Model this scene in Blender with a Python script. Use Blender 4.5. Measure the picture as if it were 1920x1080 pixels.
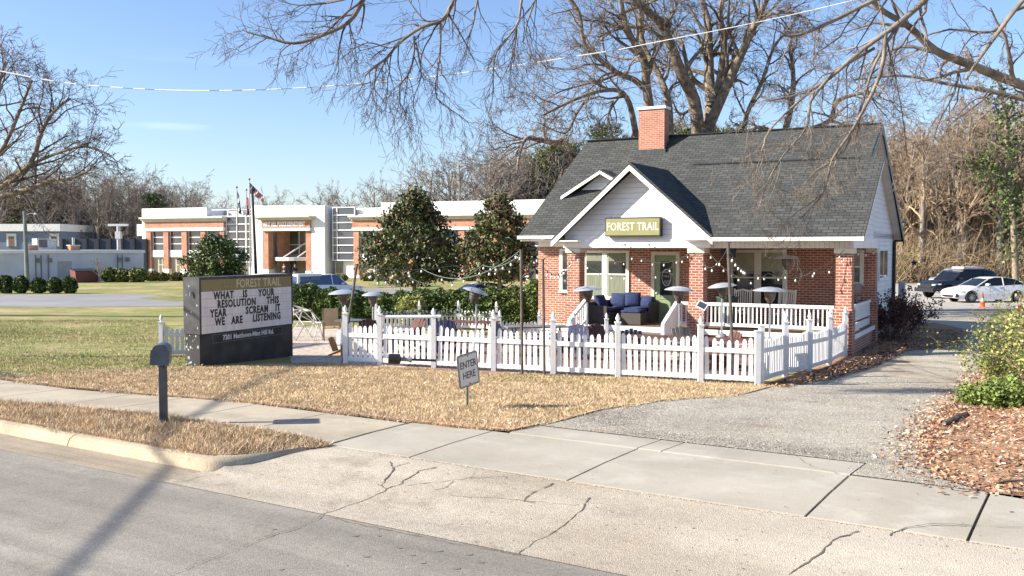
import bpy, bmesh, math, random
import numpy as np
from mathutils import Vector, Matrix
R = math.radians
scene = bpy.context.scene
for o in list(bpy.data.objects): bpy.data.objects.remove(o)

# ------------------------------------------------------------------ camera, sky, sun, exposure
F = 1770.0; CZ = 2.75; TH = math.atan(75/F)          # focal length in photo pixels, eye height, downward pitch
cam = bpy.data.objects.new('camera', bpy.data.cameras.new('camera'))
scene.collection.objects.link(cam); scene.camera = cam
cam.location = (0, 0, CZ); cam.rotation_euler = (math.pi/2 - TH, 0, 0)
cam.data.sensor_width = 36; cam.data.lens = 36*F/1920
cam.data.clip_start = .1; cam.data.clip_end = 3000
SUN_EL, SUN_AZ = R(28.5), R(-99)                      # azimuth clockwise from +Y : from the left, a touch behind the camera
world = bpy.data.worlds.new('World'); scene.world = world; world.use_nodes = True
wn = world.node_tree.nodes; wl = world.node_tree.links
bg = wn['Background']; bg.inputs[1].default_value = .095
sky = wn.new('ShaderNodeTexSky'); sky.sky_type = 'NISHITA'; sky.sun_disc = False
sky.sun_elevation = SUN_EL; sky.sun_rotation = SUN_AZ; sky.air_density = 1.0; sky.dust_density = .6; sky.ozone_density = 4.5
tc = wn.new('ShaderNodeTexCoord'); sp = wn.new('ShaderNodeSeparateXYZ'); wl.new(tc.outputs['Generated'], sp.inputs[0])
nz = wn.new('ShaderNodeTexNoise'); nz.inputs['Scale'].default_value = 2.2; nz.inputs['Detail'].default_value = 6
mp = wn.new('ShaderNodeMapping'); mp.inputs['Scale'].default_value = (1, 1, 16)
wl.new(tc.outputs['Generated'], mp.inputs[0]); wl.new(mp.outputs[0], nz.inputs[0])
cr = wn.new('ShaderNodeValToRGB'); cr.color_ramp.elements[0].position = .60; cr.color_ramp.elements[1].position = .80
cr.color_ramp.elements[1].color = (.55, .55, .55, 1)
wl.new(nz.outputs[0], cr.inputs[0])
band = wn.new('ShaderNodeMapRange'); band.inputs[1].default_value = .20; band.inputs[2].default_value = .06
wl.new(sp.outputs[2], band.inputs[0])
mu = wn.new('ShaderNodeMath'); mu.operation = 'MULTIPLY'; wl.new(cr.outputs[0], mu.inputs[0]); wl.new(band.outputs[0], mu.inputs[1])
mx = wn.new('ShaderNodeMixRGB'); mx.inputs[2].default_value = (7.5, 8.2, 9.0, 1)
wl.new(mu.outputs[0], mx.inputs[0]); wl.new(sky.outputs[0], mx.inputs[1]); tn = wn.new('ShaderNodeMixRGB'); tn.blend_type = 'MULTIPLY'; tn.inputs[0].default_value = 1; tn.inputs[2].default_value = (1.05, .975, 1.0, 1); wl.new(mx.outputs[0], tn.inputs[1]); wl.new(tn.outputs[0], bg.inputs[0])
sun = bpy.data.objects.new('sun', bpy.data.lights.new('sun', 'SUN')); scene.collection.objects.link(sun)
sun.data.energy = 4.8; sun.data.angle = R(.5); sun.data.color = (1, .92, .80)
to_sun = Vector((math.sin(SUN_AZ)*math.cos(SUN_EL), math.cos(SUN_AZ)*math.cos(SUN_EL), math.sin(SUN_EL)))
sun.rotation_euler = to_sun.to_track_quat('Z', 'Y').to_euler()
scene.view_settings.view_transform = 'Standard'; scene.view_settings.look = 'None'
scene.view_settings.exposure = 1.2; scene.view_settings.gamma = 1
scene.render.engine = 'CYCLES'

# ------------------------------------------------------------------ coordinates
SA, CA = math.sin(R(32.2)), math.cos(R(32.2))
def SQ(s, q, z=0): return Vector((q*SA + s*CA, q*CA - s*SA, z))     # street frame: s along the kerb, q away from the road
def sq(X, Y): return X*CA - Y*SA, X*SA + Y*CA
def sst(a, b, x):
    t = np.clip((x - a)/(b - a), 0, 1); return t*t*(3 - 2*t)
def gz(X, Y, road=True):
    X = np.asarray(X, float); Y = np.asarray(Y, float)
    s, q = sq(X, Y)
    b = sst(-9.45, -8.9, s)
    verge = np.where(q < 7.75, 0, np.where(q < 7.95, .13, .13 + .03*sst(7.95, 9.2, q)))
    ramp = .12*sst(7.3, 9.3, q)
    z = verge*(1 - b) + ramp*b
    z = np.where(q > 9.25, .14 + (z - .14)*(1 - sst(9.25, 9.6, q)), z)
    z = z - .035*np.clip(q - 11.2, 0, 9) - .028*np.clip(q - 20.2, 0, 9)
    z = z - .55*sst(54, 60, Y)*(1 - sst(84, 90, Y))*sst(-24, -18, X)*(1 - sst(4, 10, X))      # the police lot lies lower
    w = (X - 6.45)*.86 - (Y - 14.3)*.51
    z = z + .45*sst(.4, 3.5, w)*sst(11.4, 13, q)*(1 - sst(34, 44, Y))
    return z
def ray(x, y):
    a = (x - 960)/F; b = (540 - y)/F
    return Vector((a, math.cos(TH) + b*math.sin(TH), -math.sin(TH) + b*math.cos(TH)))
def AT(x, y, Y):                                   # point seen at photo pixel (x, y) at ground distance Y
    r = ray(x, y); r = r*(Y/r.y); return Vector((r.x, r.y, CZ + r.z))
def G(x, y):                                       # point of the ground seen at photo pixel (x, y)
    r = ray(x, y); z = 0.
    for _ in range(30):
        t = (z - CZ)/r.z; z = .5*z + .5*float(gz(r.x*t, r.y*t))
    return Vector((r.x*t, r.y*t, z))
def GP(X, Y): return Vector((X, Y, float(gz(X, Y))))

# ------------------------------------------------------------------ materials
MAT = {}
def mat(name, col, rough=.8, var=.12, scale=6., bump=0., bscale=60., metal=0., col2=None, island=0., detail=5, coat=0., spec=.4, stretch=None):
    if name in MAT: return MAT[name]
    m = bpy.data.materials.new(name); m.use_nodes = True; MAT[name] = m
    n = m.node_tree.nodes; l = m.node_tree.links; b = n['Principled BSDF']
    b.inputs['Roughness'].default_value = rough; b.inputs['Metallic'].default_value = metal
    b.inputs['Specular IOR Level'].default_value = spec
    if coat: b.inputs['Coat Weight'].default_value = coat
    t = n.new('ShaderNodeTexCoord'); src = t.outputs['Object']
    if stretch:
        mpp = n.new('ShaderNodeMapping'); mpp.inputs['Scale'].default_value = stretch; l.new(src, mpp.inputs[0]); src = mpp.outputs[0]
    nz = n.new('ShaderNodeTexNoise'); nz.inputs['Scale'].default_value = scale; nz.inputs['Detail'].default_value = detail; l.new(src, nz.inputs[0])
    rp = n.new('ShaderNodeValToRGB'); rp.color_ramp.elements[0].position = .32; rp.color_ramp.elements[1].position = .68
    c1 = [c*(1 - var) for c in col]; c2 = list(col2) if col2 else [min(1, c*(1 + var)) for c in col]
    rp.color_ramp.elements[0].color = (*c1, 1); rp.color_ramp.elements[1].color = (*c2, 1)
    l.new(nz.outputs[0], rp.inputs[0]); out = rp.outputs[0]
    if island:
        g = n.new('ShaderNodeNewGeometry'); mr = n.new('ShaderNodeMapRange'); l.new(g.outputs['Random Per Island'], mr.inputs[0])
        mr.inputs[3].default_value = 1 - island; mr.inputs[4].default_value = 1 + island
        mm = n.new('ShaderNodeMixRGB'); mm.blend_type = 'MULTIPLY'; mm.inputs[0].default_value = 1
        l.new(out, mm.inputs[1]); l.new(mr.outputs[0], mm.inputs[2]); out = mm.outputs[0]
    l.new(out, b.inputs['Base Color'])
    if bump:
        n2 = n.new('ShaderNodeTexNoise'); n2.inputs['Scale'].default_value = bscale; n2.inputs['Detail'].default_value = 4; l.new(src, n2.inputs[0])
        bp = n.new('ShaderNodeBump'); bp.inputs['Strength'].default_value = bump; bp.inputs['Distance'].default_value = .02
        l.new(n2.outputs[0], bp.inputs['Height']); l.new(bp.outputs[0], b.inputs['Normal'])
    return m
def nmath(n, l, op, a, b=None):
    k = n.new('ShaderNodeMath'); k.operation = op
    for i, v in enumerate((a, b)):
        if v is None: continue
        if isinstance(v, (int, float)): k.inputs[i].default_value = v
        else: l.new(v, k.inputs[i])
    return k.outputs[0]
def brick_mat(name, c1, c2, mortar, bw=.205, bh=.072, mode='wall', rough=.85, msize=.008, vsc=1., bump=.5):
    if name in MAT: return MAT[name]
    m = bpy.data.materials.new(name); m.use_nodes = True; MAT[name] = m
    n = m.node_tree.nodes; l = m.node_tree.links; b = n['Principled BSDF']; b.inputs['Roughness'].default_value = rough
    t = n.new('ShaderNodeTexCoord'); s = n.new('ShaderNodeSeparateXYZ'); l.new(t.outputs['Object'], s.inputs[0])
    X, Y, Z = s.outputs
    if mode == 'wall': u = nmath(n, l, 'ADD', X, Y); v = Z
    elif mode == 'roofx': u = Y; v = nmath(n, l, 'MULTIPLY', Z, 1.5)
    else: u = X; v = nmath(n, l, 'MULTIPLY', Z, 1.75)
    c = n.new('ShaderNodeCombineXYZ'); l.new(u, c.inputs[0]); l.new(v, c.inputs[1])
    bt = n.new('ShaderNodeTexBrick'); l.new(c.outputs[0], bt.inputs[0])
    bt.inputs['Scale'].default_value = 1; bt.inputs['Brick Width'].default_value = bw; bt.inputs['Row Height'].default_value = bh
    bt.inputs['Mortar Size'].default_value = msize; bt.inputs['Mortar Smooth'].default_value = .3
    bt.inputs['Color1'].default_value = (*c1, 1); bt.inputs['Color2'].default_value = (*c2, 1); bt.inputs['Mortar'].default_value = (*mortar, 1)
    nz = n.new('ShaderNodeTexNoise'); nz.inputs['Scale'].default_value = 1.3; nz.inputs['Detail'].default_value = 8; nz.inputs['Roughness'].default_value = .7
    l.new(t.outputs['Object'], nz.inputs[0])
    mr = n.new('ShaderNodeMapRange'); mr.inputs[1].default_value = .3; mr.inputs[2].default_value = .7
    mr.inputs[3].default_value = 1 - .28*vsc; mr.inputs[4].default_value = 1 + .25*vsc; l.new(nz.outputs[0], mr.inputs[0])
    mm = n.new('ShaderNodeMixRGB'); mm.blend_type = 'MULTIPLY'; mm.inputs[0].default_value = 1
    l.new(bt.outputs[0], mm.inputs[1]); l.new(mr.outputs[0], mm.inputs[2]); l.new(mm.outputs[0], b.inputs['Base Color'])
    bp = n.new('ShaderNodeBump'); bp.inputs['Strength'].default_value = bump; bp.inputs['Distance'].default_value = .01; bp.invert = True
    l.new(bt.outputs[1], bp.inputs['Height']); l.new(bp.outputs[0], b.inputs['Normal'])
    return m
def siding_mat(name, col, step=.13, axis='z', rough=.6):
    if name in MAT: return MAT[name]
    m = bpy.data.materials.new(name); m.use_nodes = True; MAT[name] = m
    n = m.node_tree.nodes; l = m.node_tree.links; b = n['Principled BSDF']; b.inputs['Roughness'].default_value = rough
    t = n.new('ShaderNodeTexCoord'); s = n.new('ShaderNodeSeparateXYZ'); l.new(t.outputs['Object'], s.inputs[0])
    v = s.outputs[2] if axis == 'z' else nmath(n, l, 'ADD', s.outputs[0], s.outputs[1])
    fr = nmath(n, l, 'FRACT', nmath(n, l, 'DIVIDE', v, step))
    rp = n.new('ShaderNodeValToRGB'); rp.color_ramp.elements[0].position = .0; rp.color_ramp.elements[0].color = (*[c*.35 for c in col], 1)
    rp.color_ramp.elements[1].position = .09; rp.color_ramp.elements[1].color = (*col, 1)
    l.new(fr, rp.inputs[0])
    nz = n.new('ShaderNodeTexNoise'); nz.inputs['Scale'].default_value = 2; nz.inputs['Detail'].default_value = 6; l.new(t.outputs['Object'], nz.inputs[0])
    mr = n.new('ShaderNodeMapRange'); mr.inputs[3].default_value = .8; mr.inputs[4].default_value = 1.1; l.new(nz.outputs[0], mr.inputs[0])
    mm = n.new('ShaderNodeMixRGB'); mm.blend_type = 'MULTIPLY'; mm.inputs[0].default_value = 1
    l.new(rp.outputs[0], mm.inputs[1]); l.new(mr.outputs[0], mm.inputs[2]); l.new(mm.outputs[0], b.inputs['Base Color'])
    bp = n.new('ShaderNodeBump'); bp.inputs['Strength'].default_value = .8; bp.inputs['Distance'].default_value = .03; bp.invert = True
    l.new(fr, bp.inputs['Height']); l.new(bp.outputs[0], b.inputs['Normal'])
    return m
def glass_mat(name, col=(.02, .025, .03), rough=.05):
    m = mat(name, col, rough=rough, var=.3, scale=1.5, spec=.8); return m

WHITE = mat('white_paint', (.80, .79, .77), .5, .06, 3, bump=.1, bscale=40)
VINYL = mat('white_vinyl', (.80, .79, .77), .45, .10, 1.7, col2=(.85, .85, .84), bump=.08, bscale=30)
BRICK = brick_mat('red_brick', (.27, .075, .04), (.37, .125, .07), (.52, .46, .39), bw=.235, bh=.084, msize=.011)
SHING = brick_mat('shingles', (.042, .046, .043), (.074, .078, .072), (.020, .021, .020), bw=.32, bh=.15, mode='roof', msize=.014, bump=1., rough=.95, vsc=.45)
SHINGX = brick_mat('shingles_side', (.042, .046, .043), (.070, .074, .068), (.020, .021, .020), bw=.32, bh=.15, mode='roofx', msize=.014, bump=1., rough=.95, vsc=.7)
SIDE = siding_mat('lap_siding', (.80, .78, .74), .17)
BEAD = siding_mat('board_siding', (.72, .68, .61), .14, 'x')
DARK = mat('black_metal', (.02, .02, .022), .45, .3, 8)
CHAR = mat('charcoal_paint', (.035, .037, .042), .6, .35, 5, bump=.15)
STEEL = mat('brushed_steel', (.45, .46, .47), .35, .1, 5, metal=.7)
WOOD = mat('weathered_wood', (.22, .13, .075), .85, .3, 8, bump=.3, stretch=(1, 8, 8))
PALEWOOD = mat('pale_wood', (.5, .30, .15), .8, .2, 6)
NAVY = mat('navy_cushion', (.022, .035, .10), .9, .2, 10, bump=.3)
WICKER = mat('dark_wicker', (.075, .065, .06), .8, .4, 60, bump=.6, bscale=120)
GLASS = glass_mat('window_glass')
BARK = mat('bark', (.17, .13, .095), .95, .35, 4, bump=.7, bscale=18, col2=(.32, .255, .185))
BARKG = mat('grey_bark', (.17, .145, .12), .95, .35, 4, bump=.5, bscale=18, col2=(.28, .245, .2))
TWIG = mat('twigs', (.19, .155, .125), .9, .3, 3, island=.3)
RUBBER = mat('rubber', (.015, .015, .016), .8, .3, 10)

# ------------------------------------------------------------------ mesh building
COL = scene.collection
class MB:
    def __init__(s): s.v = []; s.f = []; s.mi = []; s.cur = 0
    def face(s, idx): s.f.append(idx); s.mi.append(s.cur)
    def poly(s, pts):
        k = len(s.v); s.v += [tuple(p) for p in pts]; s.face(list(range(k, k + len(pts)))); return s
    def box(s, x0, x1, y0, y1, z0, z1):
        if x0 > x1: x0, x1 = x1, x0
        if y0 > y1: y0, y1 = y1, y0
        if z0 > z1: z0, z1 = z1, z0
        k = len(s.v)
        s.v += [(x0,y0,z0),(x1,y0,z0),(x1,y1,z0),(x0,y1,z0),(x0,y0,z1),(x1,y0,z1),(x1,y1,z1),(x0,y1,z1)]
        for q in ((0,3,2,1),(4,5,6,7),(0,1,5,4),(1,2,6,5),(2,3,7,6),(3,0,4,7)): s.face([k+i for i in q])
        return s
    def hexa(s, b, t):                              # 4 bottom pts, 4 top pts (counter-clockwise from above)
        k = len(s.v); s.v += [tuple(p) for p in b] + [tuple(p) for p in t]
        for q in ((0,3,2,1),(4,5,6,7),(0,1,5,4),(1,2,6,5),(2,3,7,6),(3,0,4,7)): s.face([k+i for i in q])
        return s
    def slab(s, pts, th):                           # polygon pts with thickness downwards
        n = len(pts); k = len(s.v); s.v += [tuple(p) for p in pts] + [(p[0], p[1], p[2]-th) for p in pts]
        s.face([k+i for i in range(n)]); s.face([k+n+i for i in reversed(range(n))])
        for i in range(n): j = (i+1) % n; s.face([k+j, k+i, k+n+i, k+n+j])
        return s
    def prism(s, pts, vec):                         # polygon extruded by vec
        n = len(pts); k = len(s.v); v = Vector(vec)
        s.v += [tuple(p) for p in pts] + [tuple(Vector(p)+v) for p in pts]
        s.face([k+i for i in reversed(range(n))]); s.face([k+n+i for i in range(n)])
        for i in range(n): j = (i+1) % n; s.face([k+i, k+j, k+n+j, k+n+i])
        return s
    def bar(s, a, b, w, h=None):                    # square bar from a to b
        a = Vector(a); b = Vector(b); d = (b-a).normalized(); h = h or w
        up = Vector((0,0,1)) if abs(d.z) < .95 else Vector((0,1,0))
        x = d.cross(up).normalized()*w/2; y = x.cross(d).normalized()*h/2
        return s.hexa([a-x-y, a+x-y, b+x-y, b-x-y], [a-x+y, a+x+y, b+x+y, b-x+y])
    def tube(s, pts, r, n=8, cap=True):
        P = [Vector(p) for p in pts]; rr = r if hasattr(r, '__len__') else [r]*len(P)
        k = len(s.v); prev = None
        for i, p in enumerate(P):
            d = (P[min(i+1, len(P)-1)] - P[max(i-1, 0)]).normalized()
            u = prev if prev is not None else (Vector((0,0,1)) if abs(d.z) < .9 else Vector((1,0,0)))
            x = (u - d*u.dot(d)).normalized(); prev = x; y = d.cross(x)
            for j in range(n):
                a = 2*math.pi*j/n; s.v.append(tuple(p + (x*math.cos(a) + y*math.sin(a))*rr[i]))
        for i in range(len(P)-1):
            for j in range(n): a = k+i*n+j; b = k+i*n+(j+1) % n; s.face([a, b, b+n, a+n])
        if cap: s.face([k+j for j in reversed(range(n))]); s.face([k+(len(P)-1)*n+j for j in range(n)])
        return s
    def lathe(s, prof, c=(0,0,0), n=20):            # profile [(r,z)] about vertical axis
        k = len(s.v)
        for r, z in prof:
            for j in range(n):
                a = 2*math.pi*j/n; s.v.append((c[0]+r*math.cos(a), c[1]+r*math.sin(a), c[2]+z))
        for i in range(len(prof)-1):
            for j in range(n): a = k+i*n+j; b = k+i*n+(j+1) % n; s.face([a, b, b+n, a+n])
        return s
    def text(s, body, size, M, ext=.004, off=.0, align='CENTER', xs=1., sp=1.):
        cu = bpy.data.curves.new('t', 'FONT'); cu.body = body; cu.size = size; cu.extrude = ext; cu.offset = off
        cu.align_x = align; cu.align_y = 'CENTER'; cu.resolution_u = 2; cu.space_character = sp
        o = bpy.data.objects.new('t', cu); COL.objects.link(o); dg = bpy.context.evaluated_depsgraph_get()
        me = bpy.data.meshes.new_from_object(o.evaluated_get(dg)); k = len(s.v)
        s.v += [tuple(M @ Vector((v.co.x*xs, v.co.y, v.co.z))) for v in me.vertices]
        for p in me.polygons: s.face([k+i for i in p.vertices])
        bpy.data.objects.remove(o); bpy.data.meshes.remove(me); return s
    def xf(s, M, k0=0):
        s.v = s.v[:k0] + [tuple(M @ Vector(p)) for p in s.v[k0:]]; return s
    def build(s, name, mats, parent=None, off=(0,0,0), smooth=False, label=None, split=False):
        if split:                                   # every loose piece becomes a part of its own
            par = list(range(len(s.v)))
            def find(i):
                while par[i] != i: par[i] = par[par[i]]; i = par[i]
                return i
            for f in s.f:
                for i in f[1:]: par[find(i)] = find(f[0])
            gr = {}
            for f in s.f: gr.setdefault(find(f[0]), []).append(f)
            out = []
            for fs in gr.values():
                m = MB(); ids = sorted({i for f in fs for i in f}); mp_ = {i: k for k, i in enumerate(ids)}
                m.v = [s.v[i] for i in ids]; m.f = [[mp_[i] for i in f] for f in fs]; m.mi = [0]*len(fs); out.append(m.build(name, mats, parent, off, smooth, label))
            return out[0]
        me = bpy.data.meshes.new(name)
        me.from_pydata([(p[0]+off[0], p[1]+off[1], p[2]+off[2]) for p in s.v], [], s.f)
        if not isinstance(mats, (list, tuple)): mats = [mats]
        for m in mats: me.materials.append(m)
        if len(mats) > 1: me.polygons.foreach_set('material_index', s.mi)
        if smooth: me.polygons.foreach_set('use_smooth', [True]*len(me.polygons))
        me.update()
        o = bpy.data.objects.new(name, me); COL.objects.link(o)
        if parent is not None: o.parent = parent
        if label: o['label'] = label
        return o
def thing(name, label, cat, loc=(0,0,0), rz=0, group=None):
    o = bpy.data.objects.new(name, None); COL.objects.link(o); o.empty_display_size = .2
    o.location = loc; o.rotation_euler = (0, 0, rz); o['label'] = label; o['category'] = cat
    if group: o['group'] = group
    return o
def tag(o, label, cat, group=None, kind=None):
    if label: o['label'] = label
    if cat: o['category'] = cat
    if group: o['group'] = group
    if kind: o['kind'] = kind
    return o
def kids(o): return [c for c in bpy.data.objects if c.parent == o]
def copy_tree(o, loc=None, rz=None, label=None, parent=None, sc=None):
    c = o.copy(); COL.objects.link(c)
    if parent is not None: c.parent = parent
    for ch in kids(o): copy_tree(ch, parent=c)
    if loc is not None: c.location = loc
    if rz is not None: c.rotation_euler = (0, 0, rz)
    if label: c['label'] = label
    if sc: c.scale = (sc, sc, sc) if not hasattr(sc, '__len__') else sc
    return c
def npmesh(name, verts, nper, mats, parent=None, mi=None, smooth=False):   # verts (N*nper,3): N faces of nper corners
    N = len(verts)//nper; me = bpy.data.meshes.new(name)
    me.vertices.add(len(verts)); me.vertices.foreach_set('co', np.asarray(verts, np.float32).ravel())
    me.loops.add(N*nper); me.loops.foreach_set('vertex_index', np.arange(N*nper, dtype=np.int32))
    me.polygons.add(N); me.polygons.foreach_set('loop_start', np.arange(0, N*nper, nper, dtype=np.int32))
    me.polygons.foreach_set('loop_total', np.full(N, nper, np.int32))
    for m in (mats if isinstance(mats, (list, tuple)) else [mats]): me.materials.append(m)
    if mi is not None: me.polygons.foreach_set('material_index', np.asarray(mi, np.int32))
    me.update(calc_edges=True)
    o = bpy.data.objects.new(name, me); COL.objects.link(o)
    if parent is not None: o.parent = parent
    return o
def leaves(P, size, rng, up=.3, aspect=.55):        # leaf-sized rhombi, verts (4N,3)
    N = len(P); n = rng.normal(size=(N, 3)); n[:, 2] += up*2; n /= np.linalg.norm(n, axis=1)[:, None]
    a = rng.normal(size=(N, 3)); a -= (a*n).sum(1)[:, None]*n; a /= np.linalg.norm(a, axis=1)[:, None]; b = np.cross(n, a)
    s = (size*rng.uniform(.6, 1.3, N))[:, None]
    return np.stack([P - a*s, P - b*s*aspect, P + a*s, P + b*s*aspect], 1).reshape(-1, 3)
def inpoly(x, y, poly):
    ins = np.zeros(len(x), bool); n = len(poly)
    for i in range(n):
        x1, y1 = poly[i][:2]; x2, y2 = poly[(i+1) % n][:2]
        if y1 == y2: continue
        c = ((y1 > y) != (y2 > y)) & (x < (x2-x1)*(y-y1)/(y2-y1) + x1); ins ^= c
    return ins
def scatter(poly, n, rng):
    p = np.array([q[:2] for q in poly]); lo = p.min(0); hi = p.max(0); out = []
    tot = 0
    while tot < n:
        q = rng.uniform(lo, hi, (n, 2)); q = q[inpoly(q[:, 0], q[:, 1], poly)]; out.append(q); tot += len(q)
        if tot == 0: break
    return np.concatenate(out)[:n]
# ================================================================== GROUND AND STREET
def struct(o): o['kind'] = 'structure'; return o
def sheet(name, poly, dz, material, res=1., zf=None, smooth=True, thick=0):
    bm = bmesh.new(); vs = [bm.verts.new((p[0], p[1], 0)) for p in poly]; bm.faces.new(vs)
    xs = [p[0] for p in poly]; ys = [p[1] for p in poly]
    for ax, lo, hi in ((0, min(xs), max(xs)), (1, min(ys), max(ys))):
        k = math.floor(lo/res) + 1
        while k*res < hi:
            co = [0, 0, 0]; no = [0, 0, 0]; co[ax] = k*res; no[ax] = 1
            bmesh.ops.bisect_plane(bm, geom=bm.verts[:] + bm.edges[:] + bm.faces[:], plane_co=co, plane_no=no); k += 1
    for q in (7.3, 7.75, 7.85, 7.95, 8.5, 9.25, 9.6, 11.2, 14, 17, 20.2, 24, 29.2):
        bmesh.ops.bisect_plane(bm, geom=bm.verts[:] + bm.edges[:] + bm.faces[:], plane_co=SQ(0, q), plane_no=(SA, CA, 0))
    bmesh.ops.recalc_face_normals(bm, faces=bm.faces)
    co = np.array([v.co[:] for v in bm.verts]); z = (zf or gz)(co[:, 0], co[:, 1]) + dz
    for v, zz in zip(bm.verts, z): v.co.z = zz
    bmesh.ops.triangulate(bm, faces=bm.faces)
    for f in bm.faces:
        if f.normal.z < 0: f.normal_flip()
        f.smooth = smooth
    me = bpy.data.meshes.new(name); bm.to_mesh(me); bm.free(); me.materials.append(material)
    o = bpy.data.objects.new(name, me); COL.objects.link(o); return struct(o)

def ground_mat(name, layers, bump=.3, bscale=40, rough=.95, speck=None):
    # layers: list of (colour, noise scale, threshold lo, hi) mixed over the first colour
    if name in MAT: return MAT[name]
    m = bpy.data.materials.new(name); m.use_nodes = True; MAT[name] = m
    n = m.node_tree.nodes; l = m.node_tree.links; b = n['Principled BSDF']; b.inputs['Roughness'].default_value = rough
    b.inputs['Specular IOR Level'].default_value = .2
    t = n.new('ShaderNodeTexCoord'); out = None
    for i, (c, sc, lo, hi) in enumerate(layers):
        if out is None:
            rgb = n.new('ShaderNodeRGB'); rgb.outputs[0].default_value = (*c, 1); out = rgb.outputs[0]; continue
        nz = n.new('ShaderNodeTexNoise'); nz.inputs['Scale'].default_value = sc; nz.inputs['Detail'].default_value = 7; nz.inputs['Roughness'].default_value = .65
        mp = n.new('ShaderNodeMapping'); mp.inputs['Location'].default_value = (i*13.7, i*5.1, 0); l.new(t.outputs['Object'], mp.inputs[0]); l.new(mp.outputs[0], nz.inputs[0])
        mr = n.new('ShaderNodeMapRange'); mr.inputs[1].default_value = lo; mr.inputs[2].default_value = hi; l.new(nz.outputs[0], mr.inputs[0])
        mm = n.new('ShaderNodeMixRGB'); mm.inputs[2].default_value = (*c, 1); l.new(mr.outputs[0], mm.inputs[0]); l.new(out, mm.inputs[1]); out = mm.outputs[0]
    if speck:
        for sc, amt, lo in speck:
            vo = n.new('ShaderNodeTexVoronoi'); vo.inputs['Scale'].default_value = sc; l.new(t.outputs['Object'], vo.inputs[0])
            sp = n.new('ShaderNodeSeparateColor'); l.new(vo.outputs['Color'], sp.inputs[0])
            mr = n.new('ShaderNodeMapRange'); mr.inputs[3].default_value = 1 - lo; mr.inputs[4].default_value = 1 + amt; l.new(sp.outputs[0], mr.inputs[0])
            mm = n.new('ShaderNodeMixRGB'); mm.blend_type = 'MULTIPLY'; mm.inputs[0].default_value = 1
            l.new(out, mm.inputs[1]); l.new(mr.outputs[0], mm.inputs[2]); out = mm.outputs[0]
    l.new(out, b.inputs['Base Color'])
    n2 = n.new('ShaderNodeTexNoise'); n2.inputs['Scale'].default_value = bscale; n2.inputs['Detail'].default_value = 5; l.new(t.outputs['Object'], n2.inputs[0])
    bp = n.new('ShaderNodeBump'); bp.inputs['Strength'].default_value = bump; bp.inputs['Distance'].default_value = .03
    l.new(n2.outputs[0], bp.inputs['Height']); l.new(bp.outputs[0], b.inputs['Normal'])
    return m
M_LAWN = ground_mat('winter_lawn', [((.27, .255, .10), 0, 0, 0), ((.44, .34, .19), .22, .46, .64), ((.17, .22, .05), .8, .48, .66), ((.26, .17, .09), 3, .66, .76)], .7, 25)
M_DRY = ground_mat('dry_lawn', [((.50, .36, .20), 0, 0, 0), ((.38, .26, .14), 1.3, .45, .62), ((.20, .19, .075), .9, .60, .74), ((.48, .36, .21), 5, .5, .7)], .8, 30)
M_ASPH = ground_mat('asphalt', [((.245, .225, .19), 0, 0, 0), ((.29, .268, .228), .35, .4, .62), ((.215, .19, .155), 1.1, .56, .72), ((.13, .12, .11), 5, .70, .78), ((.35, .33, .29), 2.2, .62, .75)], .35, 90, .85, [(90, .22, .2), (35, .07, .05)])
M_GUT = ground_mat('gutter_concrete', [((.36, .30, .22), 0, 0, 0), ((.30, .255, .19), 1.0, .42, .62), ((.25, .22, .175), 4, .60, .75)], .3, 70, .9, [(70, .14, .14)])
M_KERB = ground_mat('kerb_concrete', [((.46, .385, .275), 0, 0, 0), ((.37, .30, .21), 1.8, .42, .62), ((.25, .20, .14), 6, .63, .75)], .4, 60, .9, [(60, .1, .12)])
M_APRON = ground_mat('worn_apron_concrete', [((.37, .315, .24), 0, 0, 0), ((.45, .40, .32), .28, .45, .60), ((.32, .275, .215), 1.2, .52, .68), ((.24, .205, .165), 6, .62, .76), ((.43, .33, .22), .8, .60, .72)], .45, 80, .9, [(110, .22, .26), (40, .08, .08)])
M_WALK = ground_mat('sidewalk_concrete', [((.44, .385, .29), 0, 0, 0), ((.36, .31, .235), .7, .42, .62), ((.47, .42, .33), 2.3, .52, .7), ((.26, .235, .19), 9, .68, .8)], .15, 60, .9, [(120, .07, .07)])
M_WALK2 = ground_mat('newer_concrete', [((.42, .385, .315), 0, 0, 0), ((.37, .335, .27), .6, .42, .6), ((.46, .425, .355), 2., .5, .7), ((.30, .28, .24), 8, .66, .8)], .12, 60, .85, [(120, .06, .06)])
M_GRAV = ground_mat('gravel', [((.42, .375, .29), 0, 0, 0), ((.50, .455, .365), .45, .42, .6), ((.36, .28, .20), .6, .54, .68), ((.235, .22, .195), .9, .58, .70)], .7, 60, .95, [(60, .25, .3), (110, .2, .25)])
M_LOT = ground_mat('far_lot', [((.36, .34, .30), 0, 0, 0), ((.47, .45, .41), .12, .42, .58), ((.28, .25, .2), .5, .56, .7)], .5, 20, .95, [(12, .12, .12)])
M_LITTER = ground_mat('leaf_litter', [((.33, .19, .11), 0, 0, 0), ((.42, .27, .16), 3, .45, .62), ((.16, .09, .05), 7, .55, .7)], 1., 40)
M_CHIP = ground_mat('wood_chips', [((.55, .47, .38), 0, 0, 0), ((.40, .30, .2), 4, .5, .65), ((.65, .58, .5), 9, .5, .65)], .9, 35, .95, [(18, .25, .3)])
M_PAVER = brick_mat('patio_bricks', (.16, .085, .065), (.25, .15, .12), (.13, .115, .10), bw=.2, bh=.1, mode='floor')
M_SIDEROAD = ground_mat('side_road', [((.24, .24, .24), 0, 0, 0), ((.29, .285, .28), .15, .42, .6), ((.2, .2, .2), .8, .6, .72)], .3, 15)
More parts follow.
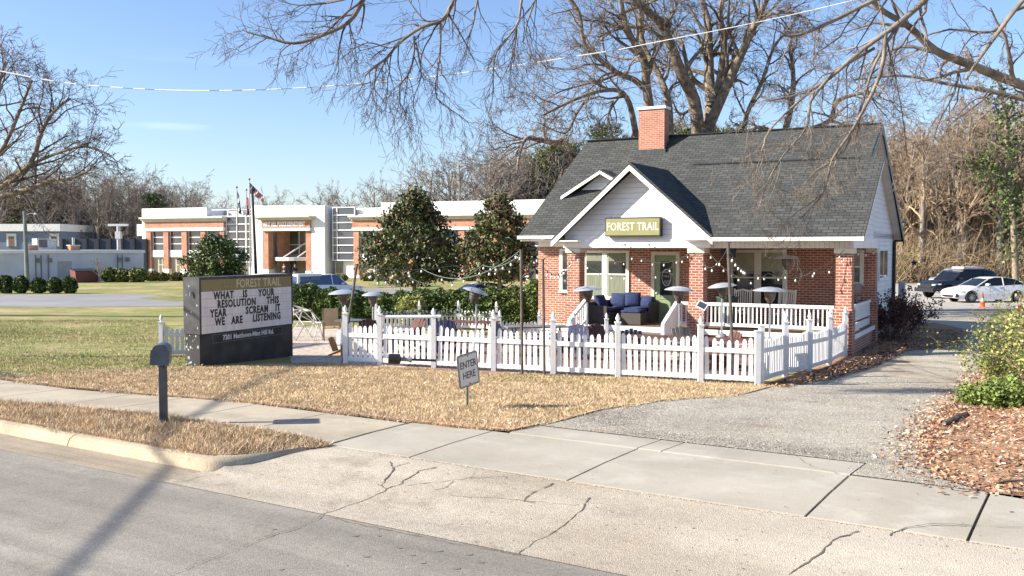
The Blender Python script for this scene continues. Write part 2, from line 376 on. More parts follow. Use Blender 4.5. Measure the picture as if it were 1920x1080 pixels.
M_FOREST = ground_mat('forest_floor', [((.22, .15, .09), 0, 0, 0), ((.32, .23, .15), .3, .45, .6), ((.14, .12, .06), .8, .55, .7)], .6, 12)

# tyre-polished lanes and drips drawn out along the street
def streaks(m, lo, hi, sx=.12, sy=2.6):
    n = m.node_tree.nodes; l = m.node_tree.links; b = n['Principled BSDF']; t = [k for k in n if k.type == 'TEX_COORD'][0]; src = b.inputs['Base Color'].links[0].from_socket
    m1 = n.new('ShaderNodeMapping'); m1.inputs['Rotation'].default_value = (0, 0, R(32.2)); m2 = n.new('ShaderNodeMapping'); m2.inputs['Scale'].default_value = (sx, sy, 1)
    nz = n.new('ShaderNodeTexNoise'); nz.inputs['Scale'].default_value = 1; nz.inputs['Detail'].default_value = 6; nz.inputs['Roughness'].default_value = .6
    l.new(t.outputs['Object'], m1.inputs[0]); l.new(m1.outputs[0], m2.inputs[0]); l.new(m2.outputs[0], nz.inputs[0])
    mr = n.new('ShaderNodeMapRange'); mr.inputs[1].default_value = .3; mr.inputs[2].default_value = .7; mr.inputs[3].default_value = lo; mr.inputs[4].default_value = hi; l.new(nz.outputs[0], mr.inputs[0])
    mm = n.new('ShaderNodeMixRGB'); mm.blend_type = 'MULTIPLY'; mm.inputs[0].default_value = 1; l.new(src, mm.inputs[1]); l.new(mr.outputs[0], mm.inputs[2]); l.new(mm.outputs[0], b.inputs['Base Color'])
streaks(M_ASPH, .80, 1.16); streaks(M_APRON, .86, 1.12, .3, 2.); streaks(M_GUT, .78, 1.12, .5, 6); streaks(M_WALK, .90, 1.08, .6, 1.2); streaks(M_WALK2, .90, 1.07, .5, 1.0); streaks(M_GRAV, .82, 1.12, .5, .9)
# overexposed brightness of the right side, mixed into the worn apron's colour
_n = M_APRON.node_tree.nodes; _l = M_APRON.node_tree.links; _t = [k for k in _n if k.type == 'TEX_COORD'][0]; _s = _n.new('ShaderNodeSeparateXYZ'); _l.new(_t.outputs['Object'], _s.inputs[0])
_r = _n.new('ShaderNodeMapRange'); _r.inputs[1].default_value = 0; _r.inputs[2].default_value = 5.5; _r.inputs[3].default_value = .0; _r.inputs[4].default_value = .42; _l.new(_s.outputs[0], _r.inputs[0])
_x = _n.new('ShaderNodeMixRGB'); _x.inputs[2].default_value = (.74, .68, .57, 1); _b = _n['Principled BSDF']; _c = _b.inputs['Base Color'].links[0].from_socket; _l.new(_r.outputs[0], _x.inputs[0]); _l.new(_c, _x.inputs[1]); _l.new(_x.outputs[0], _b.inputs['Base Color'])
# fix the floor-brick mapping (x, y)
_n = M_PAVER.node_tree.nodes; _l = M_PAVER.node_tree.links
_t = [k for k in _n if k.type == 'TEX_COORD'][0]; _b = [k for k in _n if k.type == 'TEX_BRICK'][0]; _l.new(_t.outputs['Object'], _b.inputs[0])

# the one ground sheet, lying a little below every overlay
def under(X, Y):
    s, q = sq(X, Y); z = gz(X, Y) - .05*(1 - sst(12.0, 12.15, q)) - .25*(1 - sst(10.4, 11.0, q)) - .15*sst(53, 56, Y)*(1 - sst(84, 86, Y))*sst(-13, -11, X)*(1 - sst(9, 10.5, X)); return z
def grid_ground():
    xs = np.concatenate([[-900, -400, -200, -120, -80, -60, -45], np.arange(-36, 36.1, 1.0), [45, 60, 80, 120, 200, 400, 900]])
    ys = np.concatenate([[-60, -30, -12, -6], np.arange(-2, 96.1, 1.0), [100, 115, 130, 180, 300, 600, 1500]])
    X, Y = np.meshgrid(xs, ys); Z = under(X, Y); nx = len(xs); ny = len(ys)
    V = np.stack([X.ravel(), Y.ravel(), Z.ravel()], 1)
    i, j = np.meshgrid(np.arange(nx-1), np.arange(ny-1)); a = (j*nx + i).ravel()
    me = bpy.data.meshes.new('ground'); me.from_pydata(V.tolist(), [], np.stack([a, a+1, a+nx+1, a+nx], 1).tolist())
    me.materials.append(M_LAWN); me.polygons.foreach_set('use_smooth', [True]*len(me.polygons))
    o = bpy.data.objects.new('ground', me); COL.objects.link(o); return struct(o)
grid_ground()
def XY(p): return (p[0], p[1])
QW0, QW1 = 9.25, 11.0
def swc(s): return -.65*float(sst(-12.5, -16.5, s))          # the pavement swings towards the kerb on the left
sheet('road', [XY(SQ(-70, 7.25)), XY(SQ(-70, -14)), XY(SQ(40, -14)), XY(SQ(40, 7.25))], .0, M_ASPH, 4)
sheet('gutter', [XY(SQ(-70, 7.10)), XY(SQ(-9.35, 7.10)), XY(SQ(-9.35, 7.72)), XY(SQ(-70, 7.72))], .004, M_GUT, 3, zf=lambda X, Y: np.zeros(len(X)))
# kerb with rounded nose, in segments
def kerb():
    mb = MB(); prof = [(7.70, -.03), (7.715, .03), (7.75, .10), (7.80, .135), (7.86, .148), (7.97, .15), (7.97, .05)]
    def seg(s0, s1, h0=1., h1=1., dq0=0, dq1=0):
        n = max(1, int((s1-s0)/.4)); rows = []
        for i in range(n+1):
            f = i/n; s = s0+(s1-s0)*f; h = h0+(h1-h0)*f; dq = dq0+(dq1-dq0)*f
            rows.append([SQ(s, q+dq, z*h if z > 0 else z) for q, z in prof])
        k = len(mb.v)
        for r in rows: mb.v += [tuple(p) for p in r]
        m = len(prof)
        for i in range(n):
            for j in range(m-1): a = k+i*m+j; mb.face([a, a+m, a+m+1, a+1])
        mb.face([k+j for j in range(m)]); mb.face([k+n*m+j for j in reversed(range(m))])
    s = -60
    while s < -12.6: seg(s, min(s+3.0, -12.16)); s += 3.015
    seg(-12.14, -9.36)
    return struct(mb.build('kerb', M_KERB, smooth=False))
kerb()
def kflare():                                                # dropped kerb that curves back along the apron's flare
    mb = MB(); n = 10; rows = []
    for i in range(n+1):
        f = i/n; s = -9.33 + .62*f; q = 7.72 + 1.45*f*f; h = .148*(1-f)**.8*1.0
        g = float(gz(*XY(SQ(s, q)))); w = .24
        rows.append([SQ(s, q-.06, min(g, .02) - .02), SQ(s, q, max(h*.9, .02)+.0), SQ(s, q+.07, h+.02+.06*f), SQ(s, q+w, h+.02+.11*f)])
    for r in rows: mb.v += [tuple(p) for p in r]
    for i in range(n):
        for j in range(3): a = i*4+j; mb.face([a, a+4, a+5, a+1])
    return struct(mb.build('kerb_ramp', M_KERB, smooth=True))
kflare()
# apron between road and pavement, cracked
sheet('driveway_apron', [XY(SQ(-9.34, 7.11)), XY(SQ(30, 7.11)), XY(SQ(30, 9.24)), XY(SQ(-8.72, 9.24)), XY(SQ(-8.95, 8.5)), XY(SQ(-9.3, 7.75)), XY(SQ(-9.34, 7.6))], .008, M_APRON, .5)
# pavement slabs: each bay its own slab with a real joint gap
def bays(name, joints, q0, q1, m, slant=-.0, gap=.012, z0=.006, qoff=None):
    mb = MB()
    for a, b in zip(joints[:-1], joints[1:]):
        a += gap/2; b -= gap/2; n = max(1, int((b-a)/.5)); k = len(mb.v)
        for i in range(n+1):
            s = a+(b-a)*i/n; o = qoff(s) if qoff else 0
            for q in (q0+.004, q0+.03, (q0+q1)/2, q1-.03, q1-.004):
                p = SQ(s + slant*(q-q0), q+o); z = float(gz(p.x, p.y)) + z0 - (.008 if q in (q0+.004, q1-.004) else 0)
                mb.v.append((p.x, p.y, z))
            p0 = SQ(s+slant*0, q0+.004+o); p1 = SQ(s+slant*(q1-q0), q1-.004+o)
            mb.v.append((p0.x, p0.y, float(gz(p0.x, p0.y))-.06)); mb.v.append((p1.x, p1.y, float(gz(p1.x, p1.y))-.06))
        for i in range(n):
            r = k+i*7
            for j in range(4): mb.face([r+j, r+7+j, r+8+j, r+1+j])
            mb.face([r+5, r+12, r+7, r]); mb.face([r+4, r+11, r+13, r+6])
        for i in (0, n):
            r = k+i*7; mb.face([r+5, r, r+1, r+2, r+3, r+4, r+6])
    return struct(mb.build(name, m))
J = [-60 + 1.62*i for i in range(30)]; J = [s for s in J if s < -14.5] + [-13.55, -11.95, -10.35, -8.76]
bays('sidewalk', J, QW0, QW1, M_WALK, qoff=swc, gap=.024)
bays('driveway_crossing', [-8.73, -7.35, -5.1, -2.44, -1.0, .6, 2.2, 3.9, 5.6, 8, 12, 16, 22], 9.25, 11.17, M_WALK2, gap=.03)
bays('crossing_extension', [-7.1, -5.12, -4.78, -2.44], 11.185, 12.0, M_WALK2, gap=.02)
JOINT = mat('joint_dirt', (.08, .062, .045), .95, .4, 20)
sheet('joint_filling', [XY(SQ(-60, 9.0)), XY(SQ(-14, 9.0)), XY(SQ(-7.9, 9.2)), XY(SQ(25, 9.2)), XY(SQ(25, 11.3)), XY(SQ(-2, 12)), XY(SQ(-6.6, 12)), XY(SQ(-7.9, 11.1)), XY(SQ(-60, 11.1))], -.022, JOINT, 2)

# cracks in the old concrete and asphalt: thin dark sunken seams
def crack_mesh():
    rng = random.Random(5); mb = MB()
    def crack(px, w=.012, dz=.0125):
        P = [G(*p) for p in px]; out = []
        for a, b in zip(P[:-1], P[1:]):
            n = max(2, int((b-a).length/.09))
            for i in range(n):
                f = i/n; p = a.lerp(b, f); p += Vector((rng.gauss(0, .014), rng.gauss(0, .014), 0)); out.append(p)
        out.append(P[-1])
        for i in range(len(out)-1):
            a, b = out[i], out[i+1]; d = (b-a); d.z = 0
            if d.length < 1e-4: continue
            nrm = Vector((-d.y, d.x, 0)).normalized(); w0 = w*rng.uniform(.12, .75); w1 = w*rng.uniform(.12, .75)
            q = [a-nrm*w0/2, b-nrm*w1/2, b+nrm*w1/2, a+nrm*w0/2]
            mb.poly([(v.x, v.y, float(gz(v.x, v.y))+dz) for v in q])
            if rng.random() < .10 and w > .015:
                c_ = b + nrm*rng.choice((-1, 1))*w; e = c_ + nrm*rng.uniform(-.25, .25) + d.normalized()*rng.uniform(.05, .15); mb.poly([(v.x, v.y, float(gz(v.x, v.y))+dz) for v in (b-nrm*.002, e, b+nrm*.004)])
    A = crack
    A([(733,866),(735,882),(730,895),(713,913)], .035); A([(713,913),(724,918),(745,912)], .035); A([(745,912),(790,885),(817,878)], .04)
    A([(735,880),(752,873),(768,868)], .02); A([(724,918),(690,938),(663,945),(610,965),(560,990),(480,1012)], .018)
    A([(765,912),(830,904),(880,898),(945,895),(950,898)], .018); A([(815,920),(840,915),(850,903)], .018); A([(880,898),(890,886)], .01)
    A([(840,930),(980,940),(1040,946),(1080,950)], .01); A([(1036,908),(1000,925),(980,941),(1005,943)], .035)
    A([(1106,935),(1088,958),(1060,985),(1010,1015),(975,1037)], .022); A([(975,1037),(968,1043)], .03)
    A([(1608,998),(1590,1006),(1565,1015),(1540,1035),(1505,1062),(1478,1080)], .035); A([(1666,1007),(1700,992),(1738,984),(1800,985),(1818,986)], .03)
    A([(1818,986),(1870,988),(1920,990)], .01)
    A([(1490,855),(1520,875),(1575,890)], .012); A([(325,908),(390,892)], .012)
    A([(380,1056),(330,1076),(315,1080)], .015); A([(380,1056),(520,1000)], .015)
    A([(613,971),(700,990),(860,1022),(967,1042)], .018, .0125)
    return struct(mb.build('pavement_cracks', mat('crack_dark', (.13, .105, .08), .95, .4, 10)))
crack_mesh()

# driveway gravel up to the rear lot
drive = [G(955,789), G(1055,788), G(1080,781), G(1130,768), G(1240,752), G(1330,745), G(1400,738), G(1440,727), G(1510,715), G(1570,703), G(1610,690), G(1660,665), G(1700,630)]
drive = [XY(p) for p in drive] + [(15.5, 36), (16.5, 40), (14, 43), (-2, 46), (-2, 70), (30, 92), (80, 92), (80, 52), (27, 52)] + \
        [XY(G(*p)) for p in [(1850,600), (1855,650), (1845,700), (1820,735), (1780,760), (1745,790), (1725,830), (1722,865), (1770,900), (1850,925), (1920,937)]]
drive += [XY(SQ(2.6, 11.19)), XY(SQ(-2.43, 11.19)), XY(SQ(-2.43, 12.02)), XY(SQ(-7.05, 12.02))]
sheet('gravel_driveway', drive, .006, M_GRAV, 2)
sheet('rear_parking_lot', [(13, 47), (8, 60), (20, 84), (70, 84), (70, 50), (27, 49.5)], .014, M_LOT, 6)
sheet('dry_front_lawn', [XY(SQ(-40, 11.0)), XY(SQ(-16.5, 11-.6)), XY(SQ(-12.5, 11.02)), XY(SQ(-8, 11.1)), XY(SQ(-7, 11.3)), XY(G(955,789)), XY(G(1055,788)), XY(G(1130,768)), XY(G(1240,752)), XY(G(1400,738)), XY(G(1440,727)),
       XY(G(1420,723)), XY(G(1158,708)), XY(G(925,700)), XY(G(648,683)), XY(G(380,690)), XY(G(200,700)), XY(G(0,712))], .004, M_DRY, 1)
sheet('verge', [XY(SQ(-60, 7.97)), XY(SQ(-9.35, 7.97)), XY(SQ(-8.8, 9.2)), XY(SQ(-12.5, 9.23)), XY(SQ(-16.5, 8.6)), XY(SQ(-60, 8.6))], .006, M_DRY, .5)
sheet('leaf_litter_bank', [XY(G(*p)) for p in [(1725,868), (1722,830), (1745,790), (1780,760), (1820,735), (1845,700), (1850,660)]] + [(27, 49), (60, 40), (40, 14), XY(SQ(12, 11.2)), XY(SQ(2.7, 11.22)), XY(G(1850,925)), XY(G(1770,900))], .016, M_LITTER, 1)
YARD = [XY(G(648,682)), XY(G(813,692)), XY(G(925,703)), XY(G(1158,708)), XY(G(1420,721)), XY(G(1584,668)), (9.8, 27.6), (.5, 33), (-3, 37.5), (-9.5, 37), (-10, 31), (-7.5, 25.5)]
sheet('brick_patio', [XY(G(760,690)), XY(G(925,702)), XY(G(1158,706)), XY(G(1415,718)), (9.8, 27.4), (1, 32.3), (-3, 34)], .010, M_PAVER, 2)
sheet('wood_chip_bed', [XY(G(548,682)), XY(G(600,680)), XY(G(760,690)), (-3, 34), (-4, 37), (-8.5, 37), (-7.6, 31)], .010, M_CHIP, 2)
sheet('side_road', [(-60, 48), (-40, 49.5), (-20, 51), (-13.5, 52.5), (-11, 56), (-12, 63), (-20, 65), (-40, 63.5), (-60, 62), (-120, 60), (-120, 46)], .012, M_SIDEROAD, 6)
sheet('police_parking_lot', [(-14, 60), (-12, 56), (0, 52), (10, 54), (12, 80), (-16, 86)], .012, M_SIDEROAD, 6)
sheet('forest_floor', [(8, 86), (20, 84), (70, 83), (75, 40), (200, 30), (300, 300), (-10, 300), (0, 100)], .02, M_FOREST, 40)
# soft soil line where the grass meets the pavement
sheet('bare_soil_edge', [XY(SQ(-12.5, 11.0)), XY(SQ(-7.9, 11.05)), XY(SQ(-7.3, 11.3)), XY(SQ(-7.12, 11.9)), XY(SQ(-7.5, 11.9)), XY(SQ(-8.4, 11.45)), XY(SQ(-10.5, 11.3))], .010, mat('red_clay', (.38, .20, .11), .95, .3, 4, bump=.5), .5)

# ---- grass blades, litter and stones (uncountable: stuff)
def blades(name, poly, n, h, w, mats, wts, seed, lean=.6, mask=None, dz=0, clump=.25):
    rng = np.random.default_rng(seed); P = scatter(poly, int(n), rng)
    if clump: P = P + rng.normal(0, .02, P.shape)
    if mask is not None: P = P[mask(P, rng)]
    N = len(P); z = gz(P[:, 0], P[:, 1]) + dz
    hh = h*rng.uniform(.35, 1.25, N)*(1 + clump*np.sin(P[:, 0]*3.1 + 2*np.sin(P[:, 1]*2.3))*np.cos(P[:, 1]*3.7))
    a = rng.uniform(0, 2*np.pi, N); ln = rng.uniform(0, lean, N)*hh*1.4; b = rng.uniform(0, 2*np.pi, N)
    B = np.stack([P[:, 0], P[:, 1], z], 1); W = np.stack([np.cos(a), np.sin(a), 0*a], 1)*w/2
    T = B + np.stack([np.cos(b)*ln, np.sin(b)*ln, hh], 1)
    V = np.stack([B-W, B+W, T], 1).reshape(-1, 3)
    o = npmesh(name, V, 3, mats, mi=rng.choice(len(mats), N, p=wts)); o['kind'] = 'stuff'; return o
GTAN = mat('dry_blade', (.60, .46, .30), .9, .2, 2, island=.45)
GTAN2 = mat('pale_blade', (.72, .60, .43), .9, .15, 2, island=.35)
GBRN = mat('brown_blade', (.40, .26, .14), .9, .2, 2, island=.45)
GGRN = mat('green_blade', (.21, .23, .075), .8, .25, 2, island=.45)
GOLV = mat('olive_blade', (.36, .34, .12), .85, .25, 2, island=.45)
verge = [XY(SQ(-24, 7.93)), XY(SQ(-9.45, 7.93)), XY(SQ(-9.15, 8.4)), XY(SQ(-8.65, 9.22)), XY(SQ(-9.2, 9.35)), XY(SQ(-12.5, 9.33)), XY(SQ(-16.5, 8.7)), XY(SQ(-24, 8.7))]
tag(blades('verge_grass', verge, 60000, .085, .012, [GTAN, GTAN2, GBRN, GGRN], [.42, .2, .33, .05], 1, 1.1), 'thick dry tan grass on the strip between kerb and sidewalk', 'grass')
def thin(P, rng):
    k = np.sin(P[:, 0]*2.1 + 1.7*np.sin(P[:, 1]*1.3)) + np.sin(P[:, 1]*3.3 - P[:, 0]*1.1) + .8*np.sin(P[:, 0]*7 + P[:, 1]*5.3); return rng.uniform(-2.2, 1.6, len(P)) < k + 1.3
front = [XY(SQ(-22, 11-.65)), XY(SQ(-16.5, 11-.63)), XY(SQ(-12.5, 11.0)), XY(SQ(-7.9, 11.1)), XY(SQ(-7.2, 11.25)), XY(SQ(-7.1, 12.0)), XY(G(1055,789)), XY(G(1080,781)), XY(G(1130,768)), XY(G(1240,752)), XY(G(1330,745)), XY(G(1400,738)), XY(G(1440,726)),
       XY(G(1420,722)), XY(G(1158,707)), XY(G(925,700)), XY(G(648,682)), XY(G(380,688)), XY(G(200,694)), XY(G(0,706))]
tag(blades('lawn_grass', front, 190000, .05, .011, [GTAN, GTAN2, GBRN, GOLV], [.42, .2, .25, .13], 2, 1.1, thin), 'short dry tan grass in front of the picket fence', 'grass')
gl = [XY(G(-200,714)), XY(G(0,708)), XY(G(200,697)), XY(G(360,690)), XY(G(352,640)), XY(G(300,600)), XY(G(-200,600))]
def patchy(P, rng):
    k = np.sin(P[:, 0]*.55 + 1.3*np.sin(P[:, 1]*.4)) + np.sin(P[:, 1]*.8 + P[:, 0]*.3); return rng.uniform(-1.6, 2.2, len(P)) < k + .8
tag(blades('green_grass', gl, 120000, .045, .014, [GGRN, GOLV, GTAN], [.42, .4, .18], 3, 1., patchy), 'short green winter grass beside the road sign', 'grass')
gw = [XY(G(950,700)), XY(G(1180,711)), XY(G(1180,722)), XY(G(900,716))]
tag(blades('green_weeds', gw, 2600, .05, .02, [GGRN, GOLV], [.6, .4], 9, 1.2, patchy), 'green weedy tufts along the foot of the front fence', 'weeds')
def scatter_leaves(name, poly, n, size, mats, wts, seed, lift=.02, mask=None):
    rng = np.random.default_rng(seed); P = scatter(poly, int(n), rng)
    if mask is not None: P = P[mask(P, rng)]
    z = gz(P[:, 0], P[:, 1]) + rng.uniform(.008, lift, len(P))
    V = leaves(np.stack([P[:, 0], P[:, 1], z], 1), size, rng, up=1.5, aspect=.5)
    o = npmesh(name, V, 4, mats, mi=rng.choice(len(mats), len(P), p=wts)); o['kind'] = 'stuff'; return o
LRED = mat('red_brown_leaf', (.42, .21, .12), .8, .2, 2, island=.4); LTAN = mat('tan_leaf', (.55, .36, .22), .8, .2, 2, island=.3)
LPAL = mat('bleached_leaf', (.68, .58, .48), .8, .1, 2, island=.2); LDRK = mat('dark_leaf', (.14, .08, .05), .9, .2, 2, island=.3)
LGRN = mat('ivy_leaf', (.16, .22, .05), .6, .2, 2, island=.45)
bank = [XY(G(*p)) for p in [(1920,936), (1850,922), (1770,897), (1728,866), (1718,830), (1740,792), (1776,760), (1815,735), (1838,700), (1850,660), (1870,620), (2100,640), (2200,940)]]
tag(scatter_leaves('fallen_leaves', bank, 30000, .04, [LRED, LTAN, LPAL, LDRK], [.42, .30, .1, .18], 4, .05), 'red brown fallen leaves covering the bank right of the driveway', 'leaves')
edge = [XY(G(*p)) for p in [(1425,724), (1500,708), (1590,676), (1610,672), (1690,640), (1710,650), (1640,690), (1560,712), (1470,728)]]
tag(scatter_leaves('dead_leaves', edge, 4200, .045, [LRED, LTAN, LDRK], [.35, .25, .4], 6, .04), 'dead leaves drifted along the foot of the side fence', 'leaves')
sparse = [XY(p) for p in (SQ(-18, 11.2), SQ(-6, 12.5), G(1440,727), G(640,684), G(0,700))]
tag(scatter_leaves('scattered_leaves', front, 1500, .03, [LRED, LTAN, LPAL], [.4, .4, .2], 7, .06), 'scattered fallen leaves lying on the dry front lawn', 'leaves')
# loose stones on the drive
def stones():
    rng = np.random.default_rng(8); near = [XY(SQ(-6.9, 12.03)), XY(SQ(-2.5, 12.03)), XY(SQ(-2.4, 11.2)), XY(SQ(1.9, 11.2)), XY(G(1722,865)), XY(G(1745,790)), XY(G(1820,735)), XY(G(1640,700)), XY(G(1440,730)), XY(G(1240,755))]
    P = scatter(near, 30000, rng); P = P + rng.normal(0, .10, P.shape); s, q = sq(P[:, 0], P[:, 1]); N = len(P); z = gz(P[:, 0], P[:, 1])
    r = rng.uniform(.003, .0105, N); C = np.stack([P[:, 0], P[:, 1], z + .008], 1)
    a = rng.uniform(0, 6.28, N); ax = np.stack([np.cos(a), np.sin(a), 0*a], 1)*r[:, None]; ay = np.stack([-np.sin(a), np.cos(a), 0*a], 1)*r[:, None]*rng.uniform(.5, 1, N)[:, None]
    up = np.stack([0*r, 0*r, r*.9], 1)
    c = [C-ax-ay, C+ax-ay, C+ax+ay, C-ax+ay]; t = C+up
    V = np.stack([c[0], c[1], t, c[1], c[2], t, c[2], c[3], t, c[3], c[0], t], 1).reshape(-1, 3)
    m1 = mat('pale_stone', (.44, .41, .35), .9, .1, 3, island=.4); m2 = mat('grey_stone', (.27, .26, .25), .9, .1, 3, island=.4)
    o = npmesh('gravel_stones', V, 3, [m1, m2], mi=np.repeat(rng.choice(2, N, p=[.4, .6]), 4)); o['kind'] = 'stuff'; return o
tag(stones(), 'loose pale gravel stones strewn over the driveway', 'gravel')

# ragged borders: grass and debris creeping over the pavement edges, grit in the gutter
def edge_line(name, label, pts, n, off, h, mats, wts, seed, cat='grass'):
    rng = np.random.default_rng(seed); P = np.array([q[:2] for q in pts]); seg = np.linalg.norm(P[1:]-P[:-1], axis=1); c = np.concatenate([[0], np.cumsum(seg)]); u = rng.uniform(0, c[-1], n)
    X = np.interp(u, c, P[:, 0]); Y = np.interp(u, c, P[:, 1]); k = (.5+.5*np.sin(u*2.3+seed))*(.5+.5*np.sin(u*5.1)); r = rng.normal(0, 1, n)*off*(.35+1.2*k); a = rng.uniform(0, 6.28, n)
    X = X + r*SA; Y = Y + r*CA; z = gz(X, Y) + .008; hh = h*rng.uniform(.3, 1.2, n); ln = hh*rng.uniform(.3, 1.8, n); w = .006
    B = np.stack([X, Y, z], 1); W = np.stack([-np.sin(a), np.cos(a), 0*a], 1)*w; T = B + np.stack([np.cos(a)*ln, np.sin(a)*ln, hh*.8], 1)
    o = npmesh(name, np.stack([B-W, B+W, T], 1).reshape(-1, 3), 3, mats, mi=rng.choice(len(mats), n, p=wts)); return tag(o, label, cat, kind='stuff')
edge_line('edge_grass', 'ragged dry grass creeping over the back edge of the sidewalk', [SQ(-24, 10.4), SQ(-16.5, 10.37), SQ(-14.5, 10.62), SQ(-12.5, 11.0), SQ(-7.9, 11.1), SQ(-7.15, 11.3), SQ(-7.1, 12.0)], 16000, .05, .05, [GTAN, GTAN2, GBRN], [.45, .25, .3], 31)
edge_line('edge_grass', 'ragged dry grass spilling over the kerb and the front edge of the sidewalk', [SQ(-24, 7.93), SQ(-9.4, 7.95), SQ(-9.1, 8.5), SQ(-8.65, 9.2), SQ(-9.2, 9.28), SQ(-12.5, 9.25), SQ(-16.5, 8.6), SQ(-24, 8.6)], 22000, .045, .06, [GTAN, GTAN2, GBRN], [.4, .25, .35], 32)
edge_line('edge_grass', 'thin dry grass fading into the gravel at the lawn edge', [G(1055,789), G(1080,781), G(1130,768), G(1240,752), G(1330,745), G(1400,738), G(1440,727)], 15000, .30, .03, [GTAN, GTAN2, GBRN, GOLV], [.4, .2, .3, .1], 33)
jb = [SQ(-7.9, 9.22), SQ(-3, 9.2), SQ(3, 9.2)]
edge_line('joint_debris', 'dry grass and grit caught in the joint between apron and sidewalk', jb, 1500, .02, .012, [GTAN, GBRN], [.5, .5], 34, 'debris')
def grit(name, label, poly, n, seed, r0=.003, r1=.012, m=None):
    rng = np.random.default_rng(seed); P = scatter(poly, n, rng); z = gz(P[:, 0], P[:, 1]) + .012; N = len(P)
    V = leaves(np.stack([P[:, 0], P[:, 1], z+.002], 1), r1, rng, 4, .7); return tag(npmesh(name, V, 4, m or [LDRK, LTAN, M_KERB], mi=rng.choice(3, N, p=[.4, .35, .25])), label, 'debris', kind='stuff')
grit('gutter_grit', 'small leaves and grit scattered in the gutter and over the apron', [XY(SQ(-20, 7.15)), XY(SQ(8, 7.15)), XY(SQ(8, 9.2)), XY(SQ(-8, 9.2)), XY(SQ(-9.4, 7.7)), XY(SQ(-20, 7.7))], 700, 41, r1=.011)
grit('sidewalk_grit', 'a few small leaves and crumbs on the sidewalk', [XY(SQ(-18, 9.3)), XY(SQ(8, 9.3)), XY(SQ(8, 11.1)), XY(SQ(-12, 10.9)), XY(SQ(-18, 10.2))], 260, 42, r1=.011)

sheet('shaded_soil', [XY(G(*p)) for p in [(1425,723), (1500,707), (1560,694), (1590,684), (1640,664)]] + [(14.6, 30.5), (17.6, 36), (18.0, 40), (15.2, 40), (9.95, 27.6), XY(G(1584,668))], .012, M_LITTER, 1)
tag(scatter_leaves('dead_leaves', [(9.9, 27.2), (14.4, 30.3), (17.2, 36), (15.2, 38.5)], 2600, .045, [LRED, LTAN, LDRK], [.3, .2, .5], 61, .04), 'dead leaves on the bare soil beside the right wall of the house', 'leaves')
def dark_stones():
    rng = np.random.default_rng(18); A_ = scatter([XY(SQ(-5.8, 12.05)), XY(SQ(-2.05, 12.05)), XY(SQ(-2.2, 12.7)), XY(SQ(-5.8, 12.5))], 4000, rng); B_ = scatter([XY(G(1060,788)), XY(G(1130,769)), XY(G(1250,753)), XY(G(1200,785)), XY(G(1180,805))], 3500, rng); P = np.concatenate([A_, B_]) + rng.normal(0, .16, (7500, 2)); N = len(P)
    s_, q_ = sq(P[:, 0], P[:, 1]); P = P[(q_ > 12.03)]; N = len(P); z = gz(P[:, 0], P[:, 1]) + .012
    V = leaves(np.stack([P[:, 0], P[:, 1], z], 1), .010, rng, 1.5, .8); return npmesh('dark_gravel', V, 4, mat('wet_gravel', (.27, .25, .22), .9, .2, 5, island=.4))
tag(dark_stones(), 'band of darker gravel along the edge of the sidewalk', 'gravel', kind='stuff')

def oil():
    rng = random.Random(12); mb = MB()
    for i in range(13):
        x = rng.uniform(440, 960); y = rng.uniform(985, 1075)
        if y < 842 + .21*x + 12: y = 842 + .21*x + rng.uniform(12, 60)
        p = G(x, y); r = rng.uniform(.012, .04); mb.poly([(p.x + r*1.2*math.cos(a)*rng.uniform(.7, 1.1), p.y + r*math.sin(a)*rng.uniform(.7, 1.1), .0045) for a in [2*math.pi*k/9 for k in range(9)]])
    return struct(mb.build('oil_spots', mat('oil_stain', (.20, .182, .15), .7, .2, 20)))
oil()

def drift(pts, n, off, seed):
    rng = np.random.default_rng(seed); P = np.array([q[:2] for q in pts]); seg = np.linalg.norm(P[1:]-P[:-1], axis=1); c = np.concatenate([[0], np.cumsum(seg)]); u = rng.uniform(0, c[-1], n)
    X = np.interp(u, c, P[:, 0]) + rng.normal(0, off, n); Y = np.interp(u, c, P[:, 1]) + rng.normal(0, off, n); z = gz(X, Y) + rng.uniform(.014, .04, n)
    return npmesh('drifted_leaves', leaves(np.stack([X, Y, z], 1), .035, rng, 1.5, .5), 4, [LRED, LTAN, LPAL, LDRK], mi=rng.choice(4, n, p=[.3, .35, .15, .2]))
tag(drift([G(*p) for p in [(1860,928), (1770,898), (1727,866), (1718,830), (1740,792), (1776,760), (1815,735), (1838,700)]], 3000, .22, 71), 'loose leaves drifting from the bank onto the gravel', 'leaves', kind='stuff')
# ================================================================== THE HOUSE
HA = R(28.8); HX, HY, HZ = 9.9, 27.5, -.4
def HW(t, d, z): return Vector((HX - t*math.cos(HA) + d*math.sin(HA), HY + t*math.sin(HA) + d*math.cos(HA), z))
def hbox(mb, t0, t1, d0, d1, z0, z1): return mb.box(-t1, -t0, d0, d1, z0, z1)
def hp(t, d, z): return (-t, d, z)
house = thing('brick_house', 'red brick bungalow with grey shingle roof and white gabled front porch', 'house', (HX, HY, HZ), -HA)
SPLIT = {'foundation', 'curtain', 'beam', 'soffit', 'gutter', 'eave_return', 'blind', 'pane', 'downspout', 'floor_trim', 'porch_floor', 'porch_ceiling', 'rear_wall'}
def hb(mb, name, m, par=None, label=None, smooth=False):
    o = mb.build(name, m, par or house, off=(0, 0, -HZ), smooth=smooth, label=label, split=name in SPLIT); return o
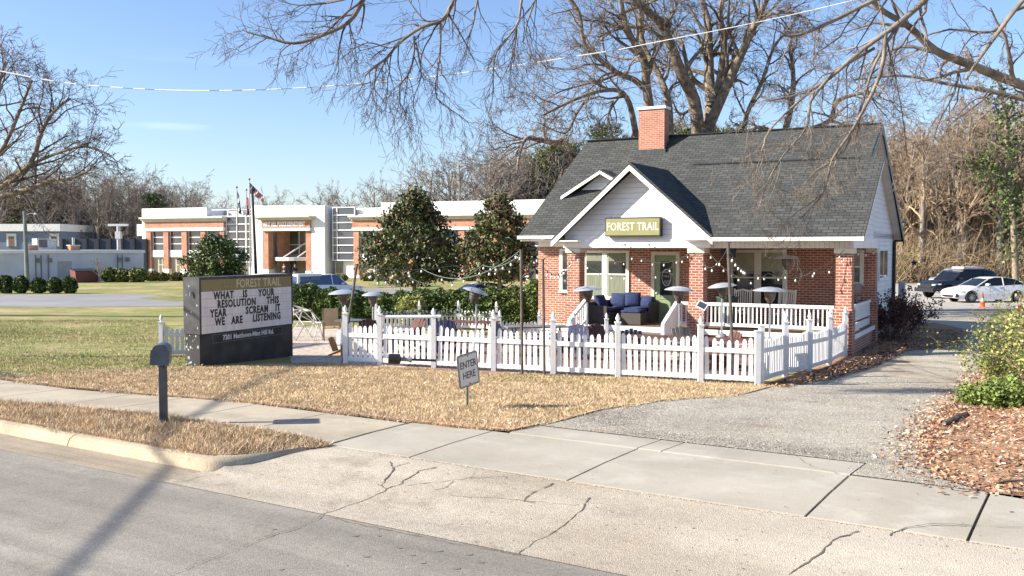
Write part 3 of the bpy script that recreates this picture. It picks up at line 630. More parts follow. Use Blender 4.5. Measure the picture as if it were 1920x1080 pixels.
# walls
mb = MB()
mb.prism([hp(11.65, 2.7, -.6), hp(5.2, 2.7, -.6), hp(5.2, 2.7, 2.98), hp(11.65, 2.7, 2.98)], (0, .2, 0))
mb.prism([hp(5.2, 4.7, -.6), hp(.3, 4.7, -.6), hp(.3, 4.7, 2.98), hp(5.2, 4.7, 2.98)], (0, .2, 0))
hbox(mb, 5.2, 5.4, 2.9, 4.9, -.6, 2.98)
mb.prism([hp(11.45, 2.9, -.6), hp(11.45, 11.8, -.6), hp(11.45, 11.8, 3.3), hp(11.2, 6, 6.6), hp(11.45, 2.9, 3.3)], (-.2, 0, 0))
hbox(mb, .3, .5, 4.9, 6.6, -.6, 3.1)
hb(mb, 'wall', BRICK)
mb = MB(); hbox(mb, .32, .5, 6.6, 11.8, -.05, 3.3)
mb.prism([hp(.32, 3.6, 3.1), hp(.32, 11.8, 3.1), hp(.32, 11.8, 3.35), hp(.32, 6, 6.85), hp(.32, 3.6, 5.4)], (-.15, 0, 0))
mb.prism([hp(.06, .3, 3.06), hp(.06, 4.6, 3.06), hp(.06, 4.6, 5.5), hp(.06, 3.4, 5.42), hp(.06, .3, 3.35)], (-.08, 0, 0))
hb(mb, 'side_wall', SIDE, label='white lap siding on the right end')
mb = MB(); hbox(mb, .3, 11.6, 11.8, 12, -.6, 3.3); hbox(mb, .32, .6, 6.62, 11.78, -.6, -.06); hb(mb, 'rear_wall', BRICK)
# brick trim: sill courses and foundation with lattice
mb = MB(); hbox(mb, 4.9, 5.0, .1, .3, -.6, .1); hbox(mb, 0.5, 4.45, .08, .25, -.6, .08); hbox(mb, 8.75, 9.2, .3, 2.68, -.6, .1); hbox(mb, 8.4, 8.75, .08, .25, -.6, .08); hbox(mb, .06, .3, .5, 4.6, -.6, .08)
hb(mb, 'foundation', BRICK)
mb = MB(); hbox(mb, 0.0, 9.2, 0.02, 2.7, .10, .17); hbox(mb, 0.0, 5.2, 2.7, 4.7, .10, .17)
hb(mb, 'porch_floor', mat('porch_boards', (.20, .135, .09), .8, .3, 5, bump=.3, stretch=(8, 1, 8)))
mb = MB(); hbox(mb, 0, 9.22, -.02, .02, .03, .19); hbox(mb, -.03, .0, 0.02, 4.7, .03, .17); hb(mb, 'floor_trim', WHITE)
# steps
mb = MB()
for i in range(3):
    hbox(mb, 5.35, 8.4, -.38*(i+1), -.38*i-.021, -.6, .02-.16*i)
hb(mb, 'porch_steps', mat('step_boards', (.16, .12, .09), .85, .3, 5, bump=.2))
mb = MB(); hbox(mb, 5.35, 8.4, -.06, -.022, .03, .10); hb(mb, 'step_nosing', WHITE)
# brick pillars
def pillar(t, d, zt=2.59):
    mb = MB(); w = .45
    hbox(mb, t-.04, t+w+.04, d-.04, d+w+.04, -.6, .90)
    b = [hp(t+w+.04, d-.04, .90), hp(t-.04, d-.04, .90), hp(t-.04, d+w+.04, .90), hp(t+w+.04, d+w+.04, .90)]
    c = [hp(t+w, d, 1.02), hp(t, d, 1.02), hp(t, d+w, 1.02), hp(t+w, d+w, 1.02)]; mb.hexa(b, c)
    hbox(mb, t, t+w, d, d+w, 1.02, zt); return hb(mb, 'pillar', BRICK)
for t, d in ((0, 0), (4.45, 0), (8.72, 0), (0, 4.8)):
    p = pillar(t, d); mb = MB(); hbox(mb, t-.05, t+.5, d-.05, d+.5, 2.59, 2.74); hb(mb, 'capital', mat('cream_paint', (.66, .60, .47), .6, .08, 4), p)
# beams, soffit boards and ceiling
mb = MB(); hbox(mb, 0, 4.35, .1, .35, 2.745, 3.02); hb(mb, 'beam', BEAD, label='cream boarded beam over the right half of the porch')
mb = MB(); hbox(mb, .0, .12, .35, 5.2, 2.745, 3.06); hbox(mb, 4.35, 9.2, .05, .3, 2.745, 3.05); hbox(mb, 9.05, 9.2, .3, 2.68, 2.745, 3.0); hb(mb, 'beam', WHITE)
mb = MB(); hbox(mb, .13, 9.05, .36, 2.69, 2.98, 3.03); hbox(mb, .13, 5.2, 2.69, 4.69, 2.98, 3.03); hb(mb, 'porch_ceiling', WHITE)
mb = MB(); hbox(mb, -.38, 4.3, -.42, .1, 2.99, 3.03); hbox(mb, 9.2, 12.1, 2.12, 2.7, 3.0, 3.05); hbox(mb, 9.2, 11.65, 2.66, 2.698, 2.80, 3.0); hb(mb, 'soffit', WHITE)
# gutters / fascias
mb = MB(); hbox(mb, -.40, 4.12, -.56, -.42, 2.96, 3.07); hbox(mb, 9.4, 12.17, 1.98, 2.10, 3.08, 3.2); hb(mb, 'gutter', WHITE)
# roof
roof_mb = MB()
roof_mb.slab([hp(12.15, 2.08, 3.22), hp(6.7, 2.08, 3.22), hp(6.7, 6, 7.03), hp(11.15, 6, 7.03)], .12)          # left front slope
roof_mb.slab([hp(9.35, -.0, 3.16), hp(6.7, -.0, 3.16), hp(6.7, 2.4, 3.6), hp(9.35, 2.4, 3.5)], .06)
roof_mb.slab([hp(4.15, -.5, 3.10), hp(-.40, -.5, 3.10), hp(-.40, 3.4, 5.66), hp(6.9, 3.4, 5.66)], .10)        # lower right slope
roof_mb.slab([hp(6.9, 3.3, 5.56), hp(.04, 3.3, 5.56), hp(.04, 6, 7.03), hp(6.9, 6, 7.03)], .12)               # upper right slope
roof_mb.slab([hp(11.15, 6, 7.02), hp(.04, 6, 7.02), hp(-.0, 12.4, 3.12), hp(12.1, 12.4, 3.12)], .12)          # rear slope
roof_mb.poly([hp(6.9, 3.3, 4.3), hp(6.9, 3.4, 5.6), hp(6.9, 6, 7.0)])
roof = hb(roof_mb, 'roof', SHING)
mb = MB(); mb.bar(hp(11.15, 6, 7.05), hp(.04, 6, 7.05), .22, .035); mb.tube([hp(5.9, 3.38, 5.675), hp(.35, 3.38, 5.675)], .035, 6)
hb(mb, 'ridge_cap', mat('ridge_shingle', (.025, .027, .027), .95, .3, 6), roof)
# front gable
gm = MB()
AP = (6.73, 5.50); LF = (9.50, 3.08); RF = (4.02, 3.14)
gm.slab([hp(AP[0], -.5, AP[1]), hp(AP[0], 4.4, AP[1]), hp(LF[0], 4.4, LF[1]), hp(LF[0], -.5, LF[1])][::-1], .10)
gm.slab([hp(AP[0], -.5, AP[1]), hp(RF[0], -.5, RF[1]), hp(RF[0], 4.4, RF[1]), hp(AP[0], 4.4, AP[1])][::-1], .10)
hb(gm, 'gable_roof', SHINGX)
mb = MB(); mb.prism([hp(9.25, -.02, 3.03), hp(4.27, -.02, 3.03), hp(4.27, -.02, 3.2), hp(AP[0], -.02, 5.32), hp(9.25, -.02, 3.2)], (0, .12, 0)); ped = hb(mb, 'pediment', SIDE)
mb = MB()
def rake(a, b, d, w=.17, th=.035, drop=.0):
    A0 = hp(a[0], d, a[1]-drop); B0 = hp(b[0], d, b[1]-drop)
    mb.prism([A0, B0, (B0[0], B0[1], B0[2]-w), (A0[0], A0[1], A0[2]-w)], (0, th, 0))
rake(AP, (LF[0]+.02, LF[1]-.02), -.535, .17, .034, .10); rake(AP, (RF[0]-.02, RF[1]-.02), -.537, .17, .034, .10)
hbox(mb, 4.2, 9.3, -.05, -.022, 2.76, 3.03)
hb(mb, 'rake_board', WHITE, ped)
mb = MB()                                                                       # returns: the pediment's sloping soffit foot
mb.slab([hp(9.4, -.5, 3.0), hp(8.55, -.5, 3.0), hp(8.55, -.05, 2.98), hp(9.4, -.05, 2.98)], .03); mb.slab([hp(4.95, -.5, 3.03), hp(4.1, -.5, 3.03), hp(4.1, -.05, 2.98), hp(4.95, -.05, 2.98)], .03)
hb(mb, 'eave_return', WHITE, ped)
# little dormer gable on the left slope
mb = MB(); A2 = (9.5, 5.68); L2 = (11.1, 4.77); R2 = (7.9, 4.77)
mb.slab([hp(A2[0], 3.5, A2[1]), hp(A2[0], 4.8, A2[1]), hp(L2[0], 4.8, L2[1]), hp(L2[0], 3.5, L2[1])][::-1], .06)
mb.slab([hp(A2[0], 3.5, A2[1]), hp(R2[0], 3.5, R2[1]), hp(R2[0], 4.8, R2[1]), hp(A2[0], 4.8, A2[1])][::-1], .06)
dm = hb(mb, 'dormer', SHINGX)
mb = MB(); mb.prism([hp(10.9, 3.85, 4.6), hp(8.1, 3.85, 4.6), hp(A2[0], 3.85, 5.6)], (0, .1, 0)); hb(mb, 'dormer_face', SIDE, dm)
mb = MB(); rake(A2, L2, 3.47, .12, .03, .065); rake(A2, R2, 3.468, .12, .03, .065); hb(mb, 'dormer_rake', WHITE, dm)
# right-hand rakes: dark on the main roof, white on the porch roof
mb = MB(); mb.bar(hp(.01, 6, 6.90), hp(-.03, 12.4, 3.02), .05, .24); mb.bar(hp(.015, 3.35, 5.48), hp(.01, 6, 6.93), .045, .20); mb.tube([hp(-.03, 12.5, 3.08), hp(2.0, 12.5, 3.08)], .07, 8)
hb(mb, 'dark_rake', DARK)
mb = MB(); mb.bar(hp(-.385, -.5, 2.99), hp(-.385, 3.4, 5.55), .03, .16); mb.slab([hp(-.37, -.42, 3.03), hp(.05, -.42, 3.03), hp(.05, 3.4, 5.54), hp(-.37, 3.4, 5.54)], .03)
mb.slab([hp(.04, 6, 6.88), hp(.33, 6, 6.88), hp(.33, 12.2, 3.1), hp(.04, 12.2, 3.1)], .03)
hb(mb, 'white_rake', WHITE)
# chimney
mb = MB(); hbox(mb, 7.67, 8.70, 5.35, 5.85, 6.1, 8.02); ch = hb(mb, 'chimney', brick_mat('chimney_brick', (.32, .10, .06), (.41, .155, .095), (.46, .38, .31), vsc=.6))
mb = MB(); hbox(mb, 7.61, 8.76, 5.29, 5.91, 8.02, 8.12); hb(mb, 'chimney_cap', WHITE, ch)
mb = MB(); hbox(mb, 7.6, 8.77, 5.28, 5.93, 6.1, 6.50); hb(mb, 'flashing', CHAR, ch)
# windows
CURT = mat('curtain', (.20, .215, .16), .9, .25, 5, stretch=(14, 14, .5))
def window(t0, t1, z0, z1, d, mull=None, sash=True, blind=0., nm='window', fr=.09):
    mb = MB(); fd = d-.05
    hbox(mb, t0, t0+fr, fd, d, z0, z1); hbox(mb, t1-fr, t1, fd, d, z0, z1); hbox(mb, t0+fr, t1-fr, fd, d, z1-fr, z1)
    panes = [(t0+fr, t1-fr)]
    if mull: hbox(mb, mull-.09, mull+.09, fd, d, z0, z1-fr); panes = [(t0+fr, mull-.09), (mull+.09, t1-fr)]
    hbox(mb, t0-.03, t1+.03, d-.10, d, z0-.06, z0)
    zs = z0 + (z1-z0)*.5
    for a, b in panes:
        if sash: hbox(mb, a, b, d-.04, d-.005, zs-.025, zs+.025)
        hbox(mb, a, a+.035, d-.035, d-.006, z0, z1-fr); hbox(mb, b-.035, b, d-.035, d-.006, z0, z1-fr); hbox(mb, a+.035, b-.035, d-.035, d-.006, z0, z0+.05)
    w = hb(mb, nm, mat('window_frame', (.70, .68, .60), .5, .05, 4))
    g = MB(); c = MB()
    for a, b in panes:
        hbox(g, a+.035, b-.035, d-.03, d-.003, z0+.05, z1-fr)
        if blind: hbox(c, a+.035, b-.035, d-.036, d-.031, zs-.02+(z1-zs)*(1-blind), z1-fr)
    hb(g, 'pane', GLASS, w)
    if blind: hb(c, 'blind', mat('blind', (.32, .33, .25), .8, .15, 3), w)
    return w
w = window(8.0, 9.78, .95, 2.66, 2.7, mull=8.92)
c = MB()
for a, b in ((8.13, 8.80), (9.05, 9.65)):
    n = 14
    k_ = len(c.v)
    for i in range(n+1):
        x_ = a+(b-a)*i/n; y_ = 2.664-.003*(i % 2); c.v += [(-x_, y_, 1.0), (-x_, y_, 1.78)]
    for i in range(n): c.face([k_+2*i, k_+2*i+1, k_+2*i+3, k_+2*i+2])
    hbox(c, a, b, 2.66, 2.668, 2.28, 2.56)
hb(c, 'curtain', CURT, w)
window(10.1, 10.75, 1.15, 2.72, 2.7, blind=.0)
window(2.92, 4.92, .72, 2.68, 4.7, mull=3.92, blind=.75)
window(.36, .80, 1.55, 2.68, 4.7)
# side window in the siding and downspouts
mb = MB()
for dd in ((7.8, 7.9), (10.0, 10.1)): mb.box(-.32, -.27, dd[0], dd[1], 1.55, 2.75)
mb.box(-.32, -.27, 7.9, 10.0, 2.65, 2.75); mb.box(-.32, -.27, 7.9, 10.0, 1.55, 1.65); mb.box(-.32, -.275, 8.9, 9.0, 1.65, 2.65); w = hb(mb, 'window', WHITE)
mb = MB(); mb.box(-.32, -.29, 7.9, 8.9, 1.65, 2.65); mb.box(-.32, -.29, 9, 10.0, 1.65, 2.65); hb(mb, 'pane', GLASS, w)
mb = MB(); mb.tube([hp(.26, 6.7, 3.0), hp(.26, 6.7, -.4)], .05, 8); mb.tube([hp(.24, 11.75, 3.0), hp(.24, 11.75, -.4)], .06, 8); hb(mb, 'downspout', DARK)
# front door: green, glazed, in a cream frame
mb = MB(); hbox(mb, 7.03, 7.15, 2.62, 2.7, .17, 2.62); hbox(mb, 6.12, 6.24, 2.62, 2.7, .17, 2.62); hbox(mb, 6.24, 7.03, 2.62, 2.7, 2.50, 2.62); df = hb(mb, 'door_frame', mat('cream_paint', (.7, .66, .55)))
GREEN = mat('sage_green_paint', (.23, .29, .16), .5, .08, 4)
mb = MB(); hbox(mb, 6.24, 7.03, 2.655, 2.7, .17, 2.5); hbox(mb, 6.30, 6.36, 2.64, 2.655, .95, 2.36); hbox(mb, 6.82, 6.88, 2.64, 2.655, .95, 2.36); hbox(mb, 6.36, 6.82, 2.64, 2.655, 2.29, 2.36); hbox(mb, 6.36, 6.82, 2.64, 2.655, .95, 1.02)
door = hb(mb, 'door', GREEN)
mb = MB(); hbox(mb, 6.36, 6.82, 2.647, 2.652, 1.1, 2.29); hb(mb, 'glazing', GLASS, door)
mb = MB(); mb.lathe([(0, 0), (.03, 0), (.035, .03), (0, .05)], n=10); mb.xf(Matrix.Translation(hp(6.95, 2.655, 1.15)) @ Matrix.Rotation(R(90), 4, 'X')); hb(mb, 'door_knob', STEEL, door)
mb = MB()                                                                        # faded oval emblem on the glass
for i in range(28):
    a0 = 2*math.pi*i/28; a1 = 2*math.pi*(i+1)/28; cz, ct = 1.72, 6.59
    p = lambda a, k: (-(ct + .17*k*math.cos(a)), 2.642, cz + .30*k*math.sin(a)); mb.poly([p(a0, 1), p(a1, 1), p(a1, .9), p(a0, .9)])
for z_, tx in ((1.90, 'FOREST'), (1.76, 'TRAIL')): mb.text(tx, .085, Matrix.Translation((-6.59, 2.642, z_)) @ Matrix.Rotation(R(90), 4, 'X'), .001)
for k in range(5): mb.bar((-6.59-.1+.05*k, 2.642, 1.50), (-6.59-.075+.05*k, 2.642, 1.62), .012, .002)
hb(mb, 'door_emblem', mat('faded_lettering', (.5, .5, .45)), door)
# porch railings
def rail(a, b, z0, z1, n, wide=.06, closed=False):
    mb = MB(); a = Vector(a); b = Vector(b)
    mb.bar(a+Vector((0, 0, z1)), b+Vector((0, 0, z1)), .12, .10); mb.bar(a+Vector((0, 0, z0)), b+Vector((0, 0, z0)), .06, .10)
    for i in range(n):
        p = a.lerp(b, (i+.5)/n); mb.bar(p+Vector((0, 0, z0)), p+Vector((0, 0, z1-.03)), .04)
    return mb
hb(rail(hp(4.4, .12, 0), hp(.5, .12, 0), .36, .99, 30), 'porch_railing', WHITE, label='long white balustrade across the right half of the porch')
hb(rail(hp(5.25, .12, 0), hp(4.95, .12, 0), .36, .99, 2), 'porch_railing', WHITE, label='short white balustrade left of the middle pillar')
mb = MB()
for (z0, z1) in ((.56, 1.0), (.2, .42)): mb.box(-.19, -.15, .5, 4.72, z0, z1)
for i in range(18): y = .55+i*.235; mb.box(-.148, -.14, y, y+.03, .6, .92)
mb.box(-.148, -.11, .5, 4.72, .93, 1.02); mb.box(-.148, -.13, .5, 4.72, .5, .58)
hb(mb, 'side_panel', WHITE)
for t, n in ((8.45, 8), (5.28, 8)):
    mb = MB(); top = Vector(hp(t, -.05, 1.02)); bot = Vector(hp(t, -1.30, .42))
    mb.bar(top, bot, .11, .09); mb.bar(top-Vector((0, 0, .72)), bot-Vector((0, 0, .55)), .05, .12)
    for i in range(n):
        f = (i+.6)/n; p = top.lerp(bot, f); mb.bar(p-Vector((0, 0, .72-.17*f)), p-Vector((0, 0, .03)), .038)
    mb.bar(Vector(hp(t, -1.32, -.5)), Vector(hp(t, -1.32, .44)), .1); mb.bar(Vector(hp(t, -.04, .1)), Vector(hp(t, -.04, 1.06)), .1)
    if t < 6: mb.prism([top-Vector((-.03, 0, .06)), bot-Vector((-.03, 0, .06)), bot-Vector((-.03, 0, .5)), top-Vector((-.03, 0, .68))], (.012, 0, 0))
    hb(mb, 'stair_railing', WHITE)
# meter, conduit, wall box on the right end
mb = MB(); mb.box(-.62, -.40, 4.5, 4.68, 1.25, 1.55); mb.lathe([(0, 0), (.09, 0), (.09, .1), (.06, .13), (0, .13)], (-.51, 4.45, 1.0), 14); mb.tube([(-.51, 4.5, 1.0), (-.51, 4.5, -.4)], .025, 6)
hb(mb, 'gas_meter', mat('grey_metal', (.25, .26, .27), .5, .2, 5))

# ---- business sign on the pediment
OLIVE = mat('olive_sign', (.30, .27, .085), .5, .08, 3)
sgn = thing('wall_sign', 'olive green name board fixed to the white gable above the porch steps', 'sign', HW(6.72, -.16, 3.12), -HA)
mb = MB(); mb.box(-.95, .95, -.10, .10, 0, .62); mb.build('sign_box', DARK, sgn)
mb = MB(); mb.box(-.92, .92, -.112, -.102, .04, .58); mb.build('sign_face', mat('bright_olive_sign', (.25, .24, .10), .5, .06, 3), sgn)
FRM = Matrix.Rotation(R(90), 4, 'X')
LETW = mat('cream_lettering', (.72, .70, .58), .6, .05)
mb = MB(); mb.text('FOREST TRAIL', .36, Matrix.Translation((0, -.116, .31)) @ FRM, .002, .003, xs=.775, sp=1.02); mb.build('lettering', LETW, sgn)
for x in (-.5, .4):
    pass
mb = MB()
for x in (-.28, .55): mb.bar((x, .02, -.25), (x, -.16, -.27), .03); mb.box(x-.07, x+.07, -.24, -.12, -.30, -.25)
mb.build('sign_light', mat('grey_metal', (.25, .26, .27)), sgn)

# ================================================================== THINGS ON THE PORCH
FZ = .172
def porch(t, d, z=FZ): return HW(t, d, z)
# L-shaped wicker sofa with navy cushions
so = thing('outdoor_sofa', 'dark wicker corner sofa with navy blue cushions left of the green door', 'sofa', porch(7.8, 1.5), -HA)
mb = MB(); mb.box(-.85, .85, .35, 1.1, 0, .38); mb.box(-.85, .85, .95, 1.12, .38, .78); mb.box(-.95, -.85, -.9, 1.12, 0, .72); mb.box(-.85, -.15, -.9, .35, 0, .38); mb.box(-.85, -.15, -.98, -.9, 0, .62); mb.box(.85, .95, .35, 1.12, 0, .68)
mb.build('frame', WICKER, so)
def cushion(x, y, z, sx, sy, sz, rx=0, rz=0, nm='cushion', par=None, m=NAVY):
    bm = bmesh.new(); bmesh.ops.create_cube(bm, size=1); bmesh.ops.subdivide_edges(bm, edges=bm.edges, cuts=4, use_grid_fill=True)
    for v in bm.verts:
        u, w = v.co.x*2, v.co.y*2; k = (1-abs(u)**3)*(1-abs(w)**3); v.co.z *= .45 + .75*k; v.co.x *= 1-.06*abs(w)**2*0; v.co.z += .02*math.sin(u*3+w*2)
    for v in bm.verts: v.co = Vector((v.co.x*sx, v.co.y*sy, v.co.z*sz))
    M = Matrix.Translation((x, y, z)) @ Matrix.Rotation(rz, 4, 'Z') @ Matrix.Rotation(rx, 4, 'X')
    bm.transform(M); me = bpy.data.meshes.new(nm); bm.to_mesh(me); bm.free(); me.materials.append(m)
    for p in me.polygons: p.use_smooth = True
    o = bpy.data.objects.new(nm, me); COL.objects.link(o); o.parent = par; return o
cushion(-.45, .65, .44, .72, .62, .16, par=so, nm='seat_cushion'); cushion(.35, .65, .44, .8, .62, .16, par=so, nm='seat_cushion'); cushion(-.5, -.2, .44, .62, 1.1, .16, par=so, nm='seat_cushion')
cushion(-.45, .86, .72, .6, .5, .2, R(70), par=so); cushion(.1, .80, .76, .55, .52, .2, R(62), R(20), par=so); cushion(.6, .84, .68, .5, .42, .2, R(68), R(-12), par=so); cushion(-.72, -.1, .70, .55, .5, .2, R(66), R(80), par=so)
ot = thing('ottoman', 'small wicker footstool standing in front of the corner sofa', 'footstool', porch(7.15, 1.0), -HA)
mb = MB(); mb.box(-.35, .35, -.3, .3, .02, .40); mb.build('body', WICKER, ot)
cushion(0, 0, .45, .7, .6, .12, par=ot)
# two rocking chairs
def rocker(loc, rz, label):
    r = thing('rocking_chair', label, 'chair', loc, rz, 'white rocking chairs on the porch'); W_ = mat('chair_paint', (.62, .58, .50), .6, .08, 4)
    mb = MB(); mb.box(-.28, .28, -.28, .22, .42, .45); mb.build('seat', W_, r)
    mb = MB()
    for x in (-.27, .27): mb.bar((x, .22, .1), (x, .38, 1.22), .045)
    mb.tube([(-.27, .37, 1.14), (0, .38, 1.19), (.27, .37, 1.14)], .035, 6)
    for i in range(7): x = -.21+.07*i; mb.bar((x, .25, .47), (x, .37, 1.14), .03, .012)
    mb.build('backrest', W_, r)
    for x in (-.29, .29):
        mb = MB(); mb.tube([(x, -.5, .12), (x, -.25, .05), (x, .05, .02), (x, .35, .05), (x, .6, .13)], .025, 6); mb.build('rocker', W_, r)
        mb = MB(); mb.bar((x, -.26, .06), (x, -.26, .64), .045); mb.build('leg', W_, r)
        mb = MB(); mb.box(x-.05, x+.05, -.34, .3, .64, .67); mb.build('armrest', W_, r)
    return r
rocker(porch(3.75, 2.0), -HA+R(10), 'white slatted rocking chair behind the porch railing, nearer the middle pillar')
rocker(porch(2.45, 2.2), -HA-R(8), 'white slatted rocking chair behind the porch railing, nearer the right pillar')
# speaker under the beam, two hanging heaters' rods, bucket, plant
sk = thing('loudspeaker', 'black loudspeaker hung under the porch beam beside the tall pole', 'speaker', HW(3.85, .75, 2.45), -HA+R(15))
mb = MB(); mb.hexa([(-.22, -.1, .02), (.22, -.16, .0), (.2, .12, .0), (-.2, .12, .02)], [(-.26, -.12, .28), (.24, -.17, .30), (.22, .14, .3), (-.24, .14, .28)]); mb.build('cabinet', DARK, sk)
mb = MB(); mb.tube([(0, 0, .29), (0, 0, .53)], .02, 6); mb.build('bracket', DARK, sk)
pt = thing('plant_pot', 'large dark green tub on the porch behind the middle pillar', 'pot', porch(4.1, 1.5), 0)
mb = MB(); mb.lathe([(0, .0), (.22, 0), (.3, .5), (.34, .92), (.37, .95), (.37, 1.0), (.33, 1.0), (.3, .9), (0, .88)], n=24); mb.build('tub', mat('dark_green_plastic', (.04, .07, .05), .5, .2), pt, smooth=True)
mb = MB(); mb.tube([(-.3, -.25, .78), (-.36, -.32, .7)], .02, 6); mb.build('handle', DARK, pt)
# small solar panel lamp clipped to the railing
sl = thing('solar_lamp', 'small solar panel lamp on a pole in front of the porch railing', 'lamp', GP(*XY(HW(4.35, -.35, 0))), -HA)
mb = MB(); mb.tube([(0, 0, 0), (0, 0, 1.3)], .02, 6); mb.build('pole', STEEL, sl)
mb = MB(); mb.box(-.16, .16, -.02, .02, -.13, .13); mb.xf(Matrix.Translation((0, -.05, 1.36)) @ Matrix.Rotation(R(25), 4, 'Y') @ Matrix.Rotation(R(-35), 4, 'X')); fr_ = mb.build('panel_frame', WHITE, sl)
mb = MB(); mb.box(-.13, .13, -.026, -.021, -.10, .10); mb.xf(Matrix.Translation((0, -.05, 1.36)) @ Matrix.Rotation(R(25), 4, 'Y') @ Matrix.Rotation(R(-35), 4, 'X')); mb.build('solar_panel', mat('solar_cell', (.05, .06, .09), .3), sl)
# ================================================================== FENCES
def finial_post(h=1.3, w=.10, par=None, cap=True):
    mb = MB(); mb.box(-w/2, w/2, -w/2, w/2, -.15, h)
    if cap:
        mb.box(-w/2-.015, w/2+.015, -w/2-.015, w/2+.015, h, h+.03); k = w*.42
        mb.lathe([(k*.6, .03), (k*.6, .05), (k*1.1, .085), (k*1.15, .11), (k*.7, .16), (.004, .215)], (0, 0, h), 8)
    else: mb.box(-w/2-.01, w/2+.01, -w/2-.01, w/2+.01, h, h+.02)
    return mb
def panel(a, b, n, h=1.0, h2=None, dip=.10, lean=0., picket=.088, seed=0):
    """pickets and two rails from a to b (ground points); the tops swoop down between the posts"""
    rng = random.Random(seed); mb = MB(); a = Vector(a); b = Vector(b); d = b-a; L = d.length; u = d.normalized(); nrm = Vector((-u.y, u.x, 0)).normalized()
    h2 = h2 or h; side = Vector((u.x, u.y, 0)).normalized()
    for zr in (.13, .70):
        mb.bar(a+Vector((0, 0, zr*h)), b+Vector((0, 0, zr*h2)), .035, .10)
    for i in range(n):
        f = (i+.5)/n; p = a.lerp(b, f) + nrm*.020; hh = (h+(h2-h)*f)*(1 - dip*math.sin(math.pi*f)) + rng.gauss(0, .006); w = picket
        tl = lean + rng.gauss(0, .011); sh = side*tl
        lo = .06
        prof = [(-w/2, lo), (w/2, lo), (w/2, hh-.06), (w*.28, hh-.015), (0, hh), (-w*.28, hh-.015), (-w/2, hh-.06)]
        mb.prism([p + side*x + sh*z + Vector((0, 0, z)) for x, z in prof], nrm*.018)
    return mb
def fence(name, label, pts, group=None, cap=lambda i: True, ph=lambda i: 1.27, dens=.155, h=1.02, lean=lambda i: 0, dip=.08, post_w=.11):
    o = pts[0]; f = thing(name, label, 'fence', o, 0, group)
    for i, p in enumerate(pts):
        q = finial_post(ph(i), post_w, cap=cap(i)).build('post', VINYL, f); q.location = p - o
    for i in range(len(pts)-1):
        a, b = pts[i]-o, pts[i+1]-o; L = (b-a).length; u = (b-a).normalized()
        panel(a+u*.06, b-u*.06, max(3, int(L/dens)), h, dip=dip, lean=lean(i), seed=i).build('panel', VINYL, f)
    return f
front_posts = [G(x, 682 + (x-648)*.0518) for x in (648, 712, 813, 925, 1037, 1158, 1313, 1420)]
ff = fence('picket_fence', 'long white picket fence along the dry front lawn before the house', front_posts, 'white picket fences', cap=lambda i: i < 7, ph=lambda i: 1.22 if i < 7 else 1.14, lean=lambda i: .05 if i == 2 else 0, dens=.15)
side_posts = [G(1420,722)+Vector((.10, .09, 0)), G(1472,707), G(1517,697), G(1555,685), G(1584,668)]
fence('picket_fence', 'white picket fence running back from the front corner to the right brick pillar', side_posts, 'white picket fences', cap=lambda i: i > 0, ph=lambda i: 1.25, dens=.14)
fence('picket_fence', 'short white picket fence on the green grass left of the road sign', [G(303,668), G(372,667), GP(-6.9, 29)], 'white picket fences', dens=.145, h=.78, ph=lambda i: .86, post_w=.10)
fence('picket_fence', 'white picket fence behind the yard, draped with a green garland', [GP(-5.2, 36.0), GP(-3.6, 36.6), GP(-2.1, 37.0), GP(-.6, 36.2)], 'white picket fences', dens=.16, h=.78, ph=lambda i: .92)
def garland():
    rng = np.random.default_rng(3); P = []
    pts = [GP(-5.0, 35.95), GP(-3.6, 36.5), GP(-2.1, 36.9), GP(-.6, 36.1)]
    for a, b in zip(pts[:-1], pts[1:]):
        for k in range(260):
            f = rng.uniform(); p = a.lerp(b, f); P.append((p.x + rng.normal(0, .05), p.y-.08 + rng.normal(0, .05), p.z + .74 - .14*math.sin(math.pi*((f*2) % 1)) + rng.normal(0, .055)))
    return npmesh('garland', leaves(np.array(P), .05, rng), 4, mat('garland_green', (.06, .10, .05), .7, .3, 4, island=.5))
tag(garland(), 'dark green garland draped along the rear picket fence', 'garland')
fence('picket_fence', 'low white picket fence between the patio and the left corner of the house', [GP(-.4, 30.6), GP(.9, 31.0), GP(2.0, 30.5), GP(3.0, 29.9)], 'white picket fences', dens=.13, h=.68, dip=.02, ph=lambda i: .85)

# ================================================================== ROAD SIGN (changeable letter board)
a = G(375, 688); b = G(549, 668); ang = math.atan2(b.y-a.y, b.x-a.x); W = (Vector(XY(b))-Vector(XY(a))).length; Hs = 2.05
rs = thing('road_sign', 'black monument sign with changeable black letters on a white board', 'sign', a, ang)
mb = MB(); mb.box(0, W, 0, .42, -.2, .74); mb.build('base', mat('weathered_black_paint', (.022, .023, .023), .7, .4, 2, bump=.2, col2=(.05, .05, .047)), rs)
mb = MB(); mb.box(-.015, .05, -.02, .45, .745, Hs); mb.box(W-.05, W, -.02, .45, .745, Hs); mb.box(.05, W-.05, -.02, .45, Hs-.06, Hs); mb.box(.05, W-.05, .0, .43, .745, Hs-.06); mb.build('cabinet', mat('chipped_black_paint', (.028, .029, .032), .6, .3, 3, bump=.3, col2=(.075, .075, .078)), rs)
mb = MB(); rngp = random.Random(3)
for i in range(26):
    y = rngp.uniform(.02, .40); z = rngp.choice((rngp.uniform(.0, .75), rngp.uniform(.0, 1.9))); r = rngp.uniform(.01, .035); x = -.0175 if z > .745 else -.0025
    mb.poly([(x, y + r*math.cos(k*1.05+i)*rngp.uniform(.6, 1), z + r*1.4*math.sin(k*1.05+i)*rngp.uniform(.6, 1)) for k in range(6)][::-1])
mb.build('peeled_patches', mat('peeled_primer', (.42, .41, .40), .8, .2), rs)
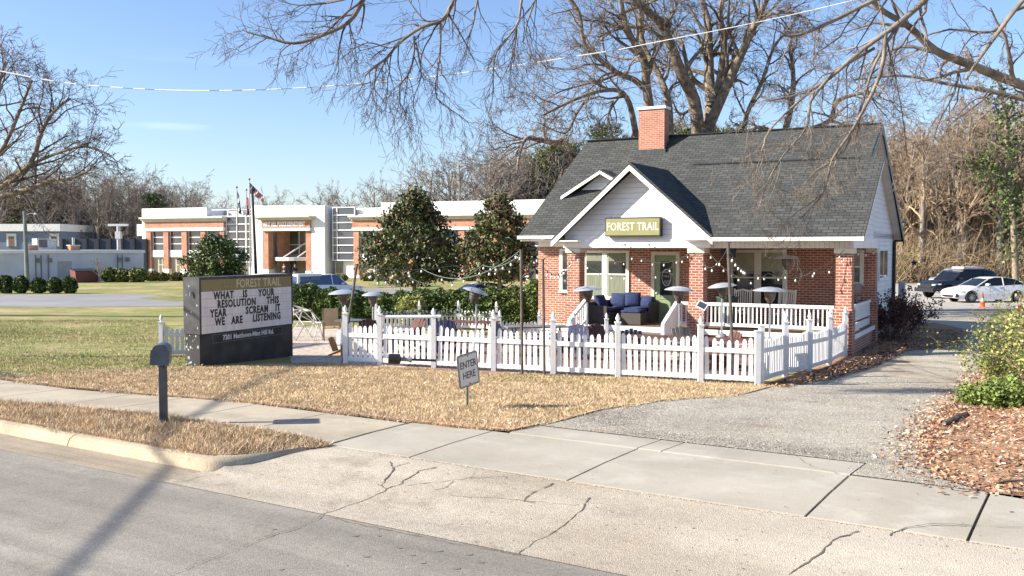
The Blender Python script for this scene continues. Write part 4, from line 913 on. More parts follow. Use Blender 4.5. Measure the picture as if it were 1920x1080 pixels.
mb = MB(); mb.box(.05, W-.05, -.012, -.001, 1.72, Hs-.06); mb.build('name_panel', mat('olive_panel', (.22, .18, .07), .5, .08, 2), rs)
M_BOARD = mat('letter_board', (.66, .60, .57), .6, .05, 2.2, col2=(.74, .69, .66), stretch=(3, 1, .6))
mb = MB(); mb.box(.05, W-.05, -.012, -.001, .745, 1.716); mb.build('letter_board', M_BOARD, rs)
mb = MB()
for z in (.93, 1.14, 1.345, 1.55): mb.box(.06, W-.06, -.017, -.0125, z-.004, z+.004)
mb.build('letter_track', mat('clear_track', (.40, .37, .35), .4), rs)
mb = MB(); mb.text('FOREST TRAIL', .29, Matrix.Translation((W*.61, -.0135, 1.855)) @ FRM, .001, .002, xs=.9, sp=1.04); mb.build('name_lettering', mat('pale_olive_lettering', (.62, .54, .30), .6), rs)
mb = MB()                                           # faint emblem left of the name: leafy sprigs in outline
for i in range(9):
    x = W*.22 + .055*i; h = .05+.09*abs(math.sin(i*1.3)); mb.bar((x, -.0135, 1.77), (x+.03*math.sin(i*2.1), -.0135, 1.77+h), .008, .002); mb.bar((x-.03, -.0135, 1.79+h*.4), (x+.03, -.0135, 1.77+h), .007, .002)
mb.build('emblem', mat('faint_emblem', (.36, .29, .11), .6), rs)
BLK = mat('letter_black', (.02, .02, .02), .5)
mb = MB(); LH = .25
def line(words, z):
    for x, tx, xs in words: mb.text(tx, LH, Matrix.Translation((x*W, -.019, z)) @ FRM, .002, .0095, align='LEFT', xs=xs*.82, sp=1.16)
line([(.135, 'WHAT', 1.02), (.43, 'IS', 1.0), (.60, 'YOUR', 1.0)], 1.60)
line([(.17, 'RESOLUTION', 1.0), (.69, 'THIS', 1.05)], 1.395)
line([(.10, 'YEAR', 1.02), (.46, 'SCREAM', 1.02), (.79, 'IT', 1.0)], 1.19)
line([(.145, 'WE', 1.0), (.31, 'ARE', 1.0), (.535, 'LISTENING', .97)], .985)
mb.build('message_letters', BLK, rs)
mb = MB(); 
for x in (.86, .90, .94): mb.box(x*W-.02, x*W+.02, -.0145, -.0126, 1.36, 1.54); mb.box((x-.02)*W-.02, (x-.02)*W+.01, -.0145, -.0126, 1.15, 1.33)
mb.build('letter_ghosts', mat('ghost_marks', (.71, .66, .63), .6), rs)
mb = MB(); mb.text('7201 Matthews-Mint Hill Rd.', .16, Matrix.Translation((W*.50, -.003, .60)) @ FRM, .001, .0065, xs=1.0, sp=1.02); mb.build('address_lettering', mat('grey_lettering', (.52, .52, .51), .6), rs)
mb = MB(); x0, x1, z0, z1 = W*.125, W*.875, .50, .70
for q in ((x0, x1, z0, z0+.008), (x0, x1, z1-.008, z1), (x0, x0+.008, z0+.008, z1-.008), (x1-.008, x1, z0+.008, z1-.008)): mb.box(q[0], q[1], -.004, -.001, q[2], q[3])
mb.build('address_border', mat('dim_grey_line', (.16, .16, .155), .6), rs)
mb = MB(); mb.tube([(-.03, .2, 1.72), (-.06, .2, 1.70), (-.06, .2, 1.62)], .02, 6); mb.build('conduit', STEEL, rs)

# ================================================================== MAILBOX AND YARD SIGN
p = G(307, 796)
mbx = thing('mailbox', 'dark grey mailbox on a black square post in the verge grass', 'mailbox', p, 0)
mb = MB(); mb.box(-.047, .047, -.047, .047, -.1, .93); mb.build('post', mat('black_post', (.03, .035, .045), .6, .3, 4), mbx)
box = MB(); hw, hl, hs, cz = .115, .21, .20, 0
prof = [(-hw, 0), (hw, 0), (hw, .19)] + [(hw*math.cos(a), .19 + .10*math.sin(a)) for a in [R(15*k) for k in range(2, 11)]] + [(-hw, .19)]
box.prism([(x, -hl, z) for x, z in prof], (0, 2*hl, 0))
DRK = mat('mailbox_paint', (.085, .095, .115), .5, .25, 8, bump=.1)
Mx = Matrix.Translation((-.02, 0, .91)) @ Matrix.Rotation(R(13), 4, 'Z') @ Matrix.Rotation(R(3), 4, 'Y')
box.xf(Mx); body = box.build('box', DRK, mbx)
dr = MB(); pr = [(-.13, -.01), (.13, -.01), (.13, .2), (.09, .225), (.05, .27), (0, .285), (-.05, .27), (-.09, .225), (-.13, .2)]
dr.prism([(x, -hl-.012, z) for x, z in pr], (0, .012, 0)); dr.xf(Mx); dr.build('door', DRK, mbx)
mk = MB(); mk.text('7201', .07, Matrix.Translation((hw+.002, -.1, .12)) @ Matrix.Rotation(R(90), 4, 'Z') @ FRM, .001, .001); mk.xf(Mx); mk.build('number', mat('faded_red', (.35, .12, .08), .6), mbx)
p = G(877, 764); pw_ = thing('enter_sign', 'white ENTER HERE sign on a thin post in the dry lawn', 'sign', p, R(50))
mb = MB(); mb.bar((0, .01, -.1), (0, .01, .42), .022); mb.build('post', mat('green_post', (.03, .05, .035), .6), pw_)
def rrect(w, h, r, n=5):
    out = []
    for cx, cz_, a0 in ((w/2-r, h/2-r, 0), (-w/2+r, h/2-r, 90), (-w/2+r, -h/2+r, 180), (w/2-r, -h/2+r, 270)):
        for k in range(n+1): a = R(a0+90*k/n); out.append((cx+r*math.cos(a), cz_+r*math.sin(a)))
    return out
SGM = Matrix.Translation((0, 0, .64)) @ Matrix.Rotation(R(-8), 4, 'Y')
mb = MB(); mb.prism([(x, -.02, z) for x, z in rrect(.50, .56, .045)], (0, .015, 0)); mb.xf(SGM); mb.build('edge', mat('sign_back', (.09, .09, .10), .5), pw_)
mb = MB(); mb.poly([(x, -.0215, z) for x, z in rrect(.47, .53, .035)]); mb.xf(SGM); mb.build('face', mat('sign_face', (.66, .65, .60), .5, .06), pw_)
mb = MB(); ob = rrect(.455, .515, .03); ib = rrect(.438, .498, .025)
for i in range(len(ob)): j = (i+1) % len(ob); mb.poly([(ob[i][0], -.0225, ob[i][1]), (ob[j][0], -.0225, ob[j][1]), (ib[j][0], -.0225, ib[j][1]), (ib[i][0], -.0225, ib[i][1])])
mb.text('ENTER', .165, Matrix.Translation((0, -.0235, .09)) @ FRM, .001, .002, xs=.82); mb.text('HERE', .165, Matrix.Translation((0, -.0235, -.09)) @ FRM, .001, .002, xs=.82); mb.xf(SGM); mb.build('lettering', mat('sign_black', (.05, .05, .05), .6), pw_)
mb = MB()
for z in (.235, -.235): mb.lathe([(0, 0), (.012, 0), (.012, .008), (0, .01)], n=8); 
mb.v = mb.v; k = len(mb.v)//2; M1 = SGM @ Matrix.Translation((0, -.022, .235)) @ FRM; M2 = SGM @ Matrix.Translation((0, -.022, -.235)) @ FRM
mb.v = [tuple(M1 @ Vector(q)) for q in mb.v[:k]] + [tuple(M2 @ Vector(q)) for q in mb.v[k:]]; mb.build('bolt', DARK, pw_)

# ================================================================== PATIO HEATERS
def heater(label, px, Y, size=1., tilt=0, taz=0, bent=False, base_z=None, m=None):
    top = AT(px[0], px[1], Y); zb = base_z if base_z is not None else float(gz(top.x, top.y)); H = top.z - zb
    h = thing('patio_heater', label, 'heater', (top.x, top.y, zb), 0, 'mushroom patio heaters'); r = .42*size; S = m or STEEL
    T = Matrix.Translation((0, 0, H)) @ Matrix.Rotation(taz, 4, 'Z') @ Matrix.Rotation(tilt, 4, 'Y') @ Matrix.Translation((0, 0, -H))
    mb = MB(); mb.lathe([(r, -.07), (r*.97, -.055), (r*.75, -.01), (r*.45, .03), (.0, .05), (.0, .045), (r*.45, .022), (r*.75, -.018), (r*.96, -.065), (r, -.07)], (0, 0, H), 26); mb.xf(T)
    mb.build('reflector', mat('dull_aluminium', (.55, .57, .58), .38, .08, 3, metal=.55), h, smooth=True)
    mb = MB(); mb.lathe([(.0, -.02), (.15, -.03), (.16, -.10), (.12, -.30), (.07, -.36), (.06, -.42), (0, -.42)], (0, 0, H), 16); mb.xf(T); mb.build('burner', mat('sooty_steel', (.14, .12, .10), .5, .4, 6, metal=.5), h, smooth=True)
    mb = MB(); mb.tube([(0, 0, .5), (0, 0, H-.40)], .028, 8); mb.build('pole', S, h)
    mb = MB(); mb.lathe([(.0, .02), (.26, .02), (.27, .05), (.2, .07), (.19, .52), (.12, .62), (.03, .66), (0, .66)], (0, 0, 0), 18); mb.build('base', mat('heater_base', (.30, .30, .30), .45, .15, 4, metal=.4), h, smooth=True)
    if bent:
        mb = MB(); mb.tube([(-.12, 0, H-.10), (-.2, 0, H-.30), (-.13, 0, H-.52)], .03, 6); mb.tube([(.02, 0, H-.42), (.01, 0, H-.56)], .02, 6); mb.build('loose_bracket', DARK, h)
    return h
heater('silver mushroom heater standing beside the left stair railing of the porch', (1101, 539), 26.8, 1.0, R(-4), 0)
heater('silver mushroom heater standing at the right stair railing in front of the middle pillar', (1274, 540), 26.2, 1.0, R(3))
heater('mushroom heater with a bowed white hood next to the tall pole', (1354, 533), 27.0, 1.0, R(-6), 0)
heater('mushroom heater with a flat silver hood in front of the long porch balustrade', (1444, 541), 25.4, 1.1, R(1))
heater('mushroom heater with a beige hood standing on the porch behind the balustrade', (1475, 481), 30.2, 1.0, 0, base_z=FZ, m=mat('cream_metal', (.5, .45, .36), .5))
heater('tilted silver mushroom heater with a bent bracket in the left half of the yard', (893, 543), 26.5, .9, R(17), 0, True)
heater('silver mushroom heater nearest the road sign, behind the leaning pole', (643, 546), 26.6, 1.0, R(-2))
heater('smaller mushroom heater in front of the hedge just right of the leaning pole', (699, 550), 30.0, .85, 0)

# ================================================================== POLES AND STRING LIGHTS
POLEM = mat('rusty_dark_pole', (.10, .085, .07), .7, .4, 6)
def pole(label, bot, top, r=.03, h_only=None):
    b0 = G(*bot); t0 = AT(top[0], top[1], b0.y); o = thing('light_pole', label, 'pole', b0, 0, 'poles carrying the string lights')
    mb = MB(); mb.tube([(0, 0, -.1), t0-b0], r, 8); mb.build('shaft', POLEM, o); mb = MB(); mb.tube([t0-b0 - Vector((.04, 0, .03)), t0-b0 + Vector((.05, 0, .01))], .012, 6); mb.build('hook', DARK, o); return t0
pA = pole('leaning dark pole at the left end of the long picket fence', (641, 681), (669, 497), .032)
pB = pole('upright dark pole before the left wall of the house, the taller of a close pair', (979, 704), (977, 468), .032)
pC = pole('upright dark pole before the left wall of the house, the shorter of a close pair', (1021, 705), (1018, 485), .030)
pD = pole('tall dark pole at the right end of the lawn near the fence corner', (1376, 719), (1365, 455), .034)
BULB = mat('glass_bulb', (.80, .78, .70), .15, .05, 5, spec=.9)
SOCK = mat('bulb_socket', (.04, .04, .035), .6)
bulb_proto = None
def string(label, pts, sag, every=.55, seed=0, wire=.007, colr=None):
    global bulb_proto
    rng = random.Random(seed); o = thing('string_lights', label, 'string lights', pts[0], 0, 'festoon lights strung over the yard'); path = []
    for (a, b), sg in zip(zip(pts[:-1], pts[1:]), sag):
        n = 14
        for i in range(n + (b is pts[-1])): f = i/n; p = a.lerp(b, f); p.z -= sg*4*f*(1-f); path.append(p)
    mb = MB(); mb.tube([q-pts[0] for q in path], wire, 5); mb.build('wire', colr or mat('cable', (.07, .08, .07), .6), o)
    acc = every*.5
    for a, b in zip(path[:-1], path[1:]):
        L = (b-a).length; 
        while acc < L:
            p = a.lerp(b, acc/L) - pts[0]
            if bulb_proto is None:
                mb = MB(); mb.lathe([(0, -.045), (.018, -.058), (.028, -.085), (.024, -.11), (.010, -.122), (0, -.124)], n=8); bo = mb.build('bulb', BULB, o, smooth=True)
                mb = MB(); mb.lathe([(0, .0), (.014, 0), (.015, -.046), (0, -.05)], n=6); so_ = mb.build('socket', SOCK, bo); bulb_proto = (bo, so_); bo.location = p
            else:
                bo = bulb_proto[0].copy(); COL.objects.link(bo); bo.parent = o; bo.location = p
                so_ = bulb_proto[1].copy(); COL.objects.link(so_); so_.parent = bo
            bo.rotation_euler = (rng.gauss(0, .12), rng.gauss(0, .12), 0)
            acc += every
        acc -= L
    return o
gcab = mat('green_cable', (.16, .22, .19), .6)
far = AT(1000, 512, 33.5)
string('upper string of festoon bulbs from the leaning pole to the taller of the paired poles', [pA, AT(790, 503, 26.5), pB], [.32, .45], 1.5, 1, .008, gcab)
string('lower sagging string of festoon bulbs in front of the magnolias', [pA + Vector((.1, .6, -.1)), AT(742, 503, 29), AT(905, 497, 28), pB+Vector((0, 0, -.1))], [.35, .55, .15], 1.35, 2, .008, gcab)
string('string of festoon bulbs from the leaning pole back to the left corner of the house', [pA, AT(850, 498, 27), HW(11.6, 2.5, 2.35)], [.12, .30], 1.5, 3, .007, gcab)
string('string of festoon bulbs from the paired poles to the left brick pillar', [pB+Vector((0, 0, -.35)), pC+Vector((0, 0, -.2)), HW(8.9, -.1, 2.5)], [.05, .35], 1.1, 4)
string('string of festoon bulbs across the porch opening above the sofa', [HW(9.1, -.2, 2.7), HW(8.0, .6, 2.62), HW(6.8, .1, 2.55), HW(4.7, -.1, 2.7)], [.1, .3, .35], .42, 5)
string('deep loop of festoon bulbs hanging before the green door', [HW(8.9, -.15, 2.6), HW(6.9, -.5, 1.85), HW(4.9, -.1, 2.55)], [.25, .3], .5, 6)
string('string of festoon bulbs from the middle pillar to the tall pole', [HW(4.6, -.1, 2.6), pD+Vector((0, 0, -.1))], [.45], 2.2, 7)
string('long sagging string of festoon bulbs from the tall pole to the right pillar', [pD + Vector((0, 0, -.1)), AT(1400, 507, 26.5), AT(1470, 515, 27), HW(.2, -.1, 2.7)], [.12, .12, .25], .95, 8)
string('second sagging string of festoon bulbs under the beam toward the right pillar', [HW(4.3, .0, 2.65), AT(1385, 520, 27.5), AT(1440, 512, 28), AT(1520, 512, 27.5), HW(.1, .0, 2.65)], [.1, .15, .15, .2], .5, 9)
string('short string of three festoon bulbs under the side beam of the porch', [HW(-.02, .2, 2.7), HW(-.03, 4.8, 2.72)], [.1], 1.5, 10)
# the fallen lamp head / pole resting on the fence
fl0 = G(724, 690); fo = thing('fallen_heater', 'fallen black heater lying against the foot of the picket fence', 'heater', (fl0.x, fl0.y-.42, fl0.z), 0)
e = AT(818, 676, fl0.y-.42) - Vector((fl0.x, fl0.y-.42, fl0.z)); s_ = AT(738, 673, fl0.y-.47) - Vector((fl0.x, fl0.y-.42, fl0.z))
mb = MB(); mb.tube([s_, e], .028, 8); mb.build('pole', DARK, fo)
mb = MB(); dd = (e-s_).normalized(); mb.tube([s_-dd*.12, s_-dd*.10, s_+dd*.14, s_+dd*.17], [.09, .12, .12, .06], 12); mb.build('tank', DARK, fo)
mb = MB(); mb.tube([s_+dd*.17, s_+dd*.36], [.05, .05], 10); mb.tube([s_+dd*.36, s_+dd*.42], [.07, .07], 10); mb.build('collar', mat('grey_metal', (.25, .26, .27)), fo)
mb = MB(); mb.bar(s_-dd*.1+Vector((0, 0, .02)), Vector(s_-dd*.42+Vector((0, 0, .38))), .03); mb.build('stay', WHITE, fo)

# ================================================================== YARD THINGS
dc = AT(549, 662, 31.0); dc.z = float(gz(dc.x, dc.y))
dome = thing('climbing_dome', 'white pipe geodesic climbing dome on the wood chips behind the road sign', 'climbing dome', dc, 0)
def dome_mesh():
    mb = MB(); rings = [(1.02, 0, 10, 0), (.95, .5, 10, .5), (.62, .92, 5, 0), (.0, 1.12, 1, 0)]; P = []
    for r, z, n, o in rings: P.append([Vector((r*math.cos(2*math.pi*(i+o)/n), r*math.sin(2*math.pi*(i+o)/n), z)) for i in range(n)])
    def B(a, b): mb.tube([a, b], .017, 6)
    for i in range(10): B(P[0][i], P[1][i]); B(P[0][(i+1) % 10], P[1][i]); B(P[1][i], P[1][(i+1) % 10])
    for i in range(5):
        B(P[2][i], P[2][(i+1) % 5]); B(P[2][i], P[3][0]); B(P[1][(2*i) % 10], P[2][i]); B(P[1][(2*i-1) % 10], P[2][i]); B(P[1][(2*i+1) % 10], P[2][i]); 
    return mb
dome_mesh().build('frame', mat('pipe_paint', (.70, .66, .60), .5, .1), dome)
mb = MB()
for i in range(5): mb.tube([(.62*math.cos(2*math.pi*i/5), .62*math.sin(2*math.pi*i/5), .92-.04), (.62*math.cos(2*math.pi*i/5), .62*math.sin(2*math.pi*i/5), .92+.04)], .035, 8)
mb.tube([(0, 0, 1.08), (0, 0, 1.16)], .045, 8); mb.build('joint', mat('joint_cap', (.35, .2, .14), .6), dome)
def sling_chair(x, y, rz, label, m):
    c = thing('patio_chair', label, 'chair', GP(x, y), rz, 'patio chairs in the yard'); FRMM = mat('bronze_frame', (.13, .08, .05), .5, .2)
    mb = MB(); mb.box(-.24, .24, -.25, .22, .41, .44); mb.build('seat', m, c)
    mb = MB(); mb.hexa([(-.23, .2, .46), (.23, .2, .46), (.23, .235, .46), (-.23, .235, .46)], [(-.23, .36, 1.02), (.23, .36, 1.02), (.23, .39, 1.02), (-.23, .39, 1.02)]); mb.build('backrest', m, c)
    for sx in (-.26, .26):
        mb = MB(); mb.tube([(sx, -.28, 0), (sx, -.24, .62), (sx, .18, .64), (sx, .26, .45), (sx, .38, 1.04)], .016, 6); mb.build('side_frame', FRMM, c); mb = MB(); mb.tube([(sx, .22, .44), (sx, .32, 0)], .016, 6); mb.build('leg', FRMM, c)
    return c
SL = mat('tan_sling', (.42, .29, .16), .8, .1, 4)
q = AT(622, 640, 30.5)
sling_chair(q.x, q.y, R(15), 'tan sling patio chair with high back beside the climbing dome', SL)
def ptable(x, y, label, r=.5, m=None):
    t = thing('patio_table', label, 'table', GP(x, y), 0, 'patio tables in the yard')
    mb = MB(); mb.lathe([(0, .70), (r, .70), (r, .73), (0, .74)], n=24); mb.build('table_top', m or mat('smoky_glass_top', (.10, .09, .08), .3), t)
    for k in range(3):
        a = R(120*k+20); mb = MB(); mb.tube([(.1*math.cos(a), .1*math.sin(a), .7), (.08*math.cos(a), .08*math.sin(a), .35), (r*.8*math.cos(a), r*.8*math.sin(a), .0)], .015, 6); mb.build('leg', mat('bronze_frame', (.13, .08, .05)), t)
q = AT(640, 645, 29.6); ptable(q.x+.3, q.y, 'round dark patio table beside the tan sling chair')
def adirondack(x, y, rz, label, m):
    c = thing('wooden_chair', label, 'chair', GP(x, y), rz, 'low wooden garden chairs in the yard')
    mb = MB(); mb.hexa([(-.27, -.3, .34), (.27, -.3, .34), (.27, .22, .22), (-.27, .22, .22)], [(-.27, -.3, .37), (.27, -.3, .37), (.27, .22, .25), (-.27, .22, .25)]); mb.build('seat', m, c)
    mb = MB()
    for i in range(5):
        X = -.22+.11*i; h = .92-.03*abs(i-2); mb.hexa([(X-.05, .2, .24), (X+.05, .2, .24), (X+.05, .225, .24), (X-.05, .225, .24)], [(X-.05, .46, h), (X+.05, .46, h), (X+.05, .485, h), (X-.05, .485, h)])
    mb.build('backrest', m, c)
    for sx in (-.31, .31):
        mb = MB(); mb.bar((sx, -.3, 0), (sx, -.3, .52), .035, .09); mb.build('leg', m, c); mb = MB(); mb.box(sx-.07, sx+.07, -.36, .34, .52, .545); mb.build('armrest', m, c); mb = MB(); mb.bar((sx*.9, -.28, .3), (sx*.9, .45, .02), .03, .09); mb.build('rear_leg', m, c)
    return c
q = G(630, 670); adirondack(q.x, q.y+.5, R(70), 'small orange brown wooden chair low beside the leaning pole', mat('orange_wood', (.50, .24, .09), .8, .2, 6)).scale = (.55, .55, .55)
RW = mat('red_brown_wood', (.12, .055, .04), .8, .25, 6); BL = mat('faded_blue_wood', (.05, .055, .11), .8, .25, 6); GW = mat('grey_wood', (.22, .19, .16), .85, .2, 6)
spots = [(700, 26.5, 'red brown wooden chair behind the second gap of the picket fence', RW, 30), (765, 27.0, 'dark brown wooden chair behind the picket fence above the fallen heater', RW, -40), (838, 26.6, 'blue wooden chair left of the tilted heater, behind the pickets', BL, 10),
         (955, 26.0, 'grey wooden chair behind the pickets by the pair of poles', GW, 60), (1075, 25.3, 'blue wooden chair behind the pickets below the left stair railing', BL, -20), (1135, 25.6, 'red brown wooden chair behind the pickets in front of the porch steps', RW, 30), (1185, 24.8, 'blue wooden chair behind the pickets right of the porch steps', BL, 170), (1350, 23.6, 'red brown wooden chair behind the pickets by the tall pole', RW, -70), (1290, 25.0, 'grey wooden chair behind the pickets in front of the middle pillar', GW, 15)]
for x, Y, lab, m, r_ in spots: q = AT(x, 640, Y); adirondack(q.x, q.y, R(r_), lab, m)
def picnic(x, Y, rz, label, m):
    q = AT(x, 640, Y); t = thing('picnic_table', label, 'table', GP(q.x, q.y), rz, 'wooden picnic tables in the yard')
    mb = MB()
    for i in range(5): mb.box(-.9, .9, -.37+.15*i, -.235+.15*i, .71, .75)
    mb.build('table_top', m, t)
    for y in (-.72, .62):
        mb = MB(); mb.box(-.9, .9, y-.02, y+.12, .42, .46); mb.box(-.9, .9, y+.13, y+.24, .42, .46); mb.build('bench', m, t)
    for x_ in (-.65, .65):
        mb = MB(); mb.bar((x_, -.25, .70), (x_, -.68, 0), .04, .09); mb.bar((x_, .25, .70), (x_, .68, 0), .04, .09); mb.bar((x_+.03, -.75, .40), (x_+.03, .75, .40), .04, .09); mb.build('trestle', m, t)
picnic(880, 29.5, R(-20), 'red brown picnic table in the yard under the tilted heater', RW)
picnic(1005, 27.5, R(10), 'grey picnic table behind the pair of poles', GW)
picnic(1240, 23.8, R(-25), 'dark picnic table behind the pickets before the right stair railing', mat('dark_wood', (.10, .06, .05), .8, .3, 6))
picnic(1395, 22.9, R(-32), 'red brown picnic table just inside the front corner of the fence', RW)
q = AT(775, 612, 31.5); wt = thing('folding_table', 'long white folding table in front of the hedge', 'table', GP(q.x, q.y), R(5))
mb = MB(); mb.box(-.92, .92, -.38, .38, .74, .79); mb.build('table_top', WHITE, wt)
for x_ in (-.7, .7): mb = MB(); mb.tube([(x_, -.3, .74), (x_, -.3, 0)], .018, 6); mb.tube([(x_, .3, .74), (x_, .3, 0)], .018, 6); mb.tube([(x_, -.3, .12), (x_, .3, .12)], .014, 6); mb.build('leg', STEEL, wt)
# ================================================================== FAR BUILDINGS
def frame_at(x0, Y0, x1, Y1):
    A = AT(x0, 465, Y0); B = AT(x1, 465, Y1); A.z = B.z = 0; u = (B-A); L = u.length; return A, math.atan2(u.y, u.x), L
PA, PANG, PL = frame_at(267, 113, 1015, 93.5)
def pu(x):                                           # distance along the facade seen at photo column x
    d = ray(x, 465); k = d.x/d.y; ux, uy = math.cos(PANG), math.sin(PANG); return (k*PA.y - PA.x)/(ux - k*uy)
def pz(x, y):                                        # height seen at photo pixel on the facade plane
    u = pu(x); return AT(x, y, PA.y + u*math.sin(PANG)).z
PBASE = -.5
pol = thing('police_building', 'long white and brick two storey police department building with dark glass bays', 'building', (PA.x, PA.y, PBASE), PANG)
STUC = mat('white_stucco', (.78, .77, .75), .8, .04, .6); PBR = brick_mat('orange_brick', (.40, .18, .11), (.46, .225, .14), (.45, .32, .24), bw=.4, bh=.2, msize=.01)
CREAM = mat('cream_cornice', (.62, .58, .48), .8, .06, 1); TINT = mat('tinted_glass', (.055, .07, .095), .12, .4, .35, spec=.7); SHOP = mat('shaded_glass', (.13, .12, .085), .2, .4, .3, spec=.6)
def pb(mb, x0, x1, y0, y1, f, b):                     # box from photo columns/rows, depth from f (front, negative is nearer) to b
    xm = (x0+x1)/2; u0, u1 = pu(x0), pu(x1); mb.box(u0, u1, f, b, (pz(xm, y0) if y0 is not None else 8), (pz(xm, y1) if y1 is not None else PBASE)); return mb
def pbuild(mb, nm, m, par=None, label=None): return mb.build(nm, m, par or pol, off=(0, 0, -PBASE), label=label)
mb = MB(); u0, u1 = pu(267), pu(1075)
ZT = pz(330, 390); ZC = pz(540, 385); ZR = pz(860, 377)
mb.box(pu(267), pu(388), .0, 18, PBASE, ZT); mb.box(pu(388), pu(472), .3, 17.5, PBASE, pz(430, 404)); mb.box(pu(625), pu(715), .3, 17.5, PBASE, pz(668, 388)-.1); mb.box(pu(715), u1, 0, 18, PBASE, ZR); mb.box(pu(665), pu(715), 0.0, 17, PBASE, pz(690, 402))
pbuild(mb, 'wall', STUC)
def bay(xs, ytop, ybot, yb0, yb1, tag_=''):
    """brick piers, glazing, spandrels between piers at columns xs (pairs)"""
    y = lambda v: v
    for k, (a, b) in enumerate(xs):
        m_ = MB(); pb(m_, a, b, ytop, ybot-8, -.45, -.03); pr = pbuild(m_, 'pier', PBR); m_ = MB(); pb(m_, a-1.2, b+1.2, ybot-8, None, -.52, -.03); pbuild(m_, 'pier_base', STUC, pr)
    for (a, b) in zip([v[1] for v in xs[:-1]], [v[0] for v in xs[1:]]):
        m_ = MB(); pb(m_, a, b, ytop, yb0, -.06, -.01); w = pbuild(m_, 'window', TINT)
        m_ = MB(); h = (yb0-ytop)/3
        for i in (1, 2): pb(m_, a, b, ytop+h*i-.9, ytop+h*i+.9, -.12, -.062)
        pb(m_, a, a+1.2, ytop, yb0, -.11, -.063); pbuild(m_, 'mullion', STUC, w)
        m_ = MB(); pb(m_, a, b, yb0, yb1, -.3, -.01); pbuild(m_, 'spandrel', STUC)
        m_ = MB(); pb(m_, a+ (b-a)*.45, b-1.5, yb1+3, None, -.05, -.012); d_ = pbuild(m_, 'lower_window', SHOP); m_ = MB(); pb(m_, a+(b-a)*.45, b-1.5, yb1+14, yb1+15.2, -.08, -.051); pb(m_, a+(b-a)*.7, a+(b-a)*.7+1, yb1+3, None, -.079, -.0505); pbuild(m_, 'mullion', CREAM, d_)
    m_ = MB(); pb(m_, xs[0][1], xs[-1][0], yb1, None, -.03, .0-.002); pbuild(m_, 'lower_wall', mat('tan_wall', (.50, .45, .35), .8, .06, 1))
bay([(279, 288), (311.5, 320.5), (345.5, 355), (381, 390), (417, 425)], 433, 512, 469, 482)
bay([(667, 677), (713, 722), (768, 777), (818, 827), (863, 874), (925, 935), (983, 993), (1050, 1060)], 431, 524, 476, 491)
mb = MB(); pb(mb, 277, 425, 416, 427, -.5, -.02); pb(mb, 665, 1075, 411, 425, -.5, -.02); mb.build('brick_band', PBR, pol, off=(0, 0, -PBASE), split=True)
mb = MB(); pb(mb, 277, 425, 427.2, 433, -.58, -.02); pb(mb, 665, 1075, 425.2, 431, -.58, -.02); mb.build('lintel_band', STUC, pol, off=(0, 0, -PBASE), split=True)
def cornice(xa, xb, y0, y1, f=0):
    m_ = MB(); h = (y1-y0)/3
    for i in range(3): pb(m_, xa+i*1.2, xb-i*1.0, y0+h*i, y0+h*(i+1)-.05, f-1.05+.2*i, f-.02)
    return m_
pbuild(cornice(273, 428, 407, 416), 'cornice', CREAM); pbuild(cornice(662, 1078, 402, 411), 'cornice', CREAM)
def glasswall(xa, xb, y0, y1, rows, cols, f):
    m_ = MB(); pb(m_, xa, xb, y0, y1, f, f+.15); g = pbuild(m_, 'glass_wall', TINT); m_ = MB()
    for i in range(rows+1): yy = y0+(y1-y0)*i/rows; pb(m_, xa, xb, yy-.9, yy+.9, f-.12, f-.002)
    for c_ in cols: pb(m_, c_-.7, c_+.7, y0, y1, f-.10, f-.001)
    pbuild(m_, 'mullion', STUC, g)
glasswall(425, 472, 406, 491, 6, (427, 446.5, 463, 471), -.1); glasswall(625, 668, 389, 488, 7, (626, 634, 667), -.1); 
mb = MB(); pb(mb, 451, 459, 487, None, .1, .28); pbuild(mb, 'side_door', SHOP)
mb = MB(); pb(mb, 628, 640, 485, 512, .1, .28); pbuild(mb, 'lower_window', SHOP)
mb = MB()                                             # rooftop screen frame
for y in (393, 405): pb(mb, 388, 470, y-.6, y+.6, .3, .5)
for x in (424, 446, 469): pb(mb, x-.6, x+.6, 393, 405, .3, .5)
pbuild(mb, 'screen_frame', STUC)
mb = MB(); pb(mb, 389, 424, 394, 404, 3, 5); pb(mb, 426, 445, 394.5, 404, 4, 6); pbuild(mb, 'rooftop_unit', mat('unit_grey', (.45, .43, .40), .7, .4, .8))
# central entrance block, standing proud of the wings
CF = -.9
def pcen(x):                                          # columns measured on the plane of the block's face
    d = ray(x, 465); k = d.x/d.y; c_, s_ = math.cos(PANG), math.sin(PANG); ox, oy = PA.x - CF*s_*1, PA.y + CF*c_; return (k*oy - ox)/(c_ - k*s_)
def cz_(x, y): u = pcen(x); return AT(x, y, PA.y + CF*math.cos(PANG) + u*math.sin(PANG)).z
def cb(mb, x0, x1, y0, y1, f, b): mb.box(pcen(x0), pcen(x1), CF+f, CF+b, cz_((x0+x1)/2, y0), cz_((x0+x1)/2, y1) if y1 is not None else PBASE); return mb
top = 385
mb = MB(); cb(mb, 472, 493, top, None, 0, 5.2); cb(mb, 584, 609, top, None, 0, 5.2); cb(mb, 493, 584, top, 413, 0, 5.2); cb(mb, 493, 584, 413, None, 4.4, 5.1); pbuild(mb, 'entrance_block', STUC)
m_ = MB()
for i, (y0, y1) in enumerate(((405, 408), (408, 410.5), (410.5, 413))): cb(m_, 486+i*2, 591-i*2, y0, y1-.05, -1.1+.25*i, -.02)
pbuild(m_, 'cornice', CREAM)
mb = MB(); cb(mb, 493, 584, 413.1, 427.5, -.25, .5); cb(mb, 494, 503, 433, 505, .0, .9); cb(mb, 573.5, 583, 433, 508, .0, .9); cb(mb, 503.2, 508.5, 433, 500, 1.5, 4.3); pbuild(mb, 'brick_frame', PBR)
